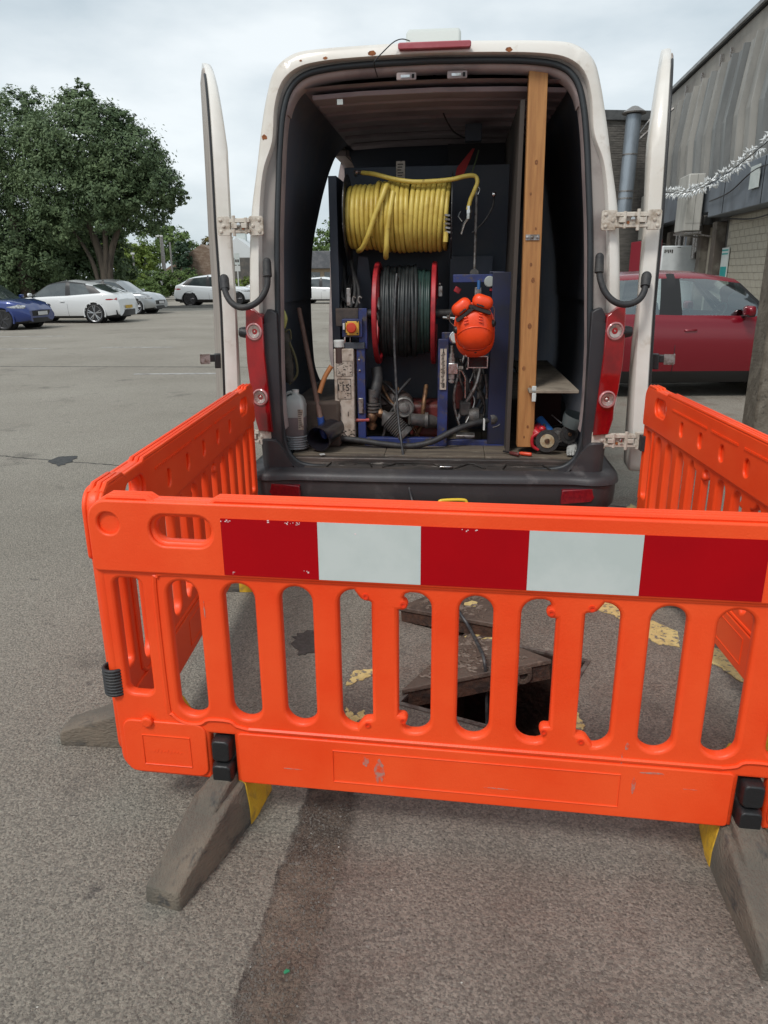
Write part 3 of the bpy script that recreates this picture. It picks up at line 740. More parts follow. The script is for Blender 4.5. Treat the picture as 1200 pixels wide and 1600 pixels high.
# ---- tail lamps
m_lamp = M('red_lamp_lens', (.33, .003, .008), .12, col2=(.18, .002, .006), scale=4, stretch=(1, 1, .8), lo=.40, hi=.62, coat=1)
m_lampd = M('dark_lamp_lens', (.12, .002, .006), .12, coat=1)
m_clear = M('clear_lamp', (.42, .34, .31), .2, .4, col2=(.25, .18, .16), scale=30, coat=1, bump=.3, bscale=120)
m_clear2 = M('lamp_rim', (.48, .22, .22), .2, .2, coat=1)
for s in (-1, 1):
    c = -.012
    lp = [(.882, .715), (.965, .72), (.985, .80), (.985, .87), (1.0, .95), (1.012, 1.10), (1.012, 1.22), (1.0, 1.40), (.955, 1.388), (.905, 1.345), (.905, 1.15), (.894, .95)]
    def wrap(x): return -.014 + max(0, x - .93) * .40
    g = G()
    g.loft([[(s * x + c, wrap(x) - .008 * 1, z) for x, z in lp], [(s * (x * .996) + c, wrap(x) - .028, .02 + z * .981) for x, z in lp]][::-1] )
    g.loft([[(s * x + c, wrap(x) - .008, z) for x, z in lp], [(s * (x - .01) + c, .12, z) for x, z in lp]])
    lamp = g.build('tail_light', m_lamp, van, smooth=30, bevel=.004)
    for z in (1.268, .915):
        g = G(); x = .950 if z > 1.1 else .938; y = wrap(x) - .022
        rr = .046
        g.lathe([(rr, .012), (rr, -.008), (rr - .004, -.011), (rr - .008, -.011), (rr - .011, -.004)], (s * x + c, y, z), (s * -.22, 1, 0), 28, False)
        g.build('lens_rim', m_clear2, lamp)
        g = G(); g.lathe([(rr - .010, .002), (rr - .012, -.008), (rr - .030, -.002), (rr - .034, .004), (rr - .040, -.001), (.003, -.004)], (s * x + c, y, z), (s * -.22, 1, 0), 24)
        g.build('clear_lens', m_clear, lamp)
    # dark corner trim between lamp and seal
    g = G(); tp = [(.835, .62), (.885, .66), (.905, 1.34), (.880, 1.385), (.85, 1.375), (.830, 1.36)]
    g.prism([(s * x + c, z) for x, z in tp], -.004, .058); g.build('corner_trim', m_trimd, van, bevel=.006)
    g = G(); g.tube([(s * .985 + c, .02, 1.26), (s * 1.03 + c, .015, 1.262), (s * 1.045 + c, .015, 1.262)], [.035, .028, .024], 10); g.build('door_stop', m_black, van)

# ---- rear doors folded back along the sides
def rear_door(s):
    """closed pose: hinge edge at x = 0, free edge at x = .93 (towards the van centre); then swung round the hinge"""
    zt = [.49, .51, .56, .75, .9, 1.15, 1.36, 1.6, 1.8, 1.95, 2.1, 2.2, 2.3, 2.38, 2.45, 2.50, 2.55, 2.60, 2.66, 2.71, 2.75]
    def inset(z):
        a = [(.49, .07), (.52, .03), (.6, .0), (1.3, .0), (1.8, .035), (2.1, .085), (2.26, .125), (2.40, .19), (2.48, .25), (2.55, .32), (2.60, .40), (2.66, .52), (2.71, .66), (2.75, .82)]
        for (z0, x0), (z1, x1) in zip(a, a[1:]):
            if z0 <= z <= z1: return x0 + (x1 - x0) * (z - z0) / (z1 - z0)
        return .80
    def yy(z): return lean(z) * .40 + .035 * max(0, 1 - z / 1.3) ** 2 * 0
    def bulge(z): return .012 * math.sin(z * 3.1) + (.02 if z < 1.36 else 0.0) 
    g = G(); rings = []
    for z in zt:
        x0 = inset(z); w = .93 - x0; y = yy(z); th = .080 * (1 - .62 * max(0, (z - 2.2) / .55))
        rings.append([(x0 + .012, y + .028 - th, z), (x0, y + .040 - th, z), (x0 + .001, y + .008, z), (x0 + .004, y + .022, z), (x0 + .016, y + .028, z), (x0 + w * .25, y + .028, z), (x0 + w * .75, y + .028, z), (.93, y + .028, z), (.93, y + .028 - th, z), (x0 + w * .75, y + .020 - th - bulge(z) * .6, z), (x0 + w * .25, y + .018 - th - bulge(z) * .6, z)])
    g.loft(rings)
    ang = R(-250) if s == -1 else R(257.5)
    H = Vector((-1.105, .035, 0)) if s == -1 else Vector((1.090, .035, 0))
    od = Vector((math.cos(-ang) * s, math.sin(-ang) * s, 0))
    def shear(g): g.v = [p + od * ((1.8 - p.z) * .040 if p.z < 1.8 else (1.8 - p.z) * .07) for p in g.v]
    if s == 1: g.v = [Vector((-p.x, p.y, p.z)) for p in g.v]
    shear(g)
    d = g.build('rear_door', m_vw, van, smooth=45, loc=H, rot=(0, 0, ang))
    # inner face: blotchy beige-brown pressed panel and seal line
    g = G(); rings = []
    for z in zt[1:-2]:
        x0 = inset(z) + .022; y = yy(z)
        rings.append([(x0, y + .026, z), (x0 + .004, y + .036, z), (x0 + .06, y + .042, z), (.90, y + .042, z), (.925, y + .026, z)])
    g.loft(rings, False, False)
    if s == 1: g.v = [Vector((-p.x, p.y, p.z)) for p in g.v]
    shear(g); g.build('inner_panel', m_vdoor_in, d, smooth=45)
    g = G(); g.tube([(inset(z) + .016, yy(z) + .033, z) for z in zt[2:-3]], .007, 6)
    if s == 1: g.v = [Vector((-p.x, p.y, p.z)) for p in g.v]
    shear(g); g.build('panel_seal', m_black, d)
    # catch on the inner face
    g = G(); g.box(.10, .16, .04, .075, 1.055, 1.135); g.box(.12, .15, .07, .15, 1.09, 1.13)
    if s == 1: g.v = [Vector((-p.x, p.y, p.z)) for p in g.v]
    shear(g); c = g.build('door_catch', m_black, d, bevel=.004)
    g = G(); g.box(.115, .155, .150, .156, 1.085, 1.135); g.box(.115, .119, .10, .152, 1.08, 1.135)
    if s == 1: g.v = [Vector((-p.x, p.y, p.z)) for p in g.v]
    shear(g); g.build('catch_plate', m_steel, c)
    return d
dl = rear_door(-1); dr = rear_door(1)
# hinges
def hinge(s, z):
    xb = -.925 if s == -1 else .868 if z > 1.2 else .905
    if z < 1.2 and s == -1: xb = -.945
    xd = (-1.095 if z > 1.2 else -1.135) if s == -1 else (1.085 if z > 1.2 else 1.128)
    g = G()
    pl = rrect(-.038, .038, -.047, .047, .012)
    g.prism([(x + xb, zz + z) for x, zz in pl], -.014, .004)
    for dx, dz in ((-.018, .028), (.016, .0), (-.018, -.028)): g.lathe([(.009, 0), (.009, -.006), (.004, -.008)], (xb + dx * s, -.013, z + dz), (0, 1, 0), 10)
    g.prism([(x * .9 + xd, zz + z) for x, zz in pl], -.020, -.002)
    for dx, dz in ((.016, .028), (.0, .0), (.016, -.028)): g.lathe([(.009, 0), (.009, -.006), (.004, -.008)], (xd + dx * s, -.019, z + dz), (0, 1, 0), 10)
    a, b = sorted((xb, xd))
    g.box(a + .03, b - .03, -.026, -.004, z + .016, z + .034); g.box(a + .03, b - .03, -.026, -.004, z - .034, z - .018)
    g.box(a + .045, a + .075, -.034, -.006, z - .012, z + .012); g.box(b - .075, b - .045, -.034, -.006, z - .012, z + .012)
    g.box(a + .04, b - .04, -.008, -.002, z - .036, z + .038)
    g.lathe([(.009, -.05), (.009, .05)], ((a + b) / 2 + s * .03, -.022, z), (0, 0, 1), 10)
    g.lathe([(.008, -.04), (.008, .04)], ((a + b) / 2 - s * .035, -.022, z), (0, 0, 1), 10)
    h = g.build('hinge', m_hinge, van, bevel=.0015)
    g = G()
    g.lathe([(.010, 0), (.010, -.012), (.003, -.014)], ((a + b) / 2, -.03, z + .004), (0, 1, 0), 12)
    g.build('hinge_pin', m_chrome, h)
    g = G(); g.lathe([(.008, 0), (.008, -.003)], ((a + b) / 2 - s * .02, -.028, z - .012), (0, 1, 0), 10); g.build('hinge_hole', m_rust, h)
for s in (-1, 1):
    for z in (1.803, .690): hinge(s, z)
# check straps
def strap(pts, c1, c2):
    g = G(); g.tube(catmull(pts, 6), .0165, 10)
    g.tube([c1[0], c1[1]], [.022, .024], 10); g.tube([c2[0], c2[1]], [.026, .024], 10)
    g.ball(c2[0], .026); g.ball(c1[0], .022)
    g.build('check_strap', m_rubber, van, smooth=60)
strap([(-0.878, -0.01, 1.574), (-0.88, -0.03, 1.503), (-0.91, -0.05, 1.442), (-0.962, -0.07, 1.404), (-1.025, -0.07, 1.397), (-1.075, -0.06, 1.427), (-1.105, -0.04, 1.479), (-1.111, -0.02, 1.527)], ((-0.881, 0.0, 1.625), (-0.877, -0.02, 1.551)), ((-1.119, 0.0, 1.54), (-1.107, -0.03, 1.488)))
strap([(0.837, -0.01, 1.574), (0.844, -0.03, 1.522), (0.87, -0.05, 1.46), (0.914, -0.07, 1.416), (0.972, -0.07, 1.401), (1.03, -0.06, 1.419), (1.062, -0.04, 1.461), (1.071, -0.02, 1.511)], ((0.837, 0.0, 1.63), (0.836, -0.02, 1.556)), ((1.077, 0.0, 1.535), (1.068, -0.03, 1.486)))
# side loading door slid back
g = G(); zz = [.50 + i * .1 for i in range(21)]
g.loft([[(-xo(z) + coff(z) - .038 - dx, y, z) for z in zz] for y, dx in ((.30, 0), (.34, .02), (1.46, .02), (1.50, 0))] , False, False)
g.loft([[(-xo(z) + coff(z) - .018, y, z) for z in zz] for y in (.30, 1.50)], False, False)
g.build('sliding_door', m_vw, van, smooth=45)
# side seams, rubbing strip and cab glass
for y in (1.40, 2.76, 4.10):
    for s in (-1, 1):
        if s == -1 and y < 2: continue
        g = G(); zz = [.55 + i * .09 for i in range(20)]
        g.loft([[(s * (xo(z) + .0015) + coff(z), y - .005, z) for z in zz], [(s * (xo(z) + .0015) + coff(z), y + .005, z) for z in zz]], False, False); g.build('side_seam', m_bump, van)
for a, b in ((.35, 1.35), (2.85, 4.05), (4.2, 5.4)):
    for s in (-1, 1):
        g = G(); g.box(s * 1.0 - .012 - .012, s * 1.0 - .012 + .014, a, b, .86, .98); g.build('rubbing_strip', m_bump, van, bevel=.008)
m_vg = M('van_glass', (.02, .025, .028), .05, coat=1)
for s in (-1, 1):
    g = G(); g.add([(s * .985 - .012, 4.30, 1.35), (s * .97 - .012, 5.05, 1.30), (s * .90 - .012, 4.72, 1.98), (s * .905 - .012, 4.30, 2.02)], [(0, 1, 2, 3)]); g.build('cab_window', m_vg, van)
# wheels
def van_wheel(x, y):
    g = G(); g.lathe([(.20, -.1), (.32, -.11), (.35, -.08), (.355, 0), (.35, .08), (.32, .11), (.20, .1)], (x, y, .355), (1, 0, 0), 28)
    w = g.build('wheel', m_tyre, van)
    g = G(); g.lathe([(.20, -.09), (.17, -.05), (.05, -.06), (.05, .06), (.17, .05), (.20, .09)], (x, y, .355), (1, 0, 0), 20); g.build('rim', m_steel, w)
for x, y in ((-.84, 1.15), (.82, 1.15), (-.84, 4.75), (.82, 4.75)): van_wheel(x, y)
g = G(); g.box(-.78, .76, .12, 5.9, .32, .50); g.build('chassis', m_dark, van)

# ---- timber post and partition, shelf
m_pine = M('pine_timber', (.42, .20, .065), .65, col2=(.31, .135, .042), scale=4, stretch=(9, 9, .7), lo=.40, hi=.62, col3=(.16, .06, .02), scale3=3, lo3=.68, hi3=.74, bump=.12, bscale=50)
m_knot = M('knot_wood', (.16, .06, .02), .7, col2=(.30, .12, .035), scale=90)
b0, b1 = Vector((0.533, 0.22, 0.6)), Vector((0.504, 0.22, 2.53))
g = G(); w = .047
g.loft([[(p.x - w, .19, p.z), (p.x + w, .19, p.z), (p.x + w, .27, p.z), (p.x - w, .27, p.z)] for p in (b0, b0.lerp(b1, .5), b1)])
post = g.build('timber_post', m_pine, van, bevel=.004)
for (u_, z_, r_) in ((.1, 2.1, .012), (-.4, 1.95, .008), (.3, 1.78, .007), (-.1, 1.60, .010), (.2, 1.52, .014), (.0, 1.28, .016), (-.5, 1.05, .013), (.3, .95, .006), (.2, .72, .009), (-.2, .66, .007)):
    f_ = (z_ - b0.z) / (b1.z - b0.z); cx_ = b0.x + (b1.x - b0.x) * f_ + u_ * w; g = G()
    g.prism([(cx_ + r_ * .7 * math.cos(a), z_ + r_ * math.sin(a)) for a in [i * PI / 7 for i in range(14)]], .1885, .192); g.build('knot', m_knot, post, smooth=0)
g = G(); p = Vector((0.514, 0.188, 1.737))
g.box(p.x - .036, p.x + .036, .184, .190, p.z - .014, p.z + .014)
for d in (-.026, 0, .026): g.lathe([(.008, 0), (.008, -.004), (.003, -.006)], (p.x + d, .184, p.z), (0, 1, 0), 8)
g.build('metal_plate', m_steel, post)
g = G(); g.box(.425, .447, .24, 2.2, .56, 2.40); g.build('plywood_partition', M('partition_ply', (.055, .044, .036), .7, col2=(.03, .026, .025), scale=3, stretch=(1, 1, .4)), van)
g = G(); g.box(.425, .429, .9, 2.2, 1.9, 2.40); 
g = G(); g.box(.53, .80, .10, 1.6, .925, .943); g.build('shelf_board', M('dusty_shelf', (.26, .22, .17), .8, col2=(.16, .13, .10), scale=6, bump=.3), van, bevel=.003)
g = G(); g.box(.60, .80, .75, .77, .56, .92); g.build('shelf_back', M('maroon_panel', (.045, .012, .010), .8), van)
g = G(); p = Vector((0.557, 0.12, 0.938)); g.box(p.x - .012, p.x + .012, .10, .12, p.z - .01, p.z + .025); g.box(p.x - .010, p.x + .012, .10, .115, p.z - .06, p.z - .012)
g.build('shelf_bracket', m_swhite, van, bevel=.003)
for a, z in ((.66, 1.35), (.665, 1.15)):
    g = G(); g.box(a, a + .012, 1.9, 1.91, z - .08, z + .09); g.build('cable_tie', M('dark_grey', (.08, .08, .09), .6), van)
# wheel-arch box on the left
g = G(); g.box(-.855, -.56, .30, 1.3, .56, .84); g.build('wheel_box', M('brown_box', (.050, .034, .026), .8, col2=(.085, .06, .045), scale=6), van, bevel=.02)
# ================================================================ jetting machine in the van
m_blue = M('blue_frame_paint', (.020, .034, .135), .5, col2=(.014, .018, .06), scale=9, col3=(.07, .055, .045), scale3=22, lo3=.54, hi3=.66)
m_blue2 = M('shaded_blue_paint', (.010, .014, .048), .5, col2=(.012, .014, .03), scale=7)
m_navy = M('dark_navy_panel', (.030, .039, .058), .6, col2=(.042, .048, .060), scale=4)
m_redp = M('red_flange_paint', (.42, .022, .030), .4, col2=(.26, .015, .02), scale=12)
m_yh = M('yellow_hose_rubber', (.60, .46, .10), .42, col2=(.48, .34, .06), scale=9, col3=(.20, .12, .02), scale3=26, lo3=.62, hi3=.75)
m_gh = M('dark_hose', (.014, .018, .019), .45, col2=(.024, .028, .028), scale=30)
m_gh2 = M('green_hose', (.015, .040, .032), .42, col2=(.022, .05, .045), scale=30)
m_pump = M('pump_grey', (.065, .062, .060), .5, col2=(.11, .095, .085), scale=20, bump=.3)
m_eng = M('oily_red_casting', (.13, .018, .016), .5, col2=(.05, .025, .018), scale=9, bump=.3)
m_brass = M('rusty_brass', (.22, .12, .06), .5, .6, col2=(.09, .05, .035), scale=30, bump=.3)
m_lab = M('dirty_label', (.46, .40, .34), .6, col2=(.28, .22, .17), scale=14, lo=.42, hi=.60, col3=(.12, .07, .06), scale3=30, lo3=.60, hi3=.68)
m_ink = M('label_ink', (.03, .025, .02), .6)
m_white = M('white_plastic', (.55, .56, .54), .45)
MO = Vector((-.05, .5, .562))
mach = van_thing('jetting_machine', 'blue framed drain jetting machine with two hose reels inside the van', 'drain jetter', MO)
def mb(g, name, mat, parent=None, **k): return g.build(name, mat, parent or mach, org=MO, **k)
def mbx(name, mat, u0, u1, v0, v1, y0, y1, bevel=.003, parent=None):
    a = Vector(u0) if not isinstance(u0, float) else None
    return None
def B(name, mat, lo, hi, y0, y1, bevel=.003, parent=None, **k):
    g = G(); g.box(min(lo[0], hi[0]), max(lo[0], hi[0]), y0, y1, min(lo[2], hi[2]), max(lo[2], hi[2])); return mb(g, name, mat, parent, bevel=bevel, **k)
# frame
F = .36
B('frame_post', m_blue, (-0.46, 0.36, 1.16), (-0.412, 0.36, 0.577), F, F + .05)
B('frame_post', m_blue, (0.02, 0.36, 1.196), (0.08, 0.36, 0.563), F, F + .05)
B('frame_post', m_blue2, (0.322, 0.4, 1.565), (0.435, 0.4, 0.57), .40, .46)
B('frame_post', m_blue, (-0.516, 0.95, 1.554), (-0.467, 0.95, 0.678), .95, 1.0)
B('frame_post', m_blue, (0.247, 0.95, 1.548), (0.345, 0.95, 0.685), .95, 1.0)
B('base_rail', m_blue, (-0.42, 0.36, 0.609), (0.076, 0.36, 0.555), F + .002, F + .048)
B('base_rail', m_blue, (0.079, 0.4, 0.59), (0.436, 0.4, 0.547), .402, .45)
B('base_rail', m_blue, (-0.781, 0.85, 0.693), (-0.591, 0.85, 0.431), .42, .47)
B('cross_beam', m_blue, (0.098, 0.42, 1.553), (0.397, 0.42, 1.509), .42, .46)
B('cross_beam', m_blue, (0.038, 0.38, 1.231), (0.243, 0.38, 1.165), .415, .44)
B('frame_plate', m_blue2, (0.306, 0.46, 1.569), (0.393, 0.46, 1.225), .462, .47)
B('frame_plate', m_blue, (-0.447, 0.38, 1.37), (-0.398, 0.38, 1.139), .375, .40)
# cabinet body behind
B('cabinet_panel', m_navy, (-0.588, 0.92, 2.189), (0.472, 0.92, 0.473), .92, .95)
B('cabinet_panel', m_navy, (-0.632, 0.8, 2.1), (-0.583, 0.8, 0.487), .55, .92)
B('cabinet_panel', m_navy, (0.074, 0.8, 1.662), (0.339, 0.8, 1.04), .80, .82)
B('inner_floor', m_navy, (-0.554, 0.6, 0.531), (0.43, 0.6, 0.501), .42, .90)
B('rear_board', M('rear_board', (.022, .020, .024), .7), (0.042, 1.5, 2.396), (0.534, 1.5, 0.967), 1.5, 1.52)
B('back_label', m_lab, (-0.266, 0.917, 2.218), (-0.211, 0.917, 2.12), .912, .9185, 0)
g = G()
for k in range(6): 
    a = Vector((-0.257, 0.911, 2.203)); g.box(a.x, a.x + .035 - .006 * (k % 3), .9105, .9118, a.z - k * .016 - .006, a.z - k * .016)
mb(g, 'label_print', m_ink, smooth=0, kind='stuff')

# ---- upper reel with yellow hose
YR0, YR1 = Vector((-0.519, 0.6, 1.878)), Vector((0.072, 0.6, 1.876))
yc, zc_y = .62, (YR0.z + YR1.z) / 2
reel = B('upper_reel', m_navy, (YR0.x, 0, zc_y - .01), (YR0.x + .01, 0, zc_y), .6, .61)
g = G(); g.lathe([(.12, 0), (.12, YR1.x - YR0.x)], (YR0.x, yc, zc_y), (1, 0, 0), 20); mb(g, 'reel_drum', m_navy, reel)
m_worn = M('chipped_black_paint', (.012, .012, .014), .5, col2=(.35, .34, .33), scale=60, lo=.60, hi=.66)
for xx in (YR0.x - .012, YR1.x + .008):
    g = G(); g.lathe([(.03, 0), (.235, 0), (.235, .006), (.03, .006)], (xx, yc, zc_y), (1, 0, 0), 40); mb(g, 'reel_flange', m_worn, reel)
g = G(); rnd = random.Random(11); nr = 21; r_t = .0150
W_ = YR1.x - YR0.x - .02
for k in range(nr):
    x = YR0.x + .014 + W_ * k / (nr - 1) * .985
    Rr = .168 if k < 6 else .184
    if k == 0: Rr = .160
    if k == nr - 1: Rr = .174
    tilt = rnd.uniform(-.004, .004) + (.012 if k > 12 else 0)
    dz = rnd.uniform(-.003, .003)
    pts = []
    for i in range(28):
        a = 2 * PI * i / 28
        pts.append((x + tilt * math.sin(a) + .007 * math.cos(a), yc + Rr * math.cos(a), zc_y + dz + Rr * math.sin(a)))
    g.tube(pts, r_t, 8, closed=True)
mb(g, 'yellow_hose', m_yh, smooth=60)
g = G(); g.tube(catmull([(-0.281, 0.5, 2.017), (-0.284, 0.45, 2.032), (-0.303, 0.42, 1.979), (-0.347, 0.41, 1.876), (-0.389, 0.42, 1.769), (-0.429, 0.46, 1.702), (-0.463, 0.55, 1.691)], 6), .0150, 8)
mb(g, 'crossing_strand', m_yh, smooth=60)
g = G(); g.tube(catmull([(-0.249, 0.46, 1.999), (-0.264, 0.42, 1.895), (-0.279, 0.415, 1.794), (-0.284, 0.42, 1.709), (-0.29, 0.45, 1.669), (-0.295, 0.5, 1.652)], 6), .0155, 8)
mb(g, 'hanging_strand', m_yh, smooth=60)
g = G(); g.tube(catmull([(-0.441, 0.62, 2.121), (-0.362, 0.55, 2.104), (-0.259, 0.5, 2.073), (-0.137, 0.46, 2.05), (-0.012, 0.46, 2.051), (0.088, 0.46, 2.059), (0.158, 0.48, 2.076), (0.208, 0.5, 2.077), (0.223, 0.5, 2.047), (0.207, 0.5, 2.001), (0.187, 0.5, 1.955), (0.174, 0.5, 1.902)], 6), .0125, 8)
mb(g, 'supply_hose', m_yh, smooth=60)
g = G()
g.tube([(-0.491, 0.63, 2.13), (-0.441, 0.62, 2.121)], [.008, .012], 8); g.tube([(-0.483, 0.625, 2.119), (-0.471, 0.62, 2.118)], .018, 6)
g.tube([(0.18, 0.5, 1.922), (0.179, 0.5, 1.854)], .015, 6); g.tube([(0.178, 0.5, 1.861), (0.154, 0.5, 1.827), (0.137, 0.5, 1.773)], .009, 8); g.tube([(0.181, 0.5, 1.901), (0.181, 0.5, 1.885)], .019, 6)
g.tube([(0.134, 0.5, 1.895), (0.12, 0.5, 1.869), (0.143, 0.5, 1.841)], .004, 6)
mb(g, 'hose_fitting', m_chrome, smooth=40)
g = G()
for k in range(5): g.lathe([(.022, 0), (.022, .010)], Vector((0.063, 0.43, 1.864)) + Vector((.001 * k, 0, -.022 * k)), (.15, 0, 1), 10)
mb(g, 'hose_coupling', m_steel)
g = G(); g.tube([(0.054, 0.42, 1.783), (0.051, 0.42, 1.729)], .014, 8); mb(g, 'coupling_sleeve', m_yh)
# right hand rods and thin hoses
g = G(); g.tube([(0.223, 0.6, 2.025), (0.223, 0.6, 1.541)], .008, 8); mb(g, 'thin_rod', m_steel)
g = G(); g.lathe([(.026, 0), (.026, .02)], (0.221, 0.55, 1.559), (0, 1, 0), 14); mb(g, 'pulley', m_pump)
g = G(); g.tube(catmull([(0.32, 0.62, 1.991), (0.321, 0.6, 1.941), (0.297, 0.6, 1.883), (0.259, 0.6, 1.832), (0.204, 0.6, 1.784)], 5), .006, 8); mb(g, 'thin_hose', m_rubber)
g = G(); g.lathe([(.011, 0), (.014, .01), (.004, .02)], (0.319, 0.6, 1.989), (.6, -1, 0), 10); g.tube([(0.223, 0.6, 2.045), (0.241, 0.58, 2.015), (0.231, 0.58, 1.989)], .004, 6)
mb(g, 'hose_end', m_chrome)
g = G(); g.add([(0.197, 0.9, 2.276), (0.212, 0.9, 2.276), (0.145, 0.6, 2.094), (0.097, 0.6, 2.088), (0.107, 0.7, 2.147)], [(0, 1, 2, 3, 4)]); mb(g, 'red_strap', M('red_strap', (.28, .02, .02), .7), smooth=0)
g = G(); g.tube(catmull([(0.235, 0.9, 2.265), (0.219, 0.8, 2.199), (0.197, 0.7, 2.125)], 5), .004, 6); mb(g, 'green_cord', M('green_cord', (.10, .13, .06), .7))
g = G(); g.tube(catmull([(-0.027, 0.5, 2.605), (-0.022, 0.6, 2.55), (0.018, 0.8, 2.459), (0.079, 1.0, 2.39), (0.158, 1.1, 2.365)], 5), .005, 6); mb(g, 'roof_cable', m_rubber)
B('roof_lamp', m_navy, (0.153, 1.1, 2.437), (0.255, 1.1, 2.341), 1.05, 1.13)

# ---- lower reel, red flanges, grey hose
LR0, LR1 = Vector((-0.356, 0.36, 1.327)), Vector((-0.015, 0.36, 1.326))
lz = (LR0.z + LR1.z) / 2; ly = .36 + .30
low = B('lower_reel', m_navy, (LR0.x + .05, 0, lz - .02), (LR0.x + .06, 0, lz + .02), ly - .02, ly + .02)
for xx in (LR0.x - .014, LR1.x - .012):
    g = G(); 
    g.lathe([(.272, 0), (.300, 0), (.304, .004), (.304, .024), (.300, .028), (.272, .028), (.272, 0)], (xx, ly, lz), (1, 0, 0), 48, False)
    for k in range(5):
        a = k * 2 * PI / 5 + .3
        g.tube([(xx + .012, ly + .05 * math.cos(a), lz + .05 * math.sin(a)), (xx + .012, ly + .28 * math.cos(a), lz + .28 * math.sin(a))], .010, 6)
    mb(g, 'reel_flange', m_redp, low, smooth=40)
g = G(); g.lathe([(.10, 0), (.10, LR1.x - LR0.x)], (LR0.x, ly, lz), (1, 0, 0), 24); g.lathe([(.025, -.12), (.025, .52)], (LR0.x, ly, lz), (1, 0, 0), 14); mb(g, 'reel_drum', m_pump, low)
rnd = random.Random(21)
def coil(name, mat, u0, u1, Rr, n, rt, dist):
    g = G()
    for k in range(n):
        x = u0 + (u1 - u0) * k / (n - 1); t1 = rnd.uniform(-dist, dist); rr = Rr + rnd.uniform(-.006, .004); ph = rnd.uniform(0, 6)
        pts = [(x + t1 * math.sin(a + ph) + .012 * dist / .01 * math.sin(2 * a + ph * .5) * .4, ly + rr * math.cos(a), lz + .01 + rr * math.sin(a)) for a in [2 * PI * i / 36 for i in range(36)]]
        g.tube(pts, rt, 7, closed=True)
    return mb(g, name, mat, smooth=60)
xs0, xs1 = LR0.x + .030, LR1.x - .028
coil('grey_hose', m_gh, xs0 + .02, xs0 + .20, .262, 15, .0115, .010)
coil('grey_hose', m_gh, xs0, xs0 + .24, .235, 13, .0125, .010)
coil('grey_hose', m_gh, xs0 + .01, xs1 - .02, .212, 16, .0125, .006)
coil('green_hose', m_gh2, xs0 + .215, xs1, .240, 7, .0105, .003)
# control box, emergency stop
B('brown_panel', M('grimy_panel', (.075, .055, .045), .6, col2=(.035, .03, .028), scale=9), (-0.589, 0.42, 1.368), (-0.454, 0.42, 1.266), .42, .50)
B('switch_box', m_blue, (-0.541, 0.34, 1.311), (-0.423, 0.34, 1.209), .345, .42)
es = B('stop_button', M('switch_yellow', (.62, .36, .05), .5), (-0.517, 0.33, 1.3), (-0.44, 0.33, 1.221), .325, .345, .004)
c = Vector((-0.48, 0.325, 1.265)); g = G(); g.lathe([(.022, 0), (.022, -.012), (.028, -.014), (.030, -.026), (.024, -.032), (.003, -.034)], c, (0, 1, 0), 20); mb(g, 'button_cap', M('switch_red', (.50, .05, .02), .4), es)
for dx in (-.032, .032):
    for dz in (-.034, .034):
        g = G(); g.lathe([(.005, 0), (.005, -.002)], c + Vector((dx, 0, dz)), (0, 1, 0), 8); mb(g, 'screw', m_ink, es)
B('switch_tab', m_white, (-0.534, 0.34, 1.289), (-0.523, 0.34, 1.253), .33, .345, .001)
B('steel_rods', m_steel, (-0.522, 0.42, 1.483), (-0.497, 0.42, 1.383), .42, .43); 
B('steel_rod', m_chrome, (-0.533, 0.35, 1.223), (-0.523, 0.35, 1.172), .35, .36); B('steel_rod', m_steel, (-0.499, 0.35, 1.219), (-0.493, 0.35, 1.172), .35, .36)
for u in (0, 1):
    p = Vector((-0.478, 0.42, 1.397)) if u == 0 else Vector((-0.444, 0.42, 1.397))
    g = G(); g.tube(catmull([p, p + Vector((-.008, 0, .02)), p + Vector((.0, 0, .038)), p + Vector((.012, 0, .03))], 5), .005, 6); mb(g, 'eye_hook', m_steel)
B('bracket_plate', m_navy, (-0.532, 0.36, 1.178), (-0.411, 0.36, 1.141), .35, .42)
# dirty white box with labels
box = B('control_tank', m_lab, (-0.593, 0.33, 1.144), (-0.475, 0.33, 0.606), .33, .56, .006)
g = G()
def pan(lo, hi, t=.0014):
    x0, x1 = sorted((lo[0], hi[0])); z0, z1 = sorted((lo[2], hi[2]))
    for a in ((x0, x1, z0, z0 + t), (x0, x1, z1 - t, z1), (x0, x0 + t, z0, z1), (x1 - t, x1, z0, z1)): g.box(a[0], a[1], .3288, .3296, a[2], a[3])
pan((-0.575, 0.33, 0.969), (-0.493, 0.33, 0.848), .003); pan((-0.579, 0.33, 1.074), (-0.482, 0.33, 0.984), .002); pan((-0.584, 0.33, 0.766), (-0.558, 0.33, 0.743), .003)
rnd = random.Random(2)
for k in range(40):
    a = Vector((-0.576, 0.33, 1.063)); x = a.x + rnd.uniform(0, .085); z = a.z - rnd.uniform(0, .075); g.box(x, x + rnd.uniform(.003, .012), .3288, .3296, z, z + .003)
for k in range(24):
    a = Vector((-0.571, 0.33, 0.95)); x = a.x + rnd.uniform(0, .07); z = a.z - rnd.uniform(0, .095); g.box(x, x + rnd.uniform(.003, .010), .3288, .3296, z, z + .004)
for k in range(22):
    a = Vector((-0.591, 0.33, 0.66)); x = a.x + rnd.uniform(0, .11); z = a.z - rnd.uniform(0, .04); g.box(x, x + rnd.uniform(.004, .016), .3288, .3296, z, z + .006)
mb(g, 'label_print', m_ink, box, smooth=0, kind='stuff')
tp = Vector((-0.541, 0.328, 0.916))
ob = text_obj('label_text', '115', .055, m_ink, mach, tp - MO)
text_obj('label_text', '1', .04, m_ink, mach, Vector((-0.514, 0.328, 0.759)) - MO)
g = G(); a = Vector((-0.562, 0.35, 1.113)); g.lathe([(.024, 0), (.024, .05), (.030, .05), (.032, .085), (.028, .09), (.003, .09)], a + Vector((0, 0, -.01)), (0, 0, 1), 18); mb(g, 'filler_cap', m_white)
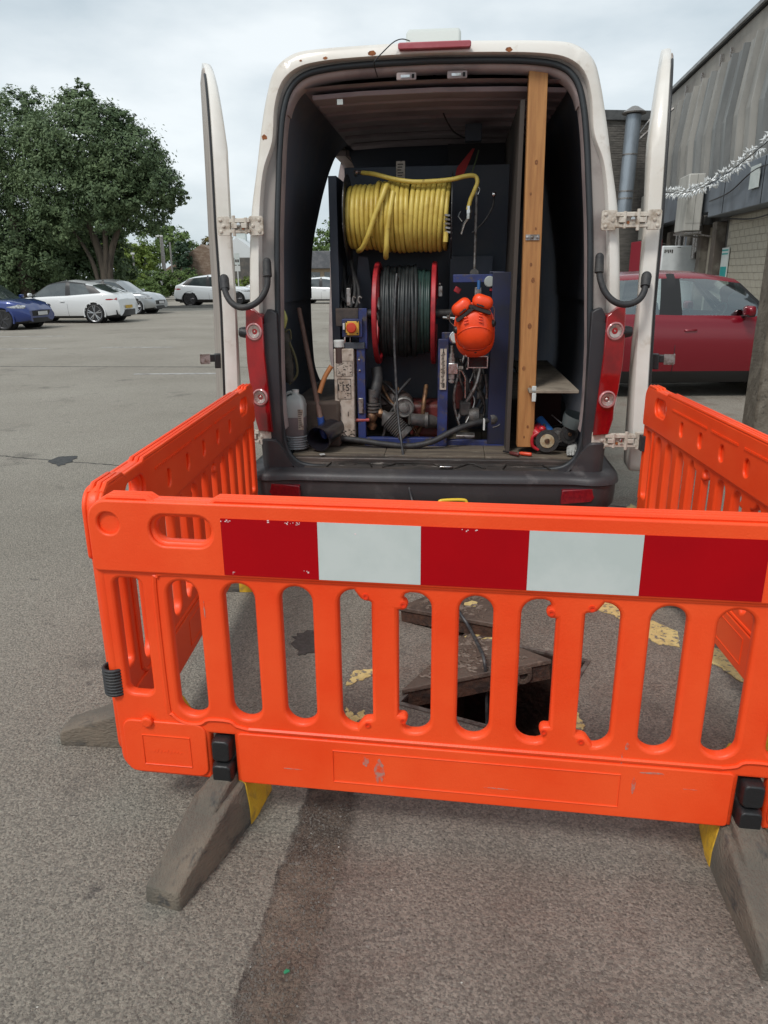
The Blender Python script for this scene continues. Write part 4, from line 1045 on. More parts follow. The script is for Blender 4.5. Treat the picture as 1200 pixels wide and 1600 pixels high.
g = G(); g.lathe([(.028, -.05), (.027, .045)], a, (0, 0, 1), 16); mb(g, 'filler_neck', M('brown_neck', (.06, .035, .03), .5))
for v_ in (0, 1, 2):
    p = (Vector((-0.446, 0.358, 1.078)), Vector((-0.443, 0.358, 1.015)), Vector((-0.451, 0.358, 0.832)))[v_]
    g = G(); g.lathe([(.007, 0), (.006, -.005), (.002, -.006)], p, (0, 1, 0), 8); mb(g, 'bolt', m_chrome)
B('steel_bracket', m_steel, (-0.454, 0.355, 0.852), (-0.424, 0.355, 0.759), .35, .358)
# pipework lower left
g = G(); g.tube(catmull([(-0.359, 0.5, 1.013), (-0.35, 0.48, 0.958), (-0.354, 0.44, 0.905), (-0.368, 0.42, 0.842)], 5), .034, 14); mb(g, 'suction_hose', m_rubber, smooth=60)
g = G()
for k in range(3): g.lathe([(.044, 0), (.044, .012)], Vector((-0.373, 0.42, 0.803)) + Vector((0, 0, -.004 - k * .020)), (0, 0, 1), 18)
g.lathe([(.030, .02), (.030, .10)], Vector((-0.373, 0.42, 0.795)), (0, 0, 1), 16)
mb(g, 'pipe_union', m_pump)
g = G(); a = Vector((-0.381, 0.42, 0.74))
g.tube([a + Vector((0, 0, .05)), a + Vector((0, 0, -.09))], [.026, .022], 12); g.ball(a + Vector((0, -.01, -.01)), (.036, .036, .040)); g.lathe([(.030, -.02), (.030, .0)], a + Vector((0, 0, -.055)), (0, 0, 1), 8)
g.tube([a, a + Vector((.07, 0, .012))], .022, 12); g.lathe([(.030, 0), (.030, .018)], a + Vector((.045, 0, .01)), (1, 0, .1), 8)
mb(g, 'brass_valve', m_brass, smooth=45)
g = G(); g.tube([(-0.392, 0.37, 0.717), (-0.569, 0.35, 0.716)], .010, 8); mb(g, 'valve_lever', M('red_lever', (.35, .05, .045), .5, col2=(.25, .12, .1), scale=20))
# grey corrugated filter
a, b = Vector((-0.299, 0.42, 0.733)), Vector((-0.172, 0.4, 0.619)); d = (b - a)
g = G(); pr = [(.022, -.03), (.030, 0), (.055, .02)]
for k in range(9): pr += [(.060, .03 + k * .013), (.052, .036 + k * .013)]
pr += [(.058, .16), (.055, .175), (.03, .18)]
g.lathe(pr, a, d, 22); mb(g, 'strainer_housing', m_pump, smooth=50)
g = G(); g.tube([(-0.152, 0.46, 0.707), (-0.027, 0.5, 0.688), (0.044, 0.55, 0.663)], [.036, .042, .03], 14); g.lathe([(.05, 0), (.05, .02)], (-0.058, 0.48, 0.696), (1, 0, 0), 16); mb(g, 'outlet_pipe', m_pump, smooth=50)
g = G(); g.box(-.01, .015, -.01, .01, -.01, .01, Matrix.Translation((-0.148, 0.39, 0.597)) @ Matrix.Rotation(.6, 4, 'Y')); mb(g, 'drain_plug', m_steel, bevel=.002)
# engine and pulley behind
g = G(); g.box(-.13, .22, .0, .25, -.09, .04, Matrix.Translation((-0.159, 0.58, 0.745))); g.box(.0, .24, .0, .22, -.16, -.03, Matrix.Translation((-0.158, 0.55, 0.73)))
mb(g, 'engine_casting', m_eng, bevel=.03, seg=3)
g = G(); g.tube([(-0.325, 0.62, 0.737), (-0.34, 0.7, 0.888)], [.10, .06], 12); g.ball((-0.251, 0.62, 0.778), (.12, .08, .09)); mb(g, 'engine_cover', M('oily_brown', (.055, .038, .032), .5, bump=.3), smooth=60)
p = Vector((-0.19, 0.5, 0.771)); g = G(); g.lathe([(.064, .06), (.064, 0), (.056, -.006), (.050, .004), (.034, .006), (.030, -.010), (.014, -.016), (.003, -.016)], p, (-.1, 1, 0), 26); mb(g, 'pulley', M('pulley_grey', (.20, .19, .18), .5, .3, col2=(.1, .09, .08), scale=25))
g = G(); g.add([(-0.482, 0.7, 1.666), (-0.423, 0.7, 1.658), (-0.337, 0.75, 0.84), (-0.567, 0.75, 0.88)], [(0, 1, 2, 3)]); mb(g, 'belt_guard', m_navy)
# black hose sweeping along the floor
g = G(); g.tube(catmull([(-0.684, 0.4, 0.589), (-0.575, 0.34, 0.607), (-0.454, 0.32, 0.601), (-0.297, 0.3, 0.584), (-0.142, 0.29, 0.576), (-0.008, 0.29, 0.605), (0.105, 0.31, 0.66), (0.219, 0.36, 0.698), (0.335, 0.42, 0.711)], 6), .018, 10); mb(g, 'black_hose', m_rubber, smooth=60)
g = G(); p = Vector((0.299, 0.385, 0.709)); g.tube([p + Vector((0, .02 * math.cos(a), .022 * math.sin(a) - .002)) for a in [i * PI / 6 for i in range(12)]], .004, 6, closed=True); g.box(p.x - .005, p.x + .006, p.y - .03, p.y - .02, p.z - .045, p.z + .02); mb(g, 'hose_clip', m_white)
g = G(); g.lathe([(.036, 0), (.040, .02), (.030, .05)], (0.335, 0.42, 0.719), (1, .3, .1), 14); g.tube(catmull([(0.354, 0.4, 0.672), (0.392, 0.4, 0.688), (0.411, 0.42, 0.731), (0.398, 0.42, 0.77)], 5), .0035, 6); mb(g, 'hose_union', m_pump)
# valve block, label strip, lever
B('label_strip', m_lab, (0.032, 0.352, 1.142), (0.07, 0.352, 0.905), .350, .3555, .001)
g = G(); rnd = random.Random(6)
for k in range(26):
    a = Vector((0.037, 0.35, 1.117)); z = a.z - k * .0080; g.box(a.x + rnd.uniform(0, .01), a.x + .028 - rnd.uniform(0, .012), .3488, .3498, z, z + .0045)
for q in (Vector((0.051, 0.35, 1.128)), Vector((0.055, 0.35, 0.928))): g.box(q.x - .003, q.x + .003, .3486, .3496, q.z - .012, q.z + .014)
mb(g, 'label_print', m_ink, smooth=0, kind='stuff')
g = G(); a = Vector((0.109, 0.34, 1.03))
g.box(a.x - .028, a.x + .028, .33, .38, a.z - .032, a.z + .032)
mb(g, 'valve_block', m_chrome, bevel=.004)
g = G()
for r0, z0, z1 in ((.020, .032, .06), (.015, .06, .085), (.010, .085, .13), (.020, -.032, -.06), (.014, -.06, -.085), (.019, -.07, -.08)): g.lathe([(r0, z0), (r0, z1)], (a.x - .008, .355, a.z), (0, 0, 1), 8 if r0 > .014 else 12)
g.lathe([(.014, 0), (.014, .03)], (a.x + .028, .355, a.z), (1, 0, 0), 10)
mb(g, 'valve_union', m_steel)
g = G(); g.tube([(0.143, 0.34, 1.022), (0.161, 0.33, 1.016), (0.181, 0.33, 0.979), (0.184, 0.33, 0.86)], .0045, 6); mb(g, 'valve_lever', m_chrome)
g = G(); p = Vector((0.12, 0.36, 1.207)); g.lathe([(.036, .02), (.036, 0), (.031, -.002), (.031, .004)], p, (0, 1, 0), 20); gg = mb(g, 'pressure_gauge', m_chrome)
g = G(); g.lathe([(.030, 0), (.003, -.0005)], p, (0, 1, 0), 20); mb(g, 'dial', m_white, gg)
g = G(); g.box(p.x - .002, p.x + .014, p.y - .003, p.y - .001, p.z - .002, p.z + .001, None); g.box(p.x - .001, p.x + .001, p.y - .003, p.y - .001, p.z - .015, p.z + .01); mb(g, 'needle', m_ink, gg)
g = G(); g.tube([(0.043, 0.42, 1.315), (0.133, 0.42, 1.308)], .009, 8); g.lathe([(.014, 0), (.014, .02)], (0.066, 0.42, 1.315), (1, 0, 0), 6); mb(g, 'pipe_fitting', m_chrome)
g = G(); p = Vector((0.025, 0.5, 1.46)); g.box(p.x - .012, p.x + .012, .49, .52, p.z - .03, p.z + .03); g.ball(p + Vector((-.004, -.01, .04)), .008); mb(g, 'small_valve', m_steel, bevel=.003)
B('terminal_box', m_steel, (0.224, 0.44, 1.482), (0.263, 0.44, 1.414), .44, .47); B('steel_strip', m_steel, (0.335, 0.45, 1.477), (0.356, 0.45, 1.298), .45, .455)
g = G(); g.lathe([(.010, 0), (.010, .05)], (0.246, 0.42, 1.471), (0, 0, 1), 10); mb(g, 'blue_knob', M('blue_grip', (.03, .12, .32), .4), smooth=50)
B('red_handle', m_redp, (0.308, 0.43, 1.478), (0.349, 0.43, 1.46), .42, .44, .004)
g = G(); g.box(-.014, .024, 0, .02, -.01, .022, Matrix.Translation((0.118, 0.5, 1.463)) @ Matrix.Rotation(.5, 4, 'Y')); mb(g, 'red_tap', m_redp, bevel=.004)
g = G(); g.lathe([(.031, .01), (.031, 0), (.026, -.004), (.003, -.005)], (0.306, 0.41, 1.513), (0, 1, 0), 20); mb(g, 'round_gauge', M('grey_dial', (.30, .33, .31), .3))
g = G(); a, b = Vector((0.193, 0.38, 1.099)), Vector((0.311, 0.38, 1.029))
for q in ((a.x, b.x, a.z - .006, a.z), (a.x, b.x, b.z, b.z + .006), (a.x, a.x + .006, b.z, a.z), (b.x - .006, b.x, b.z, a.z)): g.box(q[0], q[1], .375, .381, q[2], q[3])
g.lathe([(.006, 0), (.006, -.004)], (0.191, 0.375, 1.026), (0, 1, 0), 8)
mb(g, 'chrome_frame', m_chrome)
B('dark_window', M('dark_glass', (.01, .01, .012), .1), (0.197, 0.384, 1.095), (0.307, 0.384, 1.032), .384, .40, 0)
g = G()
for x, v_ in ((-.012, 0), (.014, 1)):
    p = Vector((0.296, 0.6, 0.905)); g.tube([p + Vector((x, 0, .06)), p + Vector((x * 2.0, 0, -.05))], .010, 8); g.lathe([(.014, 0), (.014, .04)], p + Vector((x * 2, 0, -.09)), (0, 0, 1), 8)
mb(g, 'cable_end', m_steel)
B('pump_block', m_pump, (0.152, 0.5, 0.809), (0.221, 0.5, 0.723), .50, .60, .01); B('pump_block', m_eng, (0.126, 0.62, 0.901), (0.242, 0.62, 0.741), .62, .75, .01)
g = G(); g.lathe([(.05, 0), (.055, .03), (.04, .06)], (0.271, 0.5, 0.723), (-1, 0, 0), 16); g.ball((0.249, 0.52, 0.699), (.06, .05, .045)); mb(g, 'pump_head', m_pump, smooth=50)
B('steel_tray', m_steel, (0.133, 0.45, 0.612), (0.25, 0.45, 0.597), .45, .55)

rnd = random.Random(44)
for k in range(9):      # tangle of dark hoses and cables round the pump
    a = Vector((0.123, 0.55, 1.066)) + Vector((rnd.uniform(-.02, .16), rnd.uniform(-.05, .1), rnd.uniform(-.02, .02))); b = Vector((0.222, 0.52, 0.679)) + Vector((rnd.uniform(-.10, .10), rnd.uniform(-.06, .1), rnd.uniform(-.03, .03)))
    g = G(); g.tube(catmull([a, a.lerp(b, .35) + Vector((rnd.uniform(-.06, .06), -.03, rnd.uniform(-.03, .03))), a.lerp(b, .7) + Vector((rnd.uniform(-.06, .06), 0, rnd.uniform(-.03, .03))), b], 5), rnd.choice((.006, .009, .013)), 7)
    mb(g, 'loose_cable', rnd.choice((m_rubber, m_rubber, m_pump, m_steel)), smooth=60)
for k in range(7):
    a = Vector((-0.324, 0.62, 0.899)) + Vector((rnd.uniform(-.08, .3), 0, rnd.uniform(-.04, .04))); b = Vector((-0.275, 0.5, 0.597)) + Vector((rnd.uniform(-.05, .28), rnd.uniform(-.03, .06), rnd.uniform(-.02, .02)))
    g = G(); g.tube(catmull([a, a.lerp(b, .4) + Vector((rnd.uniform(-.08, .08), -.05, .02)), a.lerp(b, .75) + Vector((rnd.uniform(-.08, .08), -.02, 0)), b], 5), rnd.choice((.007, .010, .015)), 7)
    mb(g, 'loose_cable', rnd.choice((m_rubber, m_pump, m_brass)), smooth=60)
for k in range(8):
    a = Vector((-0.55, 0.75, 1.593)) + Vector((rnd.uniform(-.06, .05), 0, rnd.uniform(-.1, .1))); b = Vector((-0.523, 0.52, 1.371)) + Vector((rnd.uniform(-.03, .05), rnd.uniform(-.03, .06), rnd.uniform(-.05, .05)))
    g = G(); g.tube(catmull([a, a.lerp(b, .5) + Vector((rnd.uniform(-.05, .05), -.04, -.05)), b], 5), rnd.choice((.007, .012)), 7); mb(g, 'loose_cable', m_rubber, smooth=60)

# ---- hose lead running from the lower reel out of the van and down the hole
lead = thing('jetting_hose', 'thin dark hose trailing from the reel over the sill to the open manhole', 'hose', VM @ Vector((-0.118, -0.1, 0.465)))
wl_ = [VM @ Vector(p) for p in ((-0.229, 0.46, 1.559), (-0.234, 0.38, 1.411), (-0.237, 0.36, 1.196), (-0.225, 0.34, 0.939), (-0.211, 0.3, 0.755), (-0.186, 0.22, 0.618), (-0.169, 0.13, 0.555), (-0.148, 0.03, 0.493), (-0.126, -0.08, 0.448), (-0.098, -0.13, 0.352))]
c_ = [Vector((0.233, 3.72, 0.173)), Vector((0.302, 3.52, 0.052)), Vector((0.321, 3.02, 0.13)), Vector((0.366, 2.896, 0.09)), Vector((0.386, 2.722, 0.09)), Vector((0.39, 2.572, 0.1)), Vector((0.406, 2.572, 0.0)) + Vector((0, 0, -.10)), Vector((0.403, 2.479, 0.0)) + Vector((0, 0, -.5))]
g = G(); g.tube(catmull(wl_ + c_, 6), .0075, 8)
g.build('hose', M('worn_black_hose', (.030, .031, .034), .45, col2=(.07, .07, .07), scale=40), lead, org=VM @ Vector((-0.118, -0.1, 0.465)), smooth=60)
# ================================================================ loose things in the van
# helmet with ear defenders, hung brow down
m_hel = M('orange_helmet', (.85, .065, .008), .42, col2=(.74, .055, .008), scale=9, coat=.1, bump=.05)
def hsurf(x, z, off=0.0):
    s_ = z / (.120 if z > 0 else .140); w_ = .106 * (1 + .10 * max(0, -s_)) * (1 - .06 * max(0, s_))
    q = min(.98, (abs(x / w_) ** 2.3 + abs(s_) ** 2.3) ** (1 / 2.3)); t = math.acos(q ** (1 / .66)) * 2 / PI
    return Mh @ Vector((x, -.125 * math.sin(t * PI / 2) ** .9 - off, z))
m_band = M('black_band', (.02, .017, .016), .5)
hc = Vector((0.222, 0.26, 1.281))
hel = van_thing('safety_helmet', 'orange safety helmet with ear defenders hanging on the machine', 'helmet', hc)
Mh = Matrix.Rotation(R(-4), 4, 'Y')
def sup(a, p): return math.copysign(abs(a) ** p, a)
def dome(a, t):        # a around (0 = right, 90 = up), t from rim 0 to crown 1
    c, s = math.cos(a), math.sin(a)
    w = .106 * (1 + .10 * max(0, -s) * 1.0) * (1 - .06 * max(0, s)); hgt = .120 if s > 0 else .140
    q = math.cos(t * PI / 2) ** .66
    return Vector((w * q * sup(c, .80), -.125 * math.sin(t * PI / 2) ** .9, hgt * q * sup(s, .84)))
g = G(); rings = []
for k in range(13):
    t = k / 12 * .985
    rings.append([Mh @ dome(2 * PI * j / 40, t) for j in range(40)])
g.loft(rings, True, True); g.build('shell', m_hel, hel, smooth=60)
# peak (towards the bottom) and rim
g = G()
def peak_r(a, k):
    s = math.sin(a); ext = max(0, -s) ** .9
    b = dome(a, .02); return Mh @ Vector((b.x * (1 + .05 * k + .05 * ext * k), -.004 - .030 * (1 - k) * ext, b.z * (1 + .04 * k) - .032 * ext * k))
N_ = 48
g.loft([[peak_r(2 * PI * j / N_, 0) + Vector((0, -.006, 0)) for j in range(N_)], [peak_r(2 * PI * j / N_, 1) + Vector((0, -.004, 0)) for j in range(N_)], [peak_r(2 * PI * j / N_, 1) + Vector((0, .006, 0)) for j in range(N_)], [peak_r(2 * PI * j / N_, 0) + Vector((0, .012, 0)) for j in range(N_)]], True, False)
g.build('peak', m_hel, hel, smooth=60)
g = G(); g.tube([hsurf(-.097 + .194 * i / 20, -.030 + .030 * (1 - ((i - 10) / 10) ** 2) - .012 * abs((i - 10) / 10) ** 4, .001) for i in range(21)], .0034, 6)
g.tube([hsurf(-.088 + .176 * i / 20, -.112 - .018 * (1 - ((i - 10) / 10) ** 2), .001) for i in range(21)], .0030, 6)
g.build('ridge', m_hel, hel, smooth=60)
for sx, sh in ((-.045, 4), (.035, 5)):
    for k in range(sh if sh < 5 else 4):
        z = .022 + k * .015
        p = hsurf(sx, z, .002); w = .013 - .001 * k
        g = G(); g.box(-w, w, -.008, .006, -.003, .003, Matrix.Translation(p) @ Matrix.Rotation(R(-12 if sx < 0 else 14), 4, 'Y')); g.build('vent', m_hel, hel, bevel=.002)
for s, pz, px_ in ((-1, .100, -.072), (1, .126, .040)):
    g = G(); an = R(-38 if s < 0 else 18)
    mt = Matrix.Translation((px_, -.085, pz)) @ Matrix.Rotation(an, 4, 'Y')
    g.loft([[(x * k, y, z * k) for x, z in rrect(-.058, .057, -.034, .040, .035, 6)] for y, k in ((.04, .80), (.03, .98), (0, 1), (-.022, .9), (-.034, .62), (-.038, .2))], m=mt)
    cup = g.build('ear_cup', m_hel, hel, smooth=60)
    g = G(); g.loft([[(x, y, z * k - .040) for x, z in rrect(-.066, .062, -.011, .011, .009, 4)] for y, k in ((.04, 1), (-.030, 1), (-.036, .6))], m=mt); g.build('cup_cushion', m_band, cup, smooth=50)
    g = G(); g.box(-.028, .014, -.040, -.030, -.022, -.014, mt); g.lathe([(.005, 0), (.005, -.003)], mt @ Vector((-.0, -.040, -.016)), (0, 1, 0), 8); g.build('cup_slider', m_band, cup, bevel=.002)
    g = G(); w = [(px_ + s * .035, -.09, pz - .005), (px_ + s * .062, -.075, pz - .03), (px_ + s * .062 * 1.05, -.065, pz - .07), (s * .108, -.055, .01 if s > 0 else -.005)]
    g.tube(catmull(w, 5), .0028, 6); g.build('cup_arm', m_chrome, hel)
    g = G(); g.lathe([(.018, 0), (.021, .012), (.014, .024)], (s * .092, -.045, .012 if s > 0 else -.022), (s * 1, -.5, 0), 14); g.build('arm_pivot', m_band, hel)
g = G(); g.lathe([(.012, 0), (.010, -.005), (.003, -.006)], Mh @ Vector((.0, -.030, -.142)), (0, 1, .3), 12); g.build('maker_badge', m_band, hel)

# jerrycan
m_can = M('cloudy_plastic', (.52, .54, .52), .35, col2=(.42, .42, .40), scale=6, trans=.25)
m_can2 = M('cloudy_plastic_liquid', (.23, .19, .19), .35, trans=.1)
cp = Vector((-0.821, 0.22, 0.649)); cp.z = .60
can = van_thing('plastic_container', 'cloudy plastic container with brown liquid in the van corner', 'container', (cp.x, .24, .64))
def rr3(w, d, z, r=.02, cx=0): return [(x + cx, y, z) for x, y in rrect(-w, w, -d, d, r, 4)]
g = G(); g.loft([rr3(.064, .055, .12), rr3(.066, .057, .185), rr3(.060, .05, .215), rr3(.045, .035, .238, .015, .004), rr3(.020, .020, .250, .01, .010), rr3(.018, .018, .262, .01, .010)])
g.tube(catmull([(-.045, 0, .205), (-.050, 0, .245), (-.020, 0, .262), (.006, 0, .250)], 5), .010, 8)
g.build('can_body', m_can, can, smooth=60)
g = G(); g.loft([rr3(.058, .05, .0), rr3(.064, .055, .012), rr3(.064, .055, .119)]); g.build('liquid', m_can2, can, smooth=60)
g = G(); g.lathe([(.020, 0), (.020, .016), (.003, .017)], (.010, 0, .262), (0, 0, 1), 14); g.build('cap', m_white, can)
g = G(); g.loft([[(.030, -.0585, z), (.062, -.0575, z)] for z in (.05, .17)], False, False); g.build('label', m_lab, can, smooth=0)
g = G(); rnd = random.Random(1)
for k in range(10): g.box(.033, .033 + rnd.uniform(.01, .026), -.0592, -.0586, .16 - k * .011, .164 - k * .011)
g.build('label_print', m_ink, can, smooth=0, kind='stuff')
# coil of clear hose under it
ch = van_thing('clear_hose_coil', 'coil of grey clear hose under the plastic container', 'hose', (cp.x, .25, .565))
g = G(); m_clr = M('clear_hose', (.20, .21, .22), .2, coat=.5)
for k in range(6): g.tube([((.072 + .003 * (k % 2)) * math.cos(a), .075 * math.sin(a) - .01, .012 + k * .0135) for a in [i * PI / 12 for i in range(24)]], .0075, 8, closed=True)
g.build('coil', m_clr, ch, smooth=60)
# black pipe, mouth towards the camera
p = Vector((-0.667, 0.13, 0.621)); 
bp_ = van_thing('drain_pipe', 'short black pipe with its open end facing out by the sill', 'pipe', (p.x, .14, .565))
g = G(); dr_ = Vector((.30, .92, .16))
g.lathe([(.070, .0), (.074, .0), (.074, .02), (.064, .06), (.060, .30), (.055, .30), (.058, .06), (.070, .0)], (0, 0, .078), dr_, 28, False)
g.lathe([(.001, .26), (.058, .26)], (0, 0, .078), dr_, 20, False)
g.build('pipe', M('glossy_black_pipe', (.012, .011, .015), .3, coat=.3), bp_, smooth=40)
# blue pipe behind
a, b = Vector((-0.621, 0.36, 0.741)), Vector((-0.687, 0.3, 0.595)); o = van_thing('blue_pipe', 'blue plastic pipe leaning behind the black pipe', 'pipe', b)
g = G(); g.tube([a, b + Vector((0, 0, .0))], .028, 14); g.build('pipe', M('blue_pipe', (.02, .06, .25), .4), o, org=b, smooth=50)
a, b = Vector((-0.56, 0.34, 0.842)), Vector((-0.7, 0.3, 0.665)); o = van_thing('wooden_batten', 'short grey wooden batten resting above the blue pipe', 'batten', b)
g = G(); g.tube([a, b], .012, 6); g.build('batten', M('grey_wood', (.12, .09, .07), .8), o, org=b)
# long wooden handle with blue ferrule
a, b = Vector((-0.834, 0.55, 1.364)), Vector((-0.674, 0.28, 0.74)); o = van_thing('shovel', 'long wooden shovel handle with blue socket leaning on the side wall', 'shovel', b)
g = G(); g.tube([a, a.lerp(b, .5), b], [.014, .016, .016], 10); g.build('handle', M('handle_wood', (.16, .095, .075), .7, col2=(.11, .06, .045), scale=9), o, org=b, smooth=50)
c = Vector((-0.659, 0.3, 0.595)); g = G(); g.tube([a.lerp(b, .985), c], [.020, .022], 10); g.build('socket', M('blue_socket', (.03, .08, .30), .4), o, org=b, smooth=50)
a, b = Vector((-0.609, 0.34, 1.043)), Vector((-0.68, 0.3, 0.889)); o = van_thing('hand_tool', 'curved orange wooden tool handle beside the dirty white tank', 'tool', b)
g = G(); g.tube(catmull([a, a.lerp(b, .4) + Vector((-.012, 0, -.004)), b], 5), .014, 10); g.build('handle', M('orange_wood', (.42, .16, .05), .5), o, org=b, smooth=50)
# hi-vis harness and webbing on the left wall
p = Vector((-0.833, 0.13, 1.388)); o = van_thing('work_harness', 'harness with pale yellow strap hanging on the left wall', 'harness', p)
g = G(); g.tube(catmull([(-0.866, 0.18, 1.387), (-0.847, 0.17, 1.366), (-0.834, 0.17, 1.324), (-0.85, 0.18, 1.275)], 5), [.012] * 15 + [.01], 8); g.build('pale_strap', M('pale_yellow', (.38, .38, .12), .6), o, org=p, smooth=60)
m_cl = M('grimy_cloth', (.035, .035, .030), .9, col2=(.06, .055, .045), scale=14, bump=.8, bscale=30)
g = G(); g.tube(catmull([(-0.861, 0.2, 1.298), (-0.853, 0.22, 1.172), (-0.849, 0.24, 1.043), (-0.842, 0.26, 0.955)], 5), [.02] * 3 + [.036] * 8 + [.03] * 4 + [.012], 10); g.build('cloth', m_cl, o, org=p, smooth=60)
g = G(); g.tube(catmull([(-0.85, 0.19, 1.246), (-0.816, 0.19, 1.264), (-0.813, 0.2, 1.21)], 5), .004, 6); g.tube(catmull([(-0.825, 0.2, 1.192), (-0.797, 0.22, 1.1), (-0.797, 0.24, 1.006), (-0.848, 0.25, 0.949)], 5), .007, 6); g.build('webbing', M('olive_web', (.09, .085, .04), .8), o, org=p)

# right compartment: grinders, drill, glove
def disc(p, r, name, label, axis, mat, hub):
    o = van_thing(name, label, 'grinder', p)
    ax_ = Vector(axis).normalized()
    g = G(); g.lathe([(.003, -.004), (r, -.004), (r, .003), (.003, .003)], (0, 0, 0), ax_, 28); d = g.build('disc', mat, o)
    g = G(); g.lathe([(r * .62, -.005), (r * .60, -.008), (r * .25, -.010), (r * .22, -.006), (.003, -.006)], (0, 0, 0), ax_, 24); g.build('label_ring', hub, d)
    g = G(); g.lathe([(r * .2, -.012), (r * .18, -.016), (.003, -.016)], (0, 0, 0), ax_, 14); g.build('arbor', m_brass, d)
    return o, ax_
m_disc = M('cutting_disc', (.030, .029, .028), .75, col2=(.05, .048, .045), scale=50, bump=.5, bscale=200)
p = Vector((0.653, 0.17, 0.643))
o, ax_ = disc(p, .066, 'angle_grinder', 'red grinder with black disc and cream centre beside the post', (.1, 1, .05), m_disc, M('cream_hub', (.42, .36, .24), .6, col2=(.3, .2, .1), scale=40))
m_dred = M('tool_red', (.40, .012, .02), .35, coat=.3)
g = G(); g.tube(catmull([(-.045, .02, .03), (-.07, .05, .05), (-.05, .10, .055), (-.02, .2, .05)], 5), .026, 10); g.tube(catmull([(-.05, .01, .045), (-.082, .01, .02), (-.080, .01, -.03), (-.045, .01, -.055)], 5), .010, 8); g.ball((-.030, .02, .066), (.022, .02, .018)); g.build('tool_body', m_dred, o, smooth=60)
g = G(); g.tube([(-.02, .03, .03), (-.01, .10, .075)], .008, 8); g.tube([(-.015, .02, .075), (.0, .03, .045)], .005, 8); g.build('guard_arm', m_steel, o)
p = Vector((0.775, 0.19, 0.681))
o, ax_ = disc(p, .056, 'angle_grinder', 'grey grinder with plain dark disc by the right door jamb', (-.35, 1, 0), m_disc, m_rubber)
g = G(); g.tube([(.02, .03, .03), (.03, .12, .05), (.03, .3, .05)], .030, 12); g.build('tool_body', m_rubber, o, smooth=50)
g = G(); g.tube([(-.04, .03, .055), (-.09, .10, .09)], .003, 6); g.build('guard_wire', m_steel, o)
g = G(); g.lathe([(.06, -.01), (.07, .03), (.072, .06)], (.02, .02, .05), (.3, -.2, 1), 18, False); g.build('guard', M('clear_guard', (.10, .12, .12), .25), o)
p = Vector((0.718, 0.24, 0.662)); o = van_thing('cutting_wheel', 'small grey cutting wheel wedged between the two grinders', 'wheel', p)
g = G(); g.lathe([(.003, 0), (.044, 0), (.044, .012), (.003, .012)], (0, 0, 0), (.2, 1, 0), 24); w_ = g.build('wheel', m_pump, o); g = G(); g.lathe([(.028, -.001), (.028, -.004), (.012, -.004)], (0, 0, 0), (.2, 1, 0), 20); g.build('hub', m_steel, w_)
a, b = Vector((0.622, 0.34, 0.736)), Vector((0.68, 0.26, 0.673)); o = van_thing('blue_bottle', 'blue cylindrical bottle lying behind the grinders', 'bottle', b)
g = G(); g.tube([a, b], .026, 14); g.build('bottle', M('blue_tool', (.03, .14, .42), .35), o, org=b, smooth=50); g = G(); g.tube([b, b + (b - a) * .35], [.014, .012], 10); g.build('nozzle', m_steel, o, org=b)
p = Vector((0.8, 0.13, 0.613)); o = van_thing('work_glove', 'pale grey work glove lying at the right sill corner', 'glove', (p.x, .17, .562))
g = G(); g.loft([[(x + cx, y, z + zc) for x, z in rrect(-w, w, -h_, h_, min(w, h_) * .8, 4)] for y, w, h_, cx, zc in ((-.03, .012, .008, -.02, .02), (-.015, .026, .016, -.012, .022), (.03, .030, .022, .0, .03), (.07, .026, .022, .01, .045), (.09, .02, .018, .012, .05))]); 
for k in range(4): g.tube([(-.030 + k * .016, -.02, .03), (-.034 + k * .015, -.045, .018), (-.032 + k * .014, -.055, .010)], [.009, .008, .006], 8)
g.tube([(.02, .02, .03), (.034, -.005, .022), (.032, -.02, .015)], [.010, .009, .007], 8)
g.build('glove', M('grey_glove', (.36, .36, .34), .8, col2=(.2, .2, .19), scale=30, bump=.5), o, smooth=60)
p = Vector((0.771, 0.42, 0.723)); o = van_thing('coiled_lead', 'black coiled lead heaped behind the grinders', 'cable', (p.x, .45, .562))
g = G()
for k in range(6): g.tube([((.10 + .006 * (k % 3)) * math.cos(a), .08 * math.sin(a), .01 + k * .016 + .01 * math.sin(a * 2 + k)) for a in [i * PI / 10 for i in range(20)]], .008, 7, closed=True)
g.build('coil', m_rubber, o, smooth=60)
# screwdriver and pliers on the floor edge
def handtool(name, label, a, b, mat, tip, shaft):
    a, b = Vector(a), Vector(b); a.z = b.z = .574; o = van_thing(name, label, 'tool', b)
    g = G(); d = b - a; g.tube([a, a + d * .15, a + d * .9, b], [.007, .0105, .0115, .008], 8); g.build('grip', mat, o, org=b, smooth=50)
    g = G(); e = a - d.normalized() * shaft; g.tube([a, e], tip, 6); g.build('shaft', m_steel if name == 'screwdriver' else m_black, o, org=b)
handtool('screwdriver', 'orange handled screwdriver lying next to the post foot', (0.498, 0.15, 0.604), (0.564, 0.12, 0.597), M('orange_grip', (.62, .06, .02), .4), .004, .06)
handtool('wire_cutters', 'black and red wire cutters lying left of the screwdriver', (0.444, 0.16, 0.609), (0.492, 0.11, 0.584), M('dark_red_grip', (.10, .02, .018), .5), .006, .05)
p = Vector((0.437, 0.16, 0.609)); 
g = G(); p = Vector((-0.639, 0.11, 0.557)); g.box(-.014, .014, -.01, .01, 0, .005, Matrix.Rotation(.4, 4, 'Z')); 
g.build('paper_scrap', m_white, loc=VM @ Vector((p.x, .10, .561)), label='tiny white paper scrap in front of the black pipe', category='litter', smooth=0)
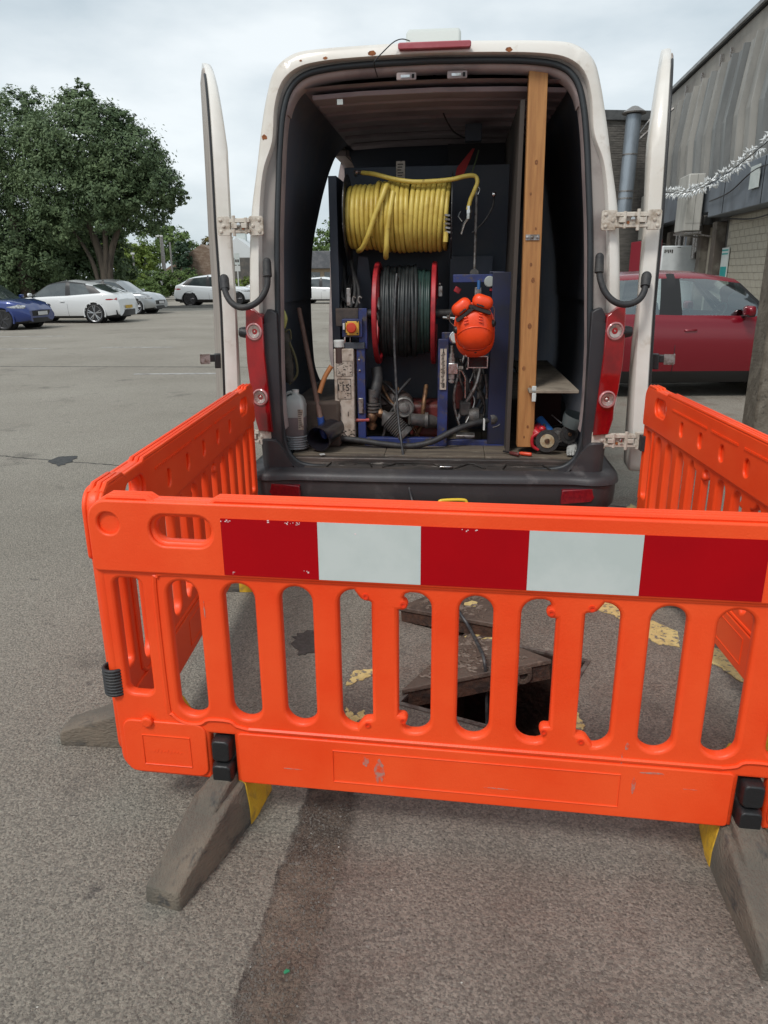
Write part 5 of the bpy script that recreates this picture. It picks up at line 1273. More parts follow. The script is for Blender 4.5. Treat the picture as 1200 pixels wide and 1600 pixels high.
# yellow lifting handle just beyond the barrier
o = thing('lifting_key', 'yellow bent steel lifting key handle behind the front barrier', 'lifting key', (0.337, 3.45, 0.472))
q = Vector((0.337, 3.45, 0.472)); 
pts = [Vector((0.271, 3.45, 0.44)), Vector((0.27, 3.45, 0.486)), Vector((0.289, 3.45, 0.499)), Vector((0.383, 3.45, 0.501)), Vector((0.405, 3.45, 0.488)), Vector((0.407, 3.45, 0.439))]
c = sum(pts, Vector()) / 6; base = Vector((0.298, 3.466, 0.0))
g = G(); g.tube(catmull(pts, 4), .0085, 8); g.tube(catmull([pts[-1], (pts[-1] + pts[0]) / 2 + Vector((0, 0, -.03)), pts[0]], 5), .0085, 8); g.tube([(pts[-1] + pts[0]) / 2 + Vector((0, 0, -.03)), base], .009, 8)
g.build('handle', M('yellow_steel', (.70, .48, .03), .35), o, org=q, smooth=60)

# ================================================================ manhole covers and frame
m_iron = M('cast_iron', (.115, .080, .062), .65, .1, col2=(.070, .048, .038), scale=10, col3=(.17, .12, .09), scale3=30, lo3=.58, hi3=.68, bump=.5, bscale=70)
m_ironw = M('worn_iron_pattern', (.185, .140, .112), .55, .15, col2=(.12, .085, .066), scale=30)
m_ironr = M('shaded_rusty_iron', (.075, .036, .022), .8, col2=(.03, .018, .014), scale=18, bump=.6)  # rust, its colour darkened to carry the shade on the cover skirt
fr = G(); cc = (HL + HF + HR + HB) / 4
for a, b in ((HL, HF), (HF, HR), (HR, HB), (HB, HL)):
    oa = (a - cc).normalized() * .026; ob_ = (b - cc).normalized() * .026
    z1 = Vector((0, 0, .006)); z0 = Vector((0, 0, -.09))
    fr.add([a + z1, b + z1, b + ob_ + z1, a + oa + z1, a + z0, b + z0, b + ob_ + z0, a + oa + z0], [(0, 1, 2, 3), (0, 4, 5, 1), (3, 2, 6, 7)])
fr.build('iron_frame', M('worn_iron_edge', (.20, .17, .15), .45, .4, col2=(.10, .07, .06), scale=30), smooth=0, org=cc, loc=cc, label='square iron frame set in the tarmac round the open hole', category='manhole frame')
def cover(label, A, B, C, th, letters, lug=True, yellow=()):
    """triangular cover; A-B long edge nearest the viewer, C far corner"""
    A, B, C = Vector(A), Vector(B), Vector(C); o = A.copy(); o.z = 0
    t = thing('manhole_cover', label, 'manhole cover', A, group='triangular cast iron manhole covers')
    n = (B - A).cross(C - A).normalized()
    if n.z < 0: n = -n
    X = (B - A).normalized(); Y = n.cross(X)
    def sh(k): c = (A + B + C) / 3; return [c + (p - c) * k for p in (A, B, C)]
    g = G(); a1 = sh(1); a2 = sh(.985)
    g.loft([[p - n * .020 for p in a1], [p - n * .004 for p in a1], a2])
    g.build('plate', m_iron, t, org=A, bevel=.003)
    g = G(); s0 = sh(.96); s1 = sh(.90)
    for i in range(3):
        j = (i + 1) % 3
        g.add([s0[i] - n * .02, s0[j] - n * .02, s1[j] - n * .02, s1[i] - n * .02, s0[i] - n * th, s0[j] - n * th, s1[j] - n * th, s1[i] - n * th], [(0, 1, 5, 4), (2, 3, 7, 6), (4, 5, 6, 7)])
    g.build('skirt', m_ironr, t, org=A, smooth=0)
    if lug:
        q = A.lerp(B, .80) + n * -.018; g = G(); g.lathe([(.034, -.012), (.034, .004), (.018, .004), (.018, -.012)], q - n * .028, -Y, 20, False); g.box(-.034, .034, -.006, .006, -.002, .02, Matrix.Translation(q - n * .016) @ Matrix((X, Y, n)).transposed().to_4x4())
        g.build('lug', m_iron, t, org=A)
    # raised curl pattern on the tread
    g = G(); rnd = random.Random(len(label))
    L = (B - A).length; hgt = (C - A).dot(Y); cx = (C - A).dot(X)
    for k in range(230):
        y = rnd.uniform(.03, hgt - .03); f = y / hgt; x0 = cx * f + .03 + .04 * f; x1 = L + (cx - L) * f - .03 - .04 * f
        if x1 <= x0: continue
        x = rnd.uniform(x0, x1)
        if abs(y - hgt * .30) < .030 and .2 * L < x < .8 * L: continue
        if abs(y - hgt * .52) < .028 and .25 * L < x < .75 * L: continue
        a = rnd.choice((0, .8, 1.6, 2.4)) + rnd.uniform(-.3, .3); r = .017
        pts = [A + X * (x + r * math.cos(a + q * .7)) + Y * (y + r * math.sin(a + q * .7)) + n * .001 for q in range(4)]
        g.tube(pts, [.002, .0058, .0062, .002], 5)
    g.build('tread_pattern', m_ironw, t, org=A, smooth=60, kind='stuff')
    for s, fx, fy, sz in letters:
        p = A + X * (L * fx) + Y * (hgt * fy)
        o2 = link_mesh('raised_letters', text_mesh(s, sz, .004), m_ironw, t, 0)
        o2.matrix_local = Matrix.Translation(p - A + n * .001) @ Matrix((X, Y, n)).transposed().to_4x4()
    for poly in yellow:
        g = G(); pts = [A + X * x + Y * y + n * .0016 for x, y in poly]; m_ = len(pts)
        g.v = pts + [p - n * .001 for p in pts]; g.f = [list(range(m_))]
        g.build('paint_patch', m_yel, t, org=A, smooth=0)
    return t
def blob(cx, cy, r, seed, k=14, sx=1.6):
    rnd = random.Random(seed); return [(cx + r * sx * rnd.uniform(.55, 1.1) * math.cos(i * 2 * PI / k), cy + r * rnd.uniform(.55, 1.1) * math.sin(i * 2 * PI / k)) for i in range(k)]
CA = HL + Vector((.004, .045, .030)); CB = Vector((0.661, 2.601, 0.095)); CC = HB + Vector((.02, .03, .03))
cover('triangular iron cover still hinged at the back of the hole, raised at its right end', CA, CB, CC, .085, [('STANTON', .50, .26, .075), ('SGHI', .5, .50, .070)], True, [blob(.40, .36, .022, 3, 14, 2.2), blob(.44, .30, .018, 4, 12, 2)])
DA, DB, DC = Vector((0.062, 3.143, 0.075)), Vector((0.477, 2.865, 0.12)), Vector((0.697, 3.341, 0.1))
DM = Vector((0.128, 3.481, 0.07))
cover('loose triangular iron cover lying on the tarmac beyond the hole towards the van', DA, DB, Vector((0.526, 3.526, 0.09)), .075, [('TAN', .26, .52, .075), ('SGHI', .30, .24, .070)], False, [blob(.30, .16, .040, 8, 18, 1.1)])
g = G(); g.box(-.05, .05, -.04, .04, 0, .045, Matrix.Rotation(.3, 4, 'Z')); g.build('rusty_block', m_ironr, loc=Vector((0.353, 3.043, 0.0)), label='rusty iron wedge propping the loose cover', category='block', bevel=.008)
# ================================================================ parked cars
m_cglass = M('car_glass_dark', (.035, .045, .048), .04, col2=(.07, .085, .085), scale=1.2, spec=.9, coat=1)
m_trim = M('car_black_trim', (.014, .014, .015), .45)
m_alloy = M('alloy_silver', (.50, .51, .52), .3, .7)
m_alloyd = M('alloy_dark', (.06, .06, .065), .35, .6)
m_plate_y = M('yellow_plate', (.60, .38, .04), .5); m_plate_w = M('white_plate', (.62, .62, .62), .5)
m_headl = M('headlamp', (.55, .57, .58), .08, .3, col2=(.2, .2, .2), scale=14, coat=1)
m_taill = M('tail_lamp', (.30, .008, .015), .15, coat=1)
TYPES = {
 'hatch': dict(L=4.25, W=1.80, wb=(1.30, -1.28), wr=.32, cols=[(-2.12, -2.10, .78, .80, 't'), (-2.04, -1.99, .94, .97, ''), (-1.97, -1.90, .99, 1.02, 'RB'), (-1.62, -1.42, .99, 1.38, 'RT'), (-1.30, -1.22, .985, 1.43, 'C'), (-.25, -.25, .945, 1.49, 'B'), (-.16, -.16, .94, 1.49, 'B2'), (.40, .10, .92, 1.46, ''), (.98, .35, .90, 1.40, 'A'), (1.06, 1.02, .89, .93, 'K'), (1.55, 1.53, .87, .93, ''), (1.85, 1.83, .80, .86, ''), (2.02, 2.0, .70, .75, ''), (2.10, 2.09, .58, .60, 'n')]),
 'coupe': dict(L=4.45, W=1.84, wb=(1.35, -1.34), wr=.345, cols=[(-2.20, -2.16, .80, .82, 't'), (-2.12, -2.02, .96, .99, ''), (-2.06, -1.92, 1.02, 1.05, 'RB'), (-1.65, -1.25, 1.04, 1.32, 'RT'), (-1.30, -1.00, 1.02, 1.38, 'C'), (-.40, -.38, .96, 1.47, 'B'), (-.35, -.32, .955, 1.475, 'B2'), (.40, .0, .93, 1.45, ''), (1.08, .35, .90, 1.37, 'A'), (1.16, 1.12, .89, .93, 'K'), (1.70, 1.68, .80, .85, ''), (2.02, 2.0, .70, .75, ''), (2.17, 2.15, .58, .62, ''), (2.22, 2.21, .50, .52, 'n')]),
 'suv': dict(L=4.45, W=1.85, wb=(1.36, -1.34), wr=.36, cols=[(-2.20, -2.18, .86, .88, 't'), (-2.14, -2.10, 1.05, 1.08, ''), (-2.08, -1.98, 1.12, 1.15, 'RB'), (-1.72, -1.32, 1.14, 1.50, 'RT'), (-1.45, -1.05, 1.12, 1.57, 'C'), (-.30, -.30, 1.05, 1.66, 'B'), (-.22, -.22, 1.045, 1.66, 'B2'), (.40, .05, 1.03, 1.63, ''), (1.00, .36, 1.01, 1.56, 'A'), (1.08, 1.04, 1.0, 1.04, 'K'), (1.65, 1.63, .95, 1.0, ''), (1.98, 1.96, .86, .91, ''), (2.15, 2.13, .70, .74, ''), (2.21, 2.20, .58, .6, 'n')]),
 'crossover': dict(L=4.15, W=1.76, wb=(1.38, -1.30), wr=.34, cols=[(-2.06, -2.04, .80, .82, 't'), (-1.99, -1.94, .99, 1.02, ''), (-1.93, -1.84, 1.06, 1.09, 'RB'), (-1.58, -1.48, 1.08, 1.45, 'RT'), (-1.10, -1.05, 1.07, 1.52, 'C'), (-.22, -.20, 1.05, 1.56, 'B'), (-.08, -.10, 1.045, 1.56, 'B2'), (.45, .25, 1.04, 1.55, ''), (1.16, .66, 1.02, 1.49, 'A'), (1.24, 1.20, 1.0, 1.04, 'K'), (1.60, 1.58, .93, .98, ''), (1.88, 1.86, .82, .87, ''), (2.0, 1.99, .68, .72, ''), (2.065, 2.06, .56, .58, 'n')]),
}
UP = [(0, .925, 1), (.30, .885, 1), (.62, .835, 1), (.86, .785, 1), (.97, .71, 1), (1.0, .55, 1), (1.03, .28, 1), (1.04, 0.0, 1)]
LOW = [(.0, .88), (.08, .935), (.18, .965), (.30, .985), (.42, .995), (.55, 1.0), (.68, 1.0), (.80, .99), (.90, .975), (.96, .955)]
def make_car(kind, label, paint, loc, head, glassm=None, see=False, rims=None, group=None, plate_front=None, plate_rear=None, bumper_dark=True, detail=1):
    T = TYPES[kind]; L = T['L']; W = T['W'] / 2
    t = thing('parked_car', label, 'car', (loc[0], loc[1], 0), math.atan2(head[1], head[0]), group)
    cols = []
    cc = T['cols']
    for i in range(len(cc) - 1):
        a, b = cc[i], cc[i + 1]
        n = max(1, int(abs(b[0] - a[0]) / .07), int(abs(b[1] - a[1]) / .09))
        for k in range(n):
            f = k / n
            cols.append(([a[q] + (b[q] - a[q]) * f for q in range(4)], i, k, n))
    cols.append((list(cc[-1][:4]), len(cc) - 1, 0, 1))
    tags = [c[4] for c in cc]
    def plan(x):
        e = (abs(x) - (L / 2 - .75)) / .75
        return 1 - (.26 if x > 0 else .20) * max(0, e) ** 2.4
    z0 = .20
    grid = []
    for (xl, xh, zb, zt), i, k, n in cols:
        r = []
        zz0 = z0 + .06 * max(0, (abs(xl) - L / 2 + .4) / .4)
        for f, g_ in LOW:
            z = zz0 + (zb - zz0) * f
            bulge = .05 * math.sin(min(1, f * 1.1) * PI) * max(0, (abs(xl) - (L / 2 - .25)) / .25)
            r.append((xl + math.copysign(bulge, xl), W * g_ * plan(xl), z))
        for tt, g_, _ in UP:
            z = zb + (zt - zb) * min(tt, 1) + (.03 * max(0, tt - 1) / .04 * (1 if zt - zb > .2 else .6)); x = xl + (xh - xl) * min(1, tt)
            gg = g_ if zt - zb > .15 else (g_ * .5 + .5 * (.925 * (1 - (tt / 1.04) ** 3.2) if tt < 1.04 else 0))
            r.append((x, W * gg * plan(xl), z))
        grid.append(r)
    nl = len(LOW); nr = len(grid[0])
    wr = T['wr']; arch = wr + .045
    # snap vertices near the wheel arches
    for cx in T['wb']:
        for r in grid:
            for j in range(nl):
                x, y, z = r[j]; d = math.hypot(x - cx, z - wr)
                if abs(d - arch) < .036 and z > .1:
                    f = arch / d; r[j] = (cx + (x - cx) * f, y, wr + (z - wr) * f)
    bins = {}
    iA = tags.index('A'); iK = tags.index('K'); iB = tags.index('B'); iB2 = tags.index('B2'); iC = tags.index('C'); iRT = tags.index('RT'); iRB = tags.index('RB')
    for c in range(len(grid) - 1):
        i = cols[c][1]; k = cols[c][2]; n = cols[c][3]
        for j in range(nr - 1):
            p = [grid[c][j], grid[c + 1][j], grid[c + 1][j + 1], grid[c][j + 1]]
            mx_ = sum(q[0] for q in p) / 4; mz = sum(q[2] for q in p) / 4
            b = 'body'
            if j < nl - 1:
                if any(math.hypot(mx_ - cx, mz - wr) < arch - .005 for cx in T['wb']): continue
                if j < 1: b = 'trim'
                if kind in ('suv', 'crossover') and j < 2: b = 'trim'
            elif j >= nl:
                u = j - nl
                if iB2 <= i < iA or iC <= i < iB:
                    front = iB2 <= i
                    lo, hi = (iB2, iA) if front else (iC, iB)
                    edge = (i == lo and k == 0) or (i == hi - 1 and k == n - 1)
                    if u < 3: b = ('side_window_f' if front else 'side_window_r') if not edge and not (u == 2 and k < 0) else 'trim'
                    elif u == 3: b = 'trim' if kind == 'coupe' else 'body'
                elif iB <= i < iB2 and u < 4: b = 'side_pillar'
                elif i == iA: b = 'windscreen' if u >= 1 or 1 else 'body'
                elif i == iRB and u >= 2: b = 'rear_window'
                elif i == iRT and u < 3 and kind != 'hatch': b = 'trim'
            bins.setdefault(b, []).append((p, j))
    gm = glassm or m_cglass
    for b, fs in bins.items():
        for s in ((1, -1) if b.startswith('side') or b == 'trim' else (0,)):
            g = G()
            idx = {}
            for p, j in fs:
                for sg in ((s,) if s else (1, -1)):
                    ids = []
                    for q in p:
                        key = (round(q[0], 4), round(q[1] * sg, 4), round(q[2], 4))
                        if key not in idx: idx[key] = len(g.v); g.v.append(Vector((q[0], q[1] * sg, q[2])))
                        if idx[key] not in ids: ids.append(idx[key])
                    if len(ids) > 2: g.f.append(ids)
            if b == 'body':       # close nose and tail
                for e in (0, len(grid) - 1):
                    ring_ = [grid[e][j] for j in range(nr)] + [(x, -y, z) for x, y, z in grid[e][::-1]][1:-0 or None]
                    base = len(g.v); g.v += [Vector(q) for q in ring_]; g.f.append(list(range(base, base + len(ring_))))
            nm = {'side_window_f': 'side_window', 'side_window_r': 'side_window', 'side_pillar': 'pillar_trim', 'trim': 'black_trim'}.get(b, b)
            mt = {'body': paint, 'trim': m_trim, 'side_pillar': m_trim}.get(b, gm)
            g.build(nm, mt, t, smooth=40)
    # underside and wheel wells
    g = G(); g.box(-L / 2 + .25, L / 2 - .25, -W + .28, W - .28, .17, .62); g.build('underbody', m_dark, t)
    if not see:
        pass
    for cx in T['wb']:
        for s in (-1, 1):
            y = s * (W - .115)
            g = G(); g.lathe([(.2, -.10), (wr - .03, -.105), (wr, -.08), (wr + .002, 0), (wr, .08), (wr - .03, .105), (.2, .10)], (0, 0, 0), (0, 1, 0), 26)
            w_ = g.build('wheel', m_tyre, t, loc=(cx, y, wr))
            g = G(); R_ = wr - .085
            g.lathe([(R_, .100), (R_ + .015, .108), (R_ + .018, .09)], (0, 0, 0), (0, s, 0), 26, False)
            g.lathe([(.045, .07), (.045, .102), (.003, .106)], (0, 0, 0), (0, s, 0), 12)
            for k in range(5 if detail < 2 else 5):
                a = k * 2 * PI / 5 + .3
                for da in (-.16, .16):
                    g.tube([(.04 * math.cos(a), s * .095, .04 * math.sin(a)), (R_ * math.cos(a + da), s * .100, R_ * math.sin(a + da))], [.020, .016], 5)
            g.build('rim', rims or m_alloy, w_)
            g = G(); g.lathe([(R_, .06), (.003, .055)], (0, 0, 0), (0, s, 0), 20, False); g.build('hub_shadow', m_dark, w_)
            g = G(); g.lathe([(arch + .004, -.20), (arch + .004, .09)], (0, 0, 0), (0, s, 0), 26, False); g.lathe([(arch, -.19), (.003, -.19)], (0, 0, 0), (0, s, 0), 26, False)
            g.v = [v for v in g.v]; ob = g.build('wheel_well', m_dark, t, loc=(cx, y, wr))
            if kind in ('crossover', 'suv') or 1:
                g = G(); g.tube([((arch + .012) * math.cos(a), s * .090, (arch + .012) * math.sin(a)) for a in [R(-18 + 216 * q / 18) for q in range(19)]], .030, 6); g.build('arch_lip', m_trim if kind in ('suv', 'crossover') else paint, t, loc=(cx, y, wr))
    def yat(x, z):  # half width of the lower body
        f = min(.96, max(0, (z - z0) / .72)); g_ = 1
        for (f0, g0), (f1, g1) in zip(LOW, LOW[1:]):
            if f0 <= f <= f1: g_ = g0 + (g1 - g0) * (f - f0) / (f1 - f0)
        return W * g_ * plan(x)
    zb = 1.0 if kind in ('suv', 'crossover') else .90
    for s in (-1, 1):
        # door seams
        for xs_ in ((cc[iB2][0], 0), (cc[iC][0] + .12, 0), (cc[iA][0] - .05, 0)):
            x = xs_[0]
            g = G(); g.loft([[(x - .004, s * (yat(x, z) + .0015), z) for z in [.26 + q * (zb - .28) / 8 for q in range(9)]], [(x + .004, s * (yat(x, z) + .0015), z) for z in [.26 + q * (zb - .28) / 8 for q in range(9)]]], False, False); g.build('door_seam', m_trim, t)
        for x in (cc[iB2][0] + .18, cc[iC][0] + .25):
            if kind == 'coupe' and x < -.6: continue
            g = G(); zz = zb - .14; g.tube([(x - .085, s * (yat(x, zz) - .005), zz), (x - .07, s * (yat(x, zz) + .028), zz), (x + .07, s * (yat(x, zz) + .028), zz + .004), (x + .085, s * (yat(x, zz) - .005), zz + .004)], .013, 6); g.build('door_handle', paint, t, smooth=60)
        # mirror
        x = cc[iA][0] - (.40 if kind == 'crossover' else .10); y = W * .93
        g = G(); g.loft([[(x + xx * k, s * (y + .03 + yy), zb + .09 + z_ * k) for xx, z_ in rrect(-.05, .06, -.06, .07, .04, 4)] for yy, k in ((.02, .75), (.06, 1), (.17, 1), (.21, .6))]); mi = g.build('wing_mirror', paint, t, smooth=60)
        g = G(); g.tube([(x, s * (y - .02), zb + .01), (x, s * (y + .09), zb + .06)], [.028, .02], 8); g.loft([[(x + xx * .9, s * (y + .03 + yy), zb + .055 + z_ * .5) for xx, z_ in rrect(-.05, .06, -.06, .03, .03, 3)] for yy in (.05, .18)]); g.build('mirror_stalk', m_trim, mi)
        # lamps
        def lens(name, mat, x0, x1, za, zb_, bul=.012):
            rings = []
            for q in range(7):
                x = x0 + (x1 - x0) * q / 6; k = math.sin(PI * (q + .6) / 7.2) ** .5
                zc_ = (za + zb_) / 2; hh = (zb_ - za) / 2 * k
                rings.append([(x, s * (W * plan(x) * gf + bul * (1 - abs(o_))), zc_ + hh * o_) for o_, gf in ((-1, .985), (-.5, .99), (0, .985), (.5, .975), (1, .96))])
            g = G(); g.loft(rings, False, False); return g.build(name, mat, t, smooth=60)
        e = L / 2
        lens('headlight', m_headl, e - .62, e - .10, zb - .26, zb - .12)
        lens('tail_light', m_taill, -e + .42, -e + .06, zb - .16, zb + .02)
    # front face
    e = L / 2
    g = G(); g.loft([[(e + .012 + .03 * 0 - (abs(y) / W) ** 2 * .12, y, z) for y in [W * q / 6 * .62 for q in range(-6, 7)]] for z in (.58, .50, .42)], False, False); g.build('grille', m_trim, t)
    g = G(); g.loft([[(e + .020 - (abs(y) / W) ** 2 * .14, y, z) for y in [W * q / 6 * .78 for q in range(-6, 7)]] for z in (.36, .30, .22)], False, False); g.build('lower_grille', m_trim, t)
    if plate_front: g = G(); g.box(e + .02, e + .035, -.26, .26, .44, .55); g.build('number_plate', m_plate_w, t)
    if plate_rear: g = G(); g.box(-e - .030, -e - .012, -.26, .26, .50, .61); g.build('number_plate', m_plate_y, t)
    if bumper_dark:
        g = G(); g.loft([[(-e - .03 + (abs(y) / W) ** 2.2 * .16, y, z) for y in [W * q / 6 * .9 for q in range(-6, 7)]] for z in (.46, .34, .24)], False, False); g.build('rear_diffuser', m_trim, t)
    return t
def paint(name, col, metal=.3): return M(name, col, .3, metal, coat=1)
def place(gp, head, fwd, lat):     # from the ground point of a wheel contact to the car centre
    h = Vector((head[0], head[1], 0)).normalized(); l = Vector((-h.y, h.x, 0)); return Vector(gp) + h * fwd + l * lat, h
p_white = paint('white_paint', (.70, .71, .71), 0); p_silver = paint('silver_paint', (.38, .40, .41), .5); p_blue = paint('blue_paint', (.010, .032, .17), .3); p_red = M('red_paint', (.20, .004, .014), .25, .2, coat=.5); p_wh2 = paint('pearl_white_paint', (.66, .69, .71), 0)
grp = 'cars parked across the car park'
h = (-.99, .12); c, hh = place((-10.31, 27.461, 0.0), h, 1.34, -.80)
make_car('coupe', 'white hatchback with sloping roof parked with its tail to the right', p_white, c, hh, group=grp, plate_rear=True)
h = (.99, -.12); c, hh = place((-10.942, 34.073, 0.0), h, -1.30, .78)
make_car('hatch', 'silver hatchback half hidden behind the white hatchback', p_silver, c, hh, group=grp, plate_front=True)
c, hh = place((-11.942, 24.054, 0.0), h, -1.30, .78)
make_car('hatch', 'blue car at the left edge with black wheels', p_blue, c, hh, rims=m_alloyd, group=grp, plate_front=True)
c, hh = place((-10.92, 43.587, 0.0), (1, .0), 1.34, .80)
make_car('suv', 'white sloping roofed sport utility car seen left of the van door', p_wh2, c, hh, rims=m_alloyd, group=grp)
make_car('hatch', 'white car partly visible behind the white sport utility car', p_white, (c.x + 2.6, c.y + 7, 0), Vector((1, .3, 0)), group=grp)
make_car('hatch', 'white car glimpsed through the side doorway of the van', p_white, ((-3.244, 46.0, 1.06)[0], 46, 0), Vector((1, -.2, 0)), group=grp)
make_car('hatch', 'dark grey car glimpsed through the van doorway farther back', paint('grey_paint', (.10, .11, .12)), ((-3.84, 52.0, 0.997)[0], 54, 0), Vector((1, .1, 0)), group=grp)
# the red car close by on the right, with an interior
m_cg = glass('car_glass_clear', (.80, .88, .86), .02, .9)
rc = make_car('crossover', 'shiny dark red car parked behind the right van door', p_red, (3.78, 10.38, 0), Vector((1, 0, 0)), glassm=m_cg, see=True, group=grp)
m_seat = M('seat_fabric', (.03, .032, .035), .8)
g = G(); g.box(-1.6, 1.05, -.72, .72, .60, .66); g.box(.85, 1.18, -.70, .70, .66, .98); g.build('interior', m_seat, rc, bevel=.03)
for x in (.12, -.85):
    for y in (-.36, .36):
        g = G(); g.loft([[(x - .30 + (z - .7) * -.22 + dx, y + dy, z) for dx, dy in ((-.05, -.22 * k), (.06, -.22 * k), (.06, .22 * k), (-.05, .22 * k))] for z, k in ((.70, 1), (1.0, 1), (1.18, .85), (1.22, .5))])
        g.loft([[(x - .42 + dx, y + dy * k, z) for dx, dy in ((-.04, -.12), (.04, -.12), (.04, .12), (-.04, .12))] for z, k in ((1.24, .8), (1.28, 1), (1.38, 1), (1.41, .7))]); g.box(x - .3, x + .25, y - .24, y + .24, .66, .78)
        g.build('seat', m_seat, rc, bevel=.02)
g = G(); g.tube([(.62 + .09 * math.sin(a), -.36 + .17 * math.cos(a), 1.02 + .15 * math.sin(a)) for a in [i * PI / 10 for i in range(20)]], .014, 6, closed=True); g.tube([(.62, -.36, 1.02), (.80, -.36, .95)], .03, 6); g.build('steering_wheel', m_trim, rc)
# ================================================================ long building on the right
BA = 7.3
BM_ = Matrix.Translation(Vector((7.2 * math.cos(R(BA)), -7.2 * math.sin(R(BA)), 0)))
BR = R(90 - BA)
bld = thing('concrete_building', 'long flat roofed building clad in weathered grey ribbed concrete panels', 'building', BM_.translation, BR)
def bb(x0, x1, y0, y1, z0, z1): g = G(); g.box(x0, x1, y0, y1, z0, z1); return g
m_conc = M('weathered_concrete', (.34, .33, .305), .85, col2=(.20, .20, .19), scale=.9, lo=.38, hi=.66, stretch=(1.5, 1, .35), col3=(.24, .225, .20), scale3=3, lo3=.58, hi3=.75, bump=.3, bscale=14)
m_conc2 = M('concrete_panel_dark', (.265, .272, .266), .85, col2=(.155, .162, .162), scale=1.1, lo=.35, hi=.65, stretch=(2, 1, .3), bump=.3, bscale=14)
m_fascia = M('render_fascia', (.33, .305, .27), .85, col2=(.22, .20, .18), scale=.8, lo=.4, hi=.66, col3=(.28, .24, .19), scale3=2.5, lo3=.6, hi3=.72)
m_beam = M('painted_grey_beam', (.150, .170, .195), .6, col2=(.10, .112, .128), scale=1.5, lo=.42, hi=.66, stretch=(1, 1, .5), col3=(.20, .205, .20), scale3=5, lo3=.62, hi3=.74)
X0, X1 = 6.0, 34.0
bb(X0, X1, -9, -.02, 0, 8.25).build('core_wall', m_fascia, bld)
bb(X0 - .1, X1, -9.1, .14, 8.25, 8.36).build('roof_edge', M('lead_edge', (.30, .31, .31), .6, col2=(.2, .2, .2), scale=3), bld)
bb(X0 - .1, X1, -9.05, .05, 8.20, 8.249).build('roof_edge', m_dark, bld)
rnd = random.Random(5); x = X0; k = 0
while x < X1 - .5:
    w = 1.02; g = G(); zt = 7.62 + rnd.uniform(-.02, .02)
    prof = [(zt, .02), (5.75, .26), (4.28, .20)]
    d2 = .16
    for (z0_, a), (z1_, b) in zip(prof, prof[1:]):
        # each panel: a shallow channel with one raised rib edge
        xs_ = [(x + .01, d2), (x + .10, d2), (x + .16, 0), (x + w - .02, 0)]
        g.add([(q, a + e - .02, z0_) for q, e in xs_] + [(q, b + e - .02, z1_) for q, e in xs_] + [(xs_[0][0], -.02, z0_), (xs_[0][0], -.02, z1_)], [(0, 1, 5, 4), (1, 2, 6, 5), (2, 3, 7, 6), (0, 4, 9, 8)])
    g.add([(x + .01, .0, zt), (x + .01, d2, zt), (x + .10, d2, zt), (x + .16, .0, zt)], [(0, 1, 2, 3)])
    g.build('cladding_panel', m_conc if rnd.random() < .5 else m_conc2, bld, smooth=0)
    if rnd.random() < .6 and x > 15:
        bb(x + .5, x + .56, .02, .10, zt + .02, zt + rnd.uniform(.15, .35)).build('wall_bracket', m_steel, bld)
    x += w; k += 1
bb(X0, 24.6, .0, .55, 3.12, 4.22).build('grey_beam', m_beam, bld, bevel=.02)
bb(24.9, 26.3, .0, .45, 3.3, 4.2).build('grey_beam', m_beam, bld, bevel=.02)
bb(27.4, 33.5, .0, .55, 3.30, 4.22).build('grey_beam', m_beam, bld, bevel=.02)
for xx in (14.2, 17.0, 20.2, 23.2): bb(xx, xx + .03, .551, .56, 3.14, 4.20).build('beam_joint', m_dark, bld)
# cables sagging along the beam
g = G(); g.tube(catmull([(14, .58, 4.1), (18, .62, 3.9), (20.6, .62, 3.95), (22.5, .62, 3.62), (24.4, .6, 3.55)], 6), .018, 6); g.tube(catmull([(14, .2, 3.02), (19, .25, 2.95), (21.5, .25, 2.88), (23.8, .2, 3.02), (24.8, .2, 2.95)], 6), .02, 6); g.tube(catmull([(26.4, .6, 3.9), (27.2, .62, 3.62), (28.4, .6, 3.95)], 5), .014, 6)
g.build('wall_cable', m_black, bld)
# block wall below the beam
m_block = M('buff_block', (.36, .33, .265), .9, col2=(.25, .23, .19), scale=2.2, lo=.38, hi=.66, col3=(.38, .35, .29), scale3=7, lo3=.58, hi3=.72, bump=.5, bscale=25)
bb(X0, 24.2, -.05, .02, 0, 3.10).build('mortar_wall', M('mortar', (.25, .23, .195), .95), bld)
bw, bh = .40, .19
meshes = []
for q in range(4):
    g = G(); j = [rnd.uniform(-.004, .004) for _ in range(4)]
    g.add([(.003, .02, .003), (bw - .003, .02, .003), (bw - .003, .02, bh - .003), (.003, .02, bh - .003), (.010, .034 + j[0], .010), (bw - .010, .034 + j[1], .010), (bw - .010, .034 + j[2], bh - .010), (.010, .034 + j[3], bh - .010)], [(4, 5, 6, 7), (0, 1, 5, 4), (1, 2, 6, 5), (2, 3, 7, 6), (3, 0, 4, 7)])
    me = bpy.data.meshes.new('block'); me.from_pydata([tuple(v) for v in g.v], [], g.f); me.materials.append(m_block); meshes.append(me)
far = G()
for row in range(16):
    z = row * bh + .03; x = 24.15 - bw - (row % 2) * bw / 2
    while x > X0:
        if x > 18.9:
            ob = bpy.data.objects.new('block', rnd.choice(meshes)); COL.objects.link(ob); ob.parent = bld; ob.location = (x, rnd.uniform(-.004, .004), z)
        else: far.box(x + .01, x + bw - .01, .015, .045, z + .01, z + bh - .01)
        x -= bw
far.build('blockwork', m_block, bld, kind='stuff', smooth=0)
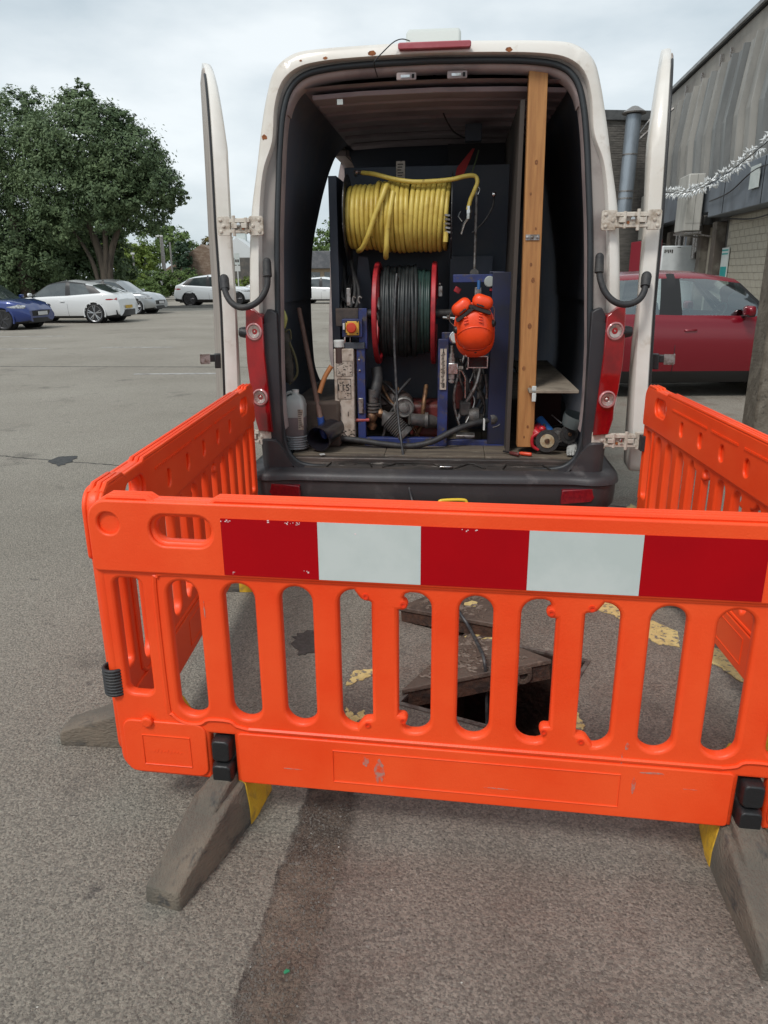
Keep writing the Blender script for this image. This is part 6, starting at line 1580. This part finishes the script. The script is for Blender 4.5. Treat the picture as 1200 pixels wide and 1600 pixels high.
# pilasters and recess beyond the block wall
m_brown = M('brown_pilaster', (.075, .060, .048), .8, col2=(.15, .135, .11), scale=2, stretch=(1, 1, 1.2))
for xx in (24.45, 25.9, 27.3, 30.2): bb(xx, xx + .42, .0, .30, 0, 3.0).build('pilaster', m_brown, bld, bevel=.02)
bb(24.9, 25.85, .0, .08, 0, 2.9).build('infill_wall', m_block, bld)
bb(24.2, 34, -.03, .0, 0, 3.3).build('recess_wall', M('recess_dark', (.055, .052, .048), .9, col2=(.10, .095, .085), scale=2), bld)
g = G()
for xx, r_, z0_ in ((26.5, .05, 1.0), (26.75, .07, 2.2), (27.0, .09, 2.0), (28.3, .06, 1.0), (29.0, .08, 2.4), (29.5, .05, 2.0)): g.tube([(xx, .2, z0_), (xx, .2, 3.5)], r_, 10)
g.build('wall_pipes', m_steel, bld, kind='stuff')
bb(27.6, 28.2, .1, .22, 2.25, 2.75).build('meter_box', m_beam, bld)
# second building across the end
end = thing('brick_building', 'dark brick building closing the far end behind the steel flue', 'building', (8.6, 31.2, 0), R(7))
m_brk = M('dark_brick', (.15, .138, .122), .9, col2=(.09, .083, .075), scale=2.2, stretch=(1, 1, 5), lo=.4, hi=.6, col3=(.16, .145, .125), scale3=5, lo3=.6, hi3=.7, bump=.5, bscale=20)
g = G(); g.box(-4.5, 3.4, 0, 8, 0, 7.1); g.build('brick_wall', m_brk, end)
g = G()
for r_ in range(44):
    z = 3.5 + r_ * .085; xx = -.9 + (r_ % 2) * .12
    while xx < 2.2: g.box(xx + .006, xx + .218, -.012, .0, z + .006, z + .070); xx += .23
g.build('brick_courses', m_brk, end, kind='stuff', smooth=0)
g = G(); g.box(-4.6, 3.4, -.12, 8, 7.1, 7.45); g.build('parapet', M('parapet_grey', (.085, .088, .088), .7, col2=(.05, .052, .052), scale=3), end, bevel=.02)
# flue
fl_ = thing('steel_flue', 'tall grey steel flue with conical rain cap on the brick building', 'flue', (9.15, 29.9, 3.3))
m_flue = M('galvanised_steel', (.30, .34, .38), .4, .5, col2=(.20, .23, .26), scale=2, stretch=(1, 1, .3))
g = G(); g.lathe([(.27, 0), (.27, 3.75)], (0, 0, 0), (.02, 0, 1), 20); g.build('pipe', m_flue, fl_)
for z in (.9, 1.15, 2.4): g = G(); g.lathe([(.285, 0), (.285, .05)], (z * .02, 0, z), (0, 0, 1), 20); g.build('band', m_steel, fl_)
g = G(); g.lathe([(.42, 0), (.44, .04), (.12, .24), (.003, .27)], (.08, 0, 3.78), (0, 0, 1), 20); g.build('rain_cap', m_steel, fl_)
g = G(); g.tube([(.3, 0, 3.1), (1.1, .2, 4.1), (1.5, .3, 4.2)], .035, 6); g.tube([(.3, 0, 2.9), (1.0, .2, 3.5), (1.6, .3, 4.0)], .05, 6); g.build('stay', m_steel, fl_)
# air conditioning cabinets
m_ac = M('beige_cabinet', (.43, .42, .385), .6, col2=(.33, .32, .29), scale=2, stretch=(1, 1, .4), col3=(.25, .23, .2), scale3=5, lo3=.66, hi3=.74)
for x_, lb in ((25.15, 'beige wall cabinet on brackets nearer the block wall'), (31.0, 'beige wall cabinet on brackets farther along beside the van door')):
    P_ = bld.matrix_world if 0 else Matrix.Translation(BM_.translation) @ Matrix.Rotation(BR, 4, 'Z')
    c = thing('wall_cabinet', lb, 'cabinet', P_ @ Vector((x_, .58, 2.78)), BR, group='beige cabinets on the long building')
    g = G(); g.box(0, 1.2, 0, .48, 0, 1.62); g.build('casing', m_ac, c, bevel=.03)
    g = G(); g.box(-.004, .0, .22, .23, .02, 1.6); g.box(-.004, .0, 0.02, .46, .22, .228); g.build('panel_seam', M('seam', (.12, .12, .11), .8) if x_ < 26 else bpy.data.materials['seam'], c, smooth=0)
    g = G(); g.box(.02, 1.18, -.05, .50, -.08, -.02); g.tube([(.1, .4, -.05), (.1, -.5, -.18)], .025, 6); g.tube([(1.1, .4, -.05), (1.1, -.5, -.18)], .025, 6); g.build('bracket', m_steel, c)
# notice boards
PW = Matrix.Translation(BM_.translation) @ Matrix.Rotation(BR, 4, 'Z')
m_teal = M('teal_print', (.02, .28, .27), .5)
s_ = thing('notice_board', 'white and teal notice board on the block wall above the red car', 'sign', PW @ Vector((23.72, .06, .7)), BR)
g = G(); g.box(0, .62, 0, .03, 0, 1.55); g.build('board', m_swhite, s_)
for z0_, z1_ in ((1.46, 1.50), (1.36, 1.40), (.72, 1.02), (.60, .64)): g = G(); g.box(.03, .59, .03, .034, z0_, z1_); g.build('teal_band', m_teal, s_, smooth=0)
for z_, h_, lb in ((3.52, .52, 'upper white notice at the right edge above the grey beam'), (2.98, .10, '')):
    if not lb: continue
    s_ = thing('wall_sign', lb, 'sign', PW @ Vector((20.35, .60, z_)), BR); g = G(); g.box(0, .62, 0, .03, 0, h_); g.build('board', m_swhite, s_)
for z_, h_, lb in ((2.72, .42, 'white notice with grey border at the right edge below the beam'), (2.30, .34, 'small white parking notice lowest at the right edge')):
    s_ = thing('wall_sign', lb, 'sign', PW @ Vector((19.95, .06, z_)), BR); g = G(); g.box(0, .66, 0, .03, 0, h_); g.build('board', m_swhite, s_)
    text_obj('letters', 'P', .16, m_ink, s_, (.50, .0335, .14), rot=(PI / 2, 0, PI), depth=.001)
# white unit with a red side beneath the cabinets
u_ = thing('white_kiosk', 'white boxy unit with red side standing behind the red car', 'kiosk', (9.35, 26.0, 0), 0)
g = G(); g.box(0, 1.25, 0, 2.2, .3, 2.42); g.build('casing', M('white_unit', (.62, .65, .65), .4, col2=(.52, .55, .55), scale=2), u_, bevel=.04)
g = G(); g.box(-.36, -.002, .05, 2.2, .3, 2.62); g.build('red_side', M('unit_red', (.26, .015, .03), .45), u_, bevel=.02)
g = G(); rnd = random.Random(8)
for k in range(5): g.box(.08 + k * .06, .12 + k * .06, -.004, .0, 2.20 + rnd.uniform(-.02, .02), 2.30)
g.box(.50, .62, -.004, 0, 2.36, 2.375); g.build('printed_mark', m_ink, u_, smooth=0)
g = G(); g.box(-.2, 1.1, .2, 2.0, 0, .3); g.build('plinth', m_dark, u_)
# concrete post at the right edge
po = thing('concrete_post', 'square weathered concrete post at the right edge in front of the red car', 'post', (2.93, 5.62, 0), R(-6))
g = G(); g.box(-.105, .20, -.12, .14, 0, 3.2); g.build('shaft', M('post_concrete', (.135, .115, .090), .9, col2=(.20, .175, .14), scale=9, col3=(.07, .06, .05), scale3=20, lo3=.58, hi3=.68, bump=.6, bscale=50), po, bevel=.018)

# tinsel garland
ga = thing('tinsel_garland', 'string of silvery white leaf shaped tinsel hanging in front of the panels', 'garland', (9.12, 22.0, 4.444))
A_, B_ = Vector((9.407, 27.0, 4.169)), Vector((8.517, 17.5, 4.393)); g = G(); gl = G(); rnd = random.Random(12); O_ = Vector((9.12, 22.0, 4.444))
pts = [A_.lerp(B_, t / 30) + Vector((0, 0, -.45 * math.sin(PI * t / 30))) for t in range(31)]
g.tube(pts, .012, 5); g.build('wire', m_black, ga, org=O_)
for i in range(300):
    t = rnd.uniform(0, 29.99); k = int(t); p = pts[k].lerp(pts[k + 1], t - k)
    d = (pts[k + 1] - pts[k]).normalized(); a = rnd.uniform(0, 2 * PI); s1 = Vector((1, 0, 0)).cross(d).normalized(); s2 = d.cross(s1)
    o = (s1 * math.cos(a) + s2 * math.sin(a)); q = p + o * .03; e = p + o * rnd.uniform(.14, .24) + d * rnd.uniform(-.02, .10); w = d.cross(o).normalized() * .026; m_ = (q + e) / 2 + d * .03
    gl.add([q, m_ + w, e, m_ - w, m_ + o * .0 + d * .018], [(0, 1, 4), (1, 2, 4), (2, 3, 4), (3, 0, 4)])
gl.build('tinsel_leaves', M('tinsel_white', (.66, .68, .68), .35, .2), ga, org=O_, smooth=0, kind='stuff')

# ================================================================ trees and hedges
def leafmat(name, a, b, c=None):
    m = bpy.data.materials.new(name); m.use_nodes = True; N = m.node_tree.nodes; L = m.node_tree.links; bs = N['Principled BSDF']
    ge = N.new('ShaderNodeNewGeometry'); t = N.new('ShaderNodeTexCoord'); n = N.new('ShaderNodeTexNoise'); n.inputs['Scale'].default_value = .55; n.inputs['Detail'].default_value = 5
    L.new(t.outputs['Object'], n.inputs['Vector'])
    ad = N.new('ShaderNodeMath'); ad.operation = 'MULTIPLY_ADD'; ad.inputs[1].default_value = .55; L.new(ge.outputs['Random Per Island'], ad.inputs[0]); L.new(n.outputs['Fac'], ad.inputs[2])
    mr = N.new('ShaderNodeMapRange'); mr.inputs[1].default_value = .35; mr.inputs[2].default_value = 1.15; L.new(ad.outputs[0], mr.inputs[0])
    mxx = N.new('ShaderNodeMixRGB'); mxx.inputs[1].default_value = (*a, 1); mxx.inputs[2].default_value = (*b, 1); L.new(mr.outputs[0], mxx.inputs[0])
    L.new(mxx.outputs[0], bs.inputs['Base Color']); bs.inputs['Roughness'].default_value = .6; bs.inputs['Specular IOR Level'].default_value = .3
    tr = N.new('ShaderNodeBsdfTranslucent'); L.new(mxx.outputs[0], tr.inputs[0]); ms = N.new('ShaderNodeMixShader'); ms.inputs[0].default_value = .22
    out = N['Material Output']; L.new(bs.outputs[0], ms.inputs[1]); L.new(tr.outputs[0], ms.inputs[2]); L.new(ms.outputs[0], out.inputs[0])
    return m
m_leaf = leafmat('dark_foliage', (.058, .098, .048), (.165, .225, .105))
m_leaf2 = leafmat('mid_foliage', (.055, .095, .030), (.160, .235, .065))
m_leaf3 = leafmat('bright_foliage', (.075, .120, .022), (.21, .28, .055))
m_leaf4 = leafmat('autumn_foliage', (.10, .085, .02), (.22, .17, .05))
m_leaf5 = leafmat('conifer_foliage', (.018, .040, .022), (.05, .09, .045))
m_bark = M('bark', (.095, .075, .055), .9, col2=(.045, .036, .028), scale=3, stretch=(3, 3, .5), bump=.8, bscale=12)
def leaves(g, blobs, n, size, rnd, shell=.55, flat=.9):
    vol = [b[3] ** 2 * (b[4] if len(b) > 4 else 1) for b in blobs]; tot = sum(vol)
    for b, v in zip(blobs, vol):
        cx, cy, cz, r = b[:4]; sz = b[4] if len(b) > 4 else .85
        # each blob is broken into clumps
        nc = max(6, int(n * v / tot / 24))
        for c in range(nc):
            d = Vector((rnd.gauss(0, 1), rnd.gauss(0, 1), rnd.gauss(0, 1))).normalized(); rr = r * (shell + (1.04 - shell) * rnd.random() ** .6)
            cc_ = Vector((cx + d.x * rr, cy + d.y * rr, cz + d.z * rr * sz)); cr = r * rnd.uniform(.10, .22)
            for k in range(24):
                q = Vector((rnd.gauss(0, 1), rnd.gauss(0, 1), rnd.gauss(0, .7))) * cr * .62; p = cc_ + q
                if p.z < .05: continue
                nn = (d + Vector((rnd.gauss(0, .5), rnd.gauss(0, .5), rnd.gauss(.5, .5)))).normalized(); u = nn.orthogonal().normalized(); a = rnd.uniform(0, 6.28)
                u = (Matrix.Rotation(a, 3, nn) @ u); w = nn.cross(u); s = size * rnd.uniform(.55, 1.25)
                g.add([p - u * s, p + w * s * .45, p + u * s, p - w * s * .45], [(0, 1, 2, 3)])
def tree(name, label, base, blobs, mat, n, size, trunk=None, limbs=(), group=None, seed=1, cat='tree'):
    rnd = random.Random(seed); t = thing(name, label, cat, base, 0, group); b = Vector(base)
    g = G(); leaves(g, blobs, n, size, rnd)
    me = bpy.data.meshes.new('crown'); me.from_pydata([tuple(v - b) for v in g.v], [], g.f); link_mesh('crown', me, mat, t, 0)
    if trunk:
        g = G()
        for pts, r in trunk: g.tube(catmull(pts, 4), [r[0] + (r[1] - r[0]) * i / (4 * (len(pts) - 1)) for i in range(4 * (len(pts) - 1) + 1)], 9)
        g.build('trunk', m_bark, t, org=b, smooth=60)
    return t
gt = 'trees along the edge of the car park'
tx = -12.9
tree('broadleaf_tree', 'big dark green tree with forked pale trunk behind the white hatchback', (tx, 36, 0),
     [(-13.2, 36, 7.3, 2.1), (-11.2, 36, 6.6, 1.7), (-10.1, 36, 5.6, 1.1), (-9.5, 36, 5.15, .65), (-12.2, 35.4, 5.2, 1.4), (-14.3, 36, 5.6, 1.9), (-13.4, 36.2, 8.6, 1.0), (-12.0, 36, 8.0, 1.0), (-12.9, 36, 9.1, .5, 1.3), (-11.3, 36, 8.1, .6), (-10.6, 36, 7.2, .7), (-14.4, 35.6, 4.0, 1.3), (-11.0, 36.6, 4.4, 1.2), (-12.6, 36.8, 6.0, 1.8), (-10.4, 36.5, 6.2, 1.0), (-12.2, 35.2, 4.1, .8), (-11.3, 35.4, 4.9, .9), (-15.0, 36, 7.3, 1.2), (-9.9, 36.2, 4.5, .5), (-8.95, 36, 4.95, .32)], m_leaf, 74000, .085,
     [([(tx, 36, -.1), (tx + .05, 36, 1.2), (tx - .05, 36, 2.4), (tx - .5, 36, 4.2), (tx - .9, 36, 6.5)], (.30, .08)), ([(tx + .15, 36, .4), (tx + .3, 36, 2.2), (tx + .85, 36, 3.6), (tx + 1.7, 36, 4.6), (tx + 2.4, 36, 5.6)], (.20, .05)), ([(tx, 36, 1.0), (tx + .25, 35.9, 3.0), (tx + .3, 36, 5.5)], (.18, .06)), ([(tx - .2, 36, .8), (tx - .5, 35.9, 2.4), (tx - 1.3, 36, 3.8)], (.14, .04))], group=gt, seed=3)
tree('broadleaf_tree', 'big dark green tree filling the left edge above the blue car', (-17.0, 37, 0),
     [(-16.4, 37, 7.4, 2.0), (-18.6, 37, 6.4, 2.6), (-15.9, 36.8, 5.2, 1.6), (-20.6, 37, 7.6, 2.4), (-16.4, 37, 8.9, .9), (-15.6, 37, 8.7, .7, 1.3), (-18.2, 37, 8.8, .8), (-17.2, 37, 3.8, 1.7), (-20.5, 37, 4.2, 2.0), (-15.2, 37, 3.6, 1.0), (-17.2, 36.2, 2.2, 1.3), (-18.6, 36.4, 1.5, 1.2), (-15.6, 36.6, 2.4, 1.1)], m_leaf, 64000, .085,
     [([(-17.0, 37, -.1), (-17.1, 37, 3), (-17.4, 37, 6)], (.38, .12))], group=gt, seed=8)
tree('evergreen_hedge', 'dark overgrown evergreen hedge beneath the big trees', (-16.5, 38.5, 0),
     [(-23 + k * 1.15, 38.6 + .3 * (k % 2), 1.9 + .35 * math.sin(k * 2.1), 1.5, 1.45) for k in range(8)] + [(-22 + k * 1.5, 39.8, 3.3, 1.3, 1.1) for k in range(6)] + [(-13.8, 39.5, 2.2, 1.2, 1.4), (-13.7, 40, 4.1, 1.1, 1.0)], m_leaf, 60000, .12, None, seed=5, cat='hedge')
tree('round_tree', 'bright green tree right of the forked trunk behind the car park', (-18.9, 60, 0),
     [(-20.0, 60, 3.0, 1.3), (-18.9, 60, 3.2, 1.1), (-20.6, 60, 4.1, 1.0), (-18.1, 60, 2.6, .8)], m_leaf3, 7000, .15, [([(-18.2, 60, 0), (-18.1, 60, 2.5)], (.15, .08))], seed=6)
tree('round_tree', 'tall mid green tree behind the tall lamp post', (-22.5, 88, 0),
     [(-25.3, 88, 5.4, 2.3), (-23.4, 88, 4.8, 2.2), (-22.0, 89, 3.8, 2.0), (-26.6, 88, 3.6, 2.0), (-24.4, 88, 6.5, 1.3), (-21.0, 89, 2.6, 1.6), (-23.0, 88, 6.0, 1.2)], m_leaf2, 9000, .20, [([(-22.8, 88, 0), (-22.8, 88, 4)], (.3, .15))], seed=7)
tree('conifer', 'clipped dark conical conifer left of the white van door', (-17.9, 70, 0), [(-17.9, 70, 2.0, 1.0, 1.2), (-17.9, 70, 3.4, .85, 1.3), (-17.9, 70, 4.3, .5, 1.0)], m_leaf5, 4500, .12, [([(-17.9, 70, 0), (-17.9, 70, 3)], (.15, .06))], seed=9)
tree('round_tree', 'small yellowing tree behind the brown tiled roof', (-20.0, 96, 0), [(-20.6, 96, 5.2, 1.5), (-19.2, 96, 5.5, 1.3), (-21.5, 96, 3.0, 1.8)], m_leaf4, 3500, .2, [([(-20, 96, 0), (-20, 96, 4)], (.2, .1))], seed=10)
tree('round_tree', 'small green tree rising behind the white gabled house', (-13.4, 98, 0), [(-13.6, 98, 6.6, 1.3), (-12.6, 98, 6.0, 1.2)], m_leaf2, 2500, .2, [([(-13.2, 98, 0), (-13.2, 98, 6)], (.2, .1))], seed=14)
tree('round_tree', 'green tree seen through the side doorway of the van', (-5.2, 90, 0), [(-6.6, 90, 5.0, 2.0), (-4.6, 90, 6.2, 2.2), (-5.4, 90, 4.4, 2.0)], m_leaf2, 4000, .2, [([(-5.2, 90, 0), (-5.2, 90, 4)], (.3, .15))], seed=15)
tree('clipped_hedge', 'clipped green hedge behind the silver hatchback', (-15.8, 56, 0), [(-18.2 + k * .62, 56, 1.15, .95, 1.0) for k in range(8)], m_leaf2, 12000, .10, None, seed=11, cat='hedge')
tree('round_shrub', 'lower rounded shrub in front of the hedge', (-15.9, 52.5, 0), [(-16.2, 52.5, .7, .85, .9), (-15.4, 52.5, .6, .7, .9)], m_leaf2, 4000, .09, None, seed=12, cat='shrub')
tree('round_shrub', 'bright yellow green shrub at the left end of the hedge', (-17.6, 54.5, 0), [(-17.9, 54.5, 1.4, .8, 1.0), (-17.1, 54.5, 1.3, .6, 1.0)], m_leaf3, 3500, .09, None, seed=13, cat='shrub')
tree('clipped_hedge', 'low bright hedge in front of the white gabled house', (-13.0, 66, 0), [(-15.2 + k * .8, 66, .8, .75, 1.0) for k in range(7)], m_leaf3, 5000, .12, None, seed=16, cat='hedge')
# lamp posts and signs far away
def lamp(label, p, h_, r_, arm):
    t = thing('lamp_post', label, 'lamp post', p); g = G(); g.tube([(0, 0, 0), (0, 0, h_)], [r_, r_ * .7], 8); g.build('pole', m_steel, t)
    g = G(); g.box(-.12 - arm, .12, -.1, .1, h_, h_ + .14); g.build('lantern', m_white, t, bevel=.03)
lamp('tall grey lamp post in front of the mid green tree', (-17.4, 62, 0), 4.6, .19, .3)
lamp('short lamp post right of the forked trunk', (-17.55, 55, 0), 3.1, .08, 0)
t = thing('utility_pole', 'thin grey pole beside the tall lamp post', 'pole', (-17.3, 64, 0)); g = G(); g.tube([(0, 0, 0), (0, 0, 4.3)], .07, 8); g.build('pole', m_steel, t)
t = thing('white_banner', 'small white and blue banner above the hedge', 'banner', (-18.1, 60, 0)); g = G(); g.tube([(0, 0, 0), (0, 0, 3.0)], .03, 6); g.build('pole', m_steel, t); g = G(); g.box(-.3, .3, -.02, .02, 1.7, 2.9); g.build('banner', m_swhite, t)
t = thing('bus_stop_sign', 'white bus stop sign on a thin pole behind the white car', 'sign', (-9.3, 50, 0)); g = G(); g.tube([(0, 0, 0), (0, 0, 3.0)], .04, 8); g.build('pole', m_white, t)
g = G(); g.box(-.16, .16, -.03, .03, 2.3, 3.0); g.build('sign_plate', m_swhite, t); g = G(); g.box(-.17, .17, -.03, .03, 1.9, 2.24); g.build('lower_plate', m_white, t); g = G(); g.box(-.12, .12, -.034, -.03, 2.45, 2.62); g.build('printed_mark', m_ink, t)
# houses
def house(label, c, w, d, he, hr, wall, roof, chim=(), rot=0, gable_x=True):
    t = thing('house', label, 'house', c, rot); g = G(); g.box(-w / 2, w / 2, -d / 2, d / 2, 0, he)
    g.build('wall', wall, t)
    g = G()
    if gable_x: g.prism([(-w / 2 - .3, he - .05), (w / 2 + .3, he - .05), (0, hr)], -d / 2 - .2, d / 2 + .2)
    else: g.add([(-w / 2 - .2, -d / 2 - .3, he), (w / 2 + .2, -d / 2 - .3, he), (w / 2 + .2, d / 2 + .3, he), (-w / 2 - .2, d / 2 + .3, he), (-w / 2 - .2, 0, hr), (w / 2 + .2, 0, hr)], [(0, 1, 5, 4), (2, 3, 4, 5), (0, 4, 3), (1, 2, 5), (0, 3, 2, 1)])
    rf = g.build('roof', roof, t, smooth=0)
    for x_, z_ in chim:
        g = G(); g.box(x_ - .5, x_ + .5, -.4, .4, hr - 1.2, z_); ch_ = g.build('chimney', m_swhite, rf)
        for k in (-.3, 0, .3): g = G(); g.lathe([(.11, 0), (.10, .45)], (x_ + k, 0, z_), (0, 0, 1), 8); g.build('chimney_pot', m_white, ch_)
    for k in (-1, 1):
        g = G(); g.box(k * w * .25 - .5, k * w * .25 + .5, -d / 2 - .03, -d / 2 + .02, he * .4, he * .8); wi = g.build('window', m_cglass, t)
    return t
m_tile = M('brown_roof_tiles', (.17, .115, .082), .9, col2=(.26, .20, .15), scale=3, stretch=(1, 1, 3), bump=.5, bscale=9)
m_slate = M('slate_roof', (.10, .105, .115), .8, col2=(.15, .15, .16), scale=3)
m_hw = M('white_render', (.62, .64, .64), .8); m_stone = M('dark_stone', (.09, .085, .08), .9, col2=(.15, .13, .11), scale=2)
house('low house with steep brown tiled roof beside the conifer', (-16.3, 74, 0), 9, 6, 1.5, 4.4, m_hw, m_tile)
house('white gabled house with tall chimneys seen between door and van', (-13.3, 76, 0), 4.2, 8, 3.3, 5.0, m_hw, m_hw, chim=((-.3, 5.6), (1.9, 5.2)))
bb(0, 3.4, 0, .4, 0, 3.1).build('stone_wall', m_stone, loc=(-13.4, 67.5, 0), label='dark stone boundary wall in front of the white gabled house', category='wall')
t = thing('flat_roofed_building', 'low grey flat roofed building seen through the van side doorway', 'building', (-7.2, 70, 0))
bb(-1.0, 6.5, 0, 8, 0, 2.6).build('wall', M('buff_wall', (.36, .28, .20), .8), t); bb(-1.3, 6.8, -.5, 8.3, 2.2, 3.7).build('roof', m_slate, t, bevel=.05); 
for k in range(5): bb(-.4 + k * 1.2, .4 + k * 1.2, -.04, .01, .8, 1.9).build('window', m_cglass, t)
# kerb and far edge of the car park
g = G(); g.box(-40, -6, 40.6, 40.75, 0, .12); g.build('kerb', M('kerb_stone', (.27, .26, .24), .9), kind='structure')
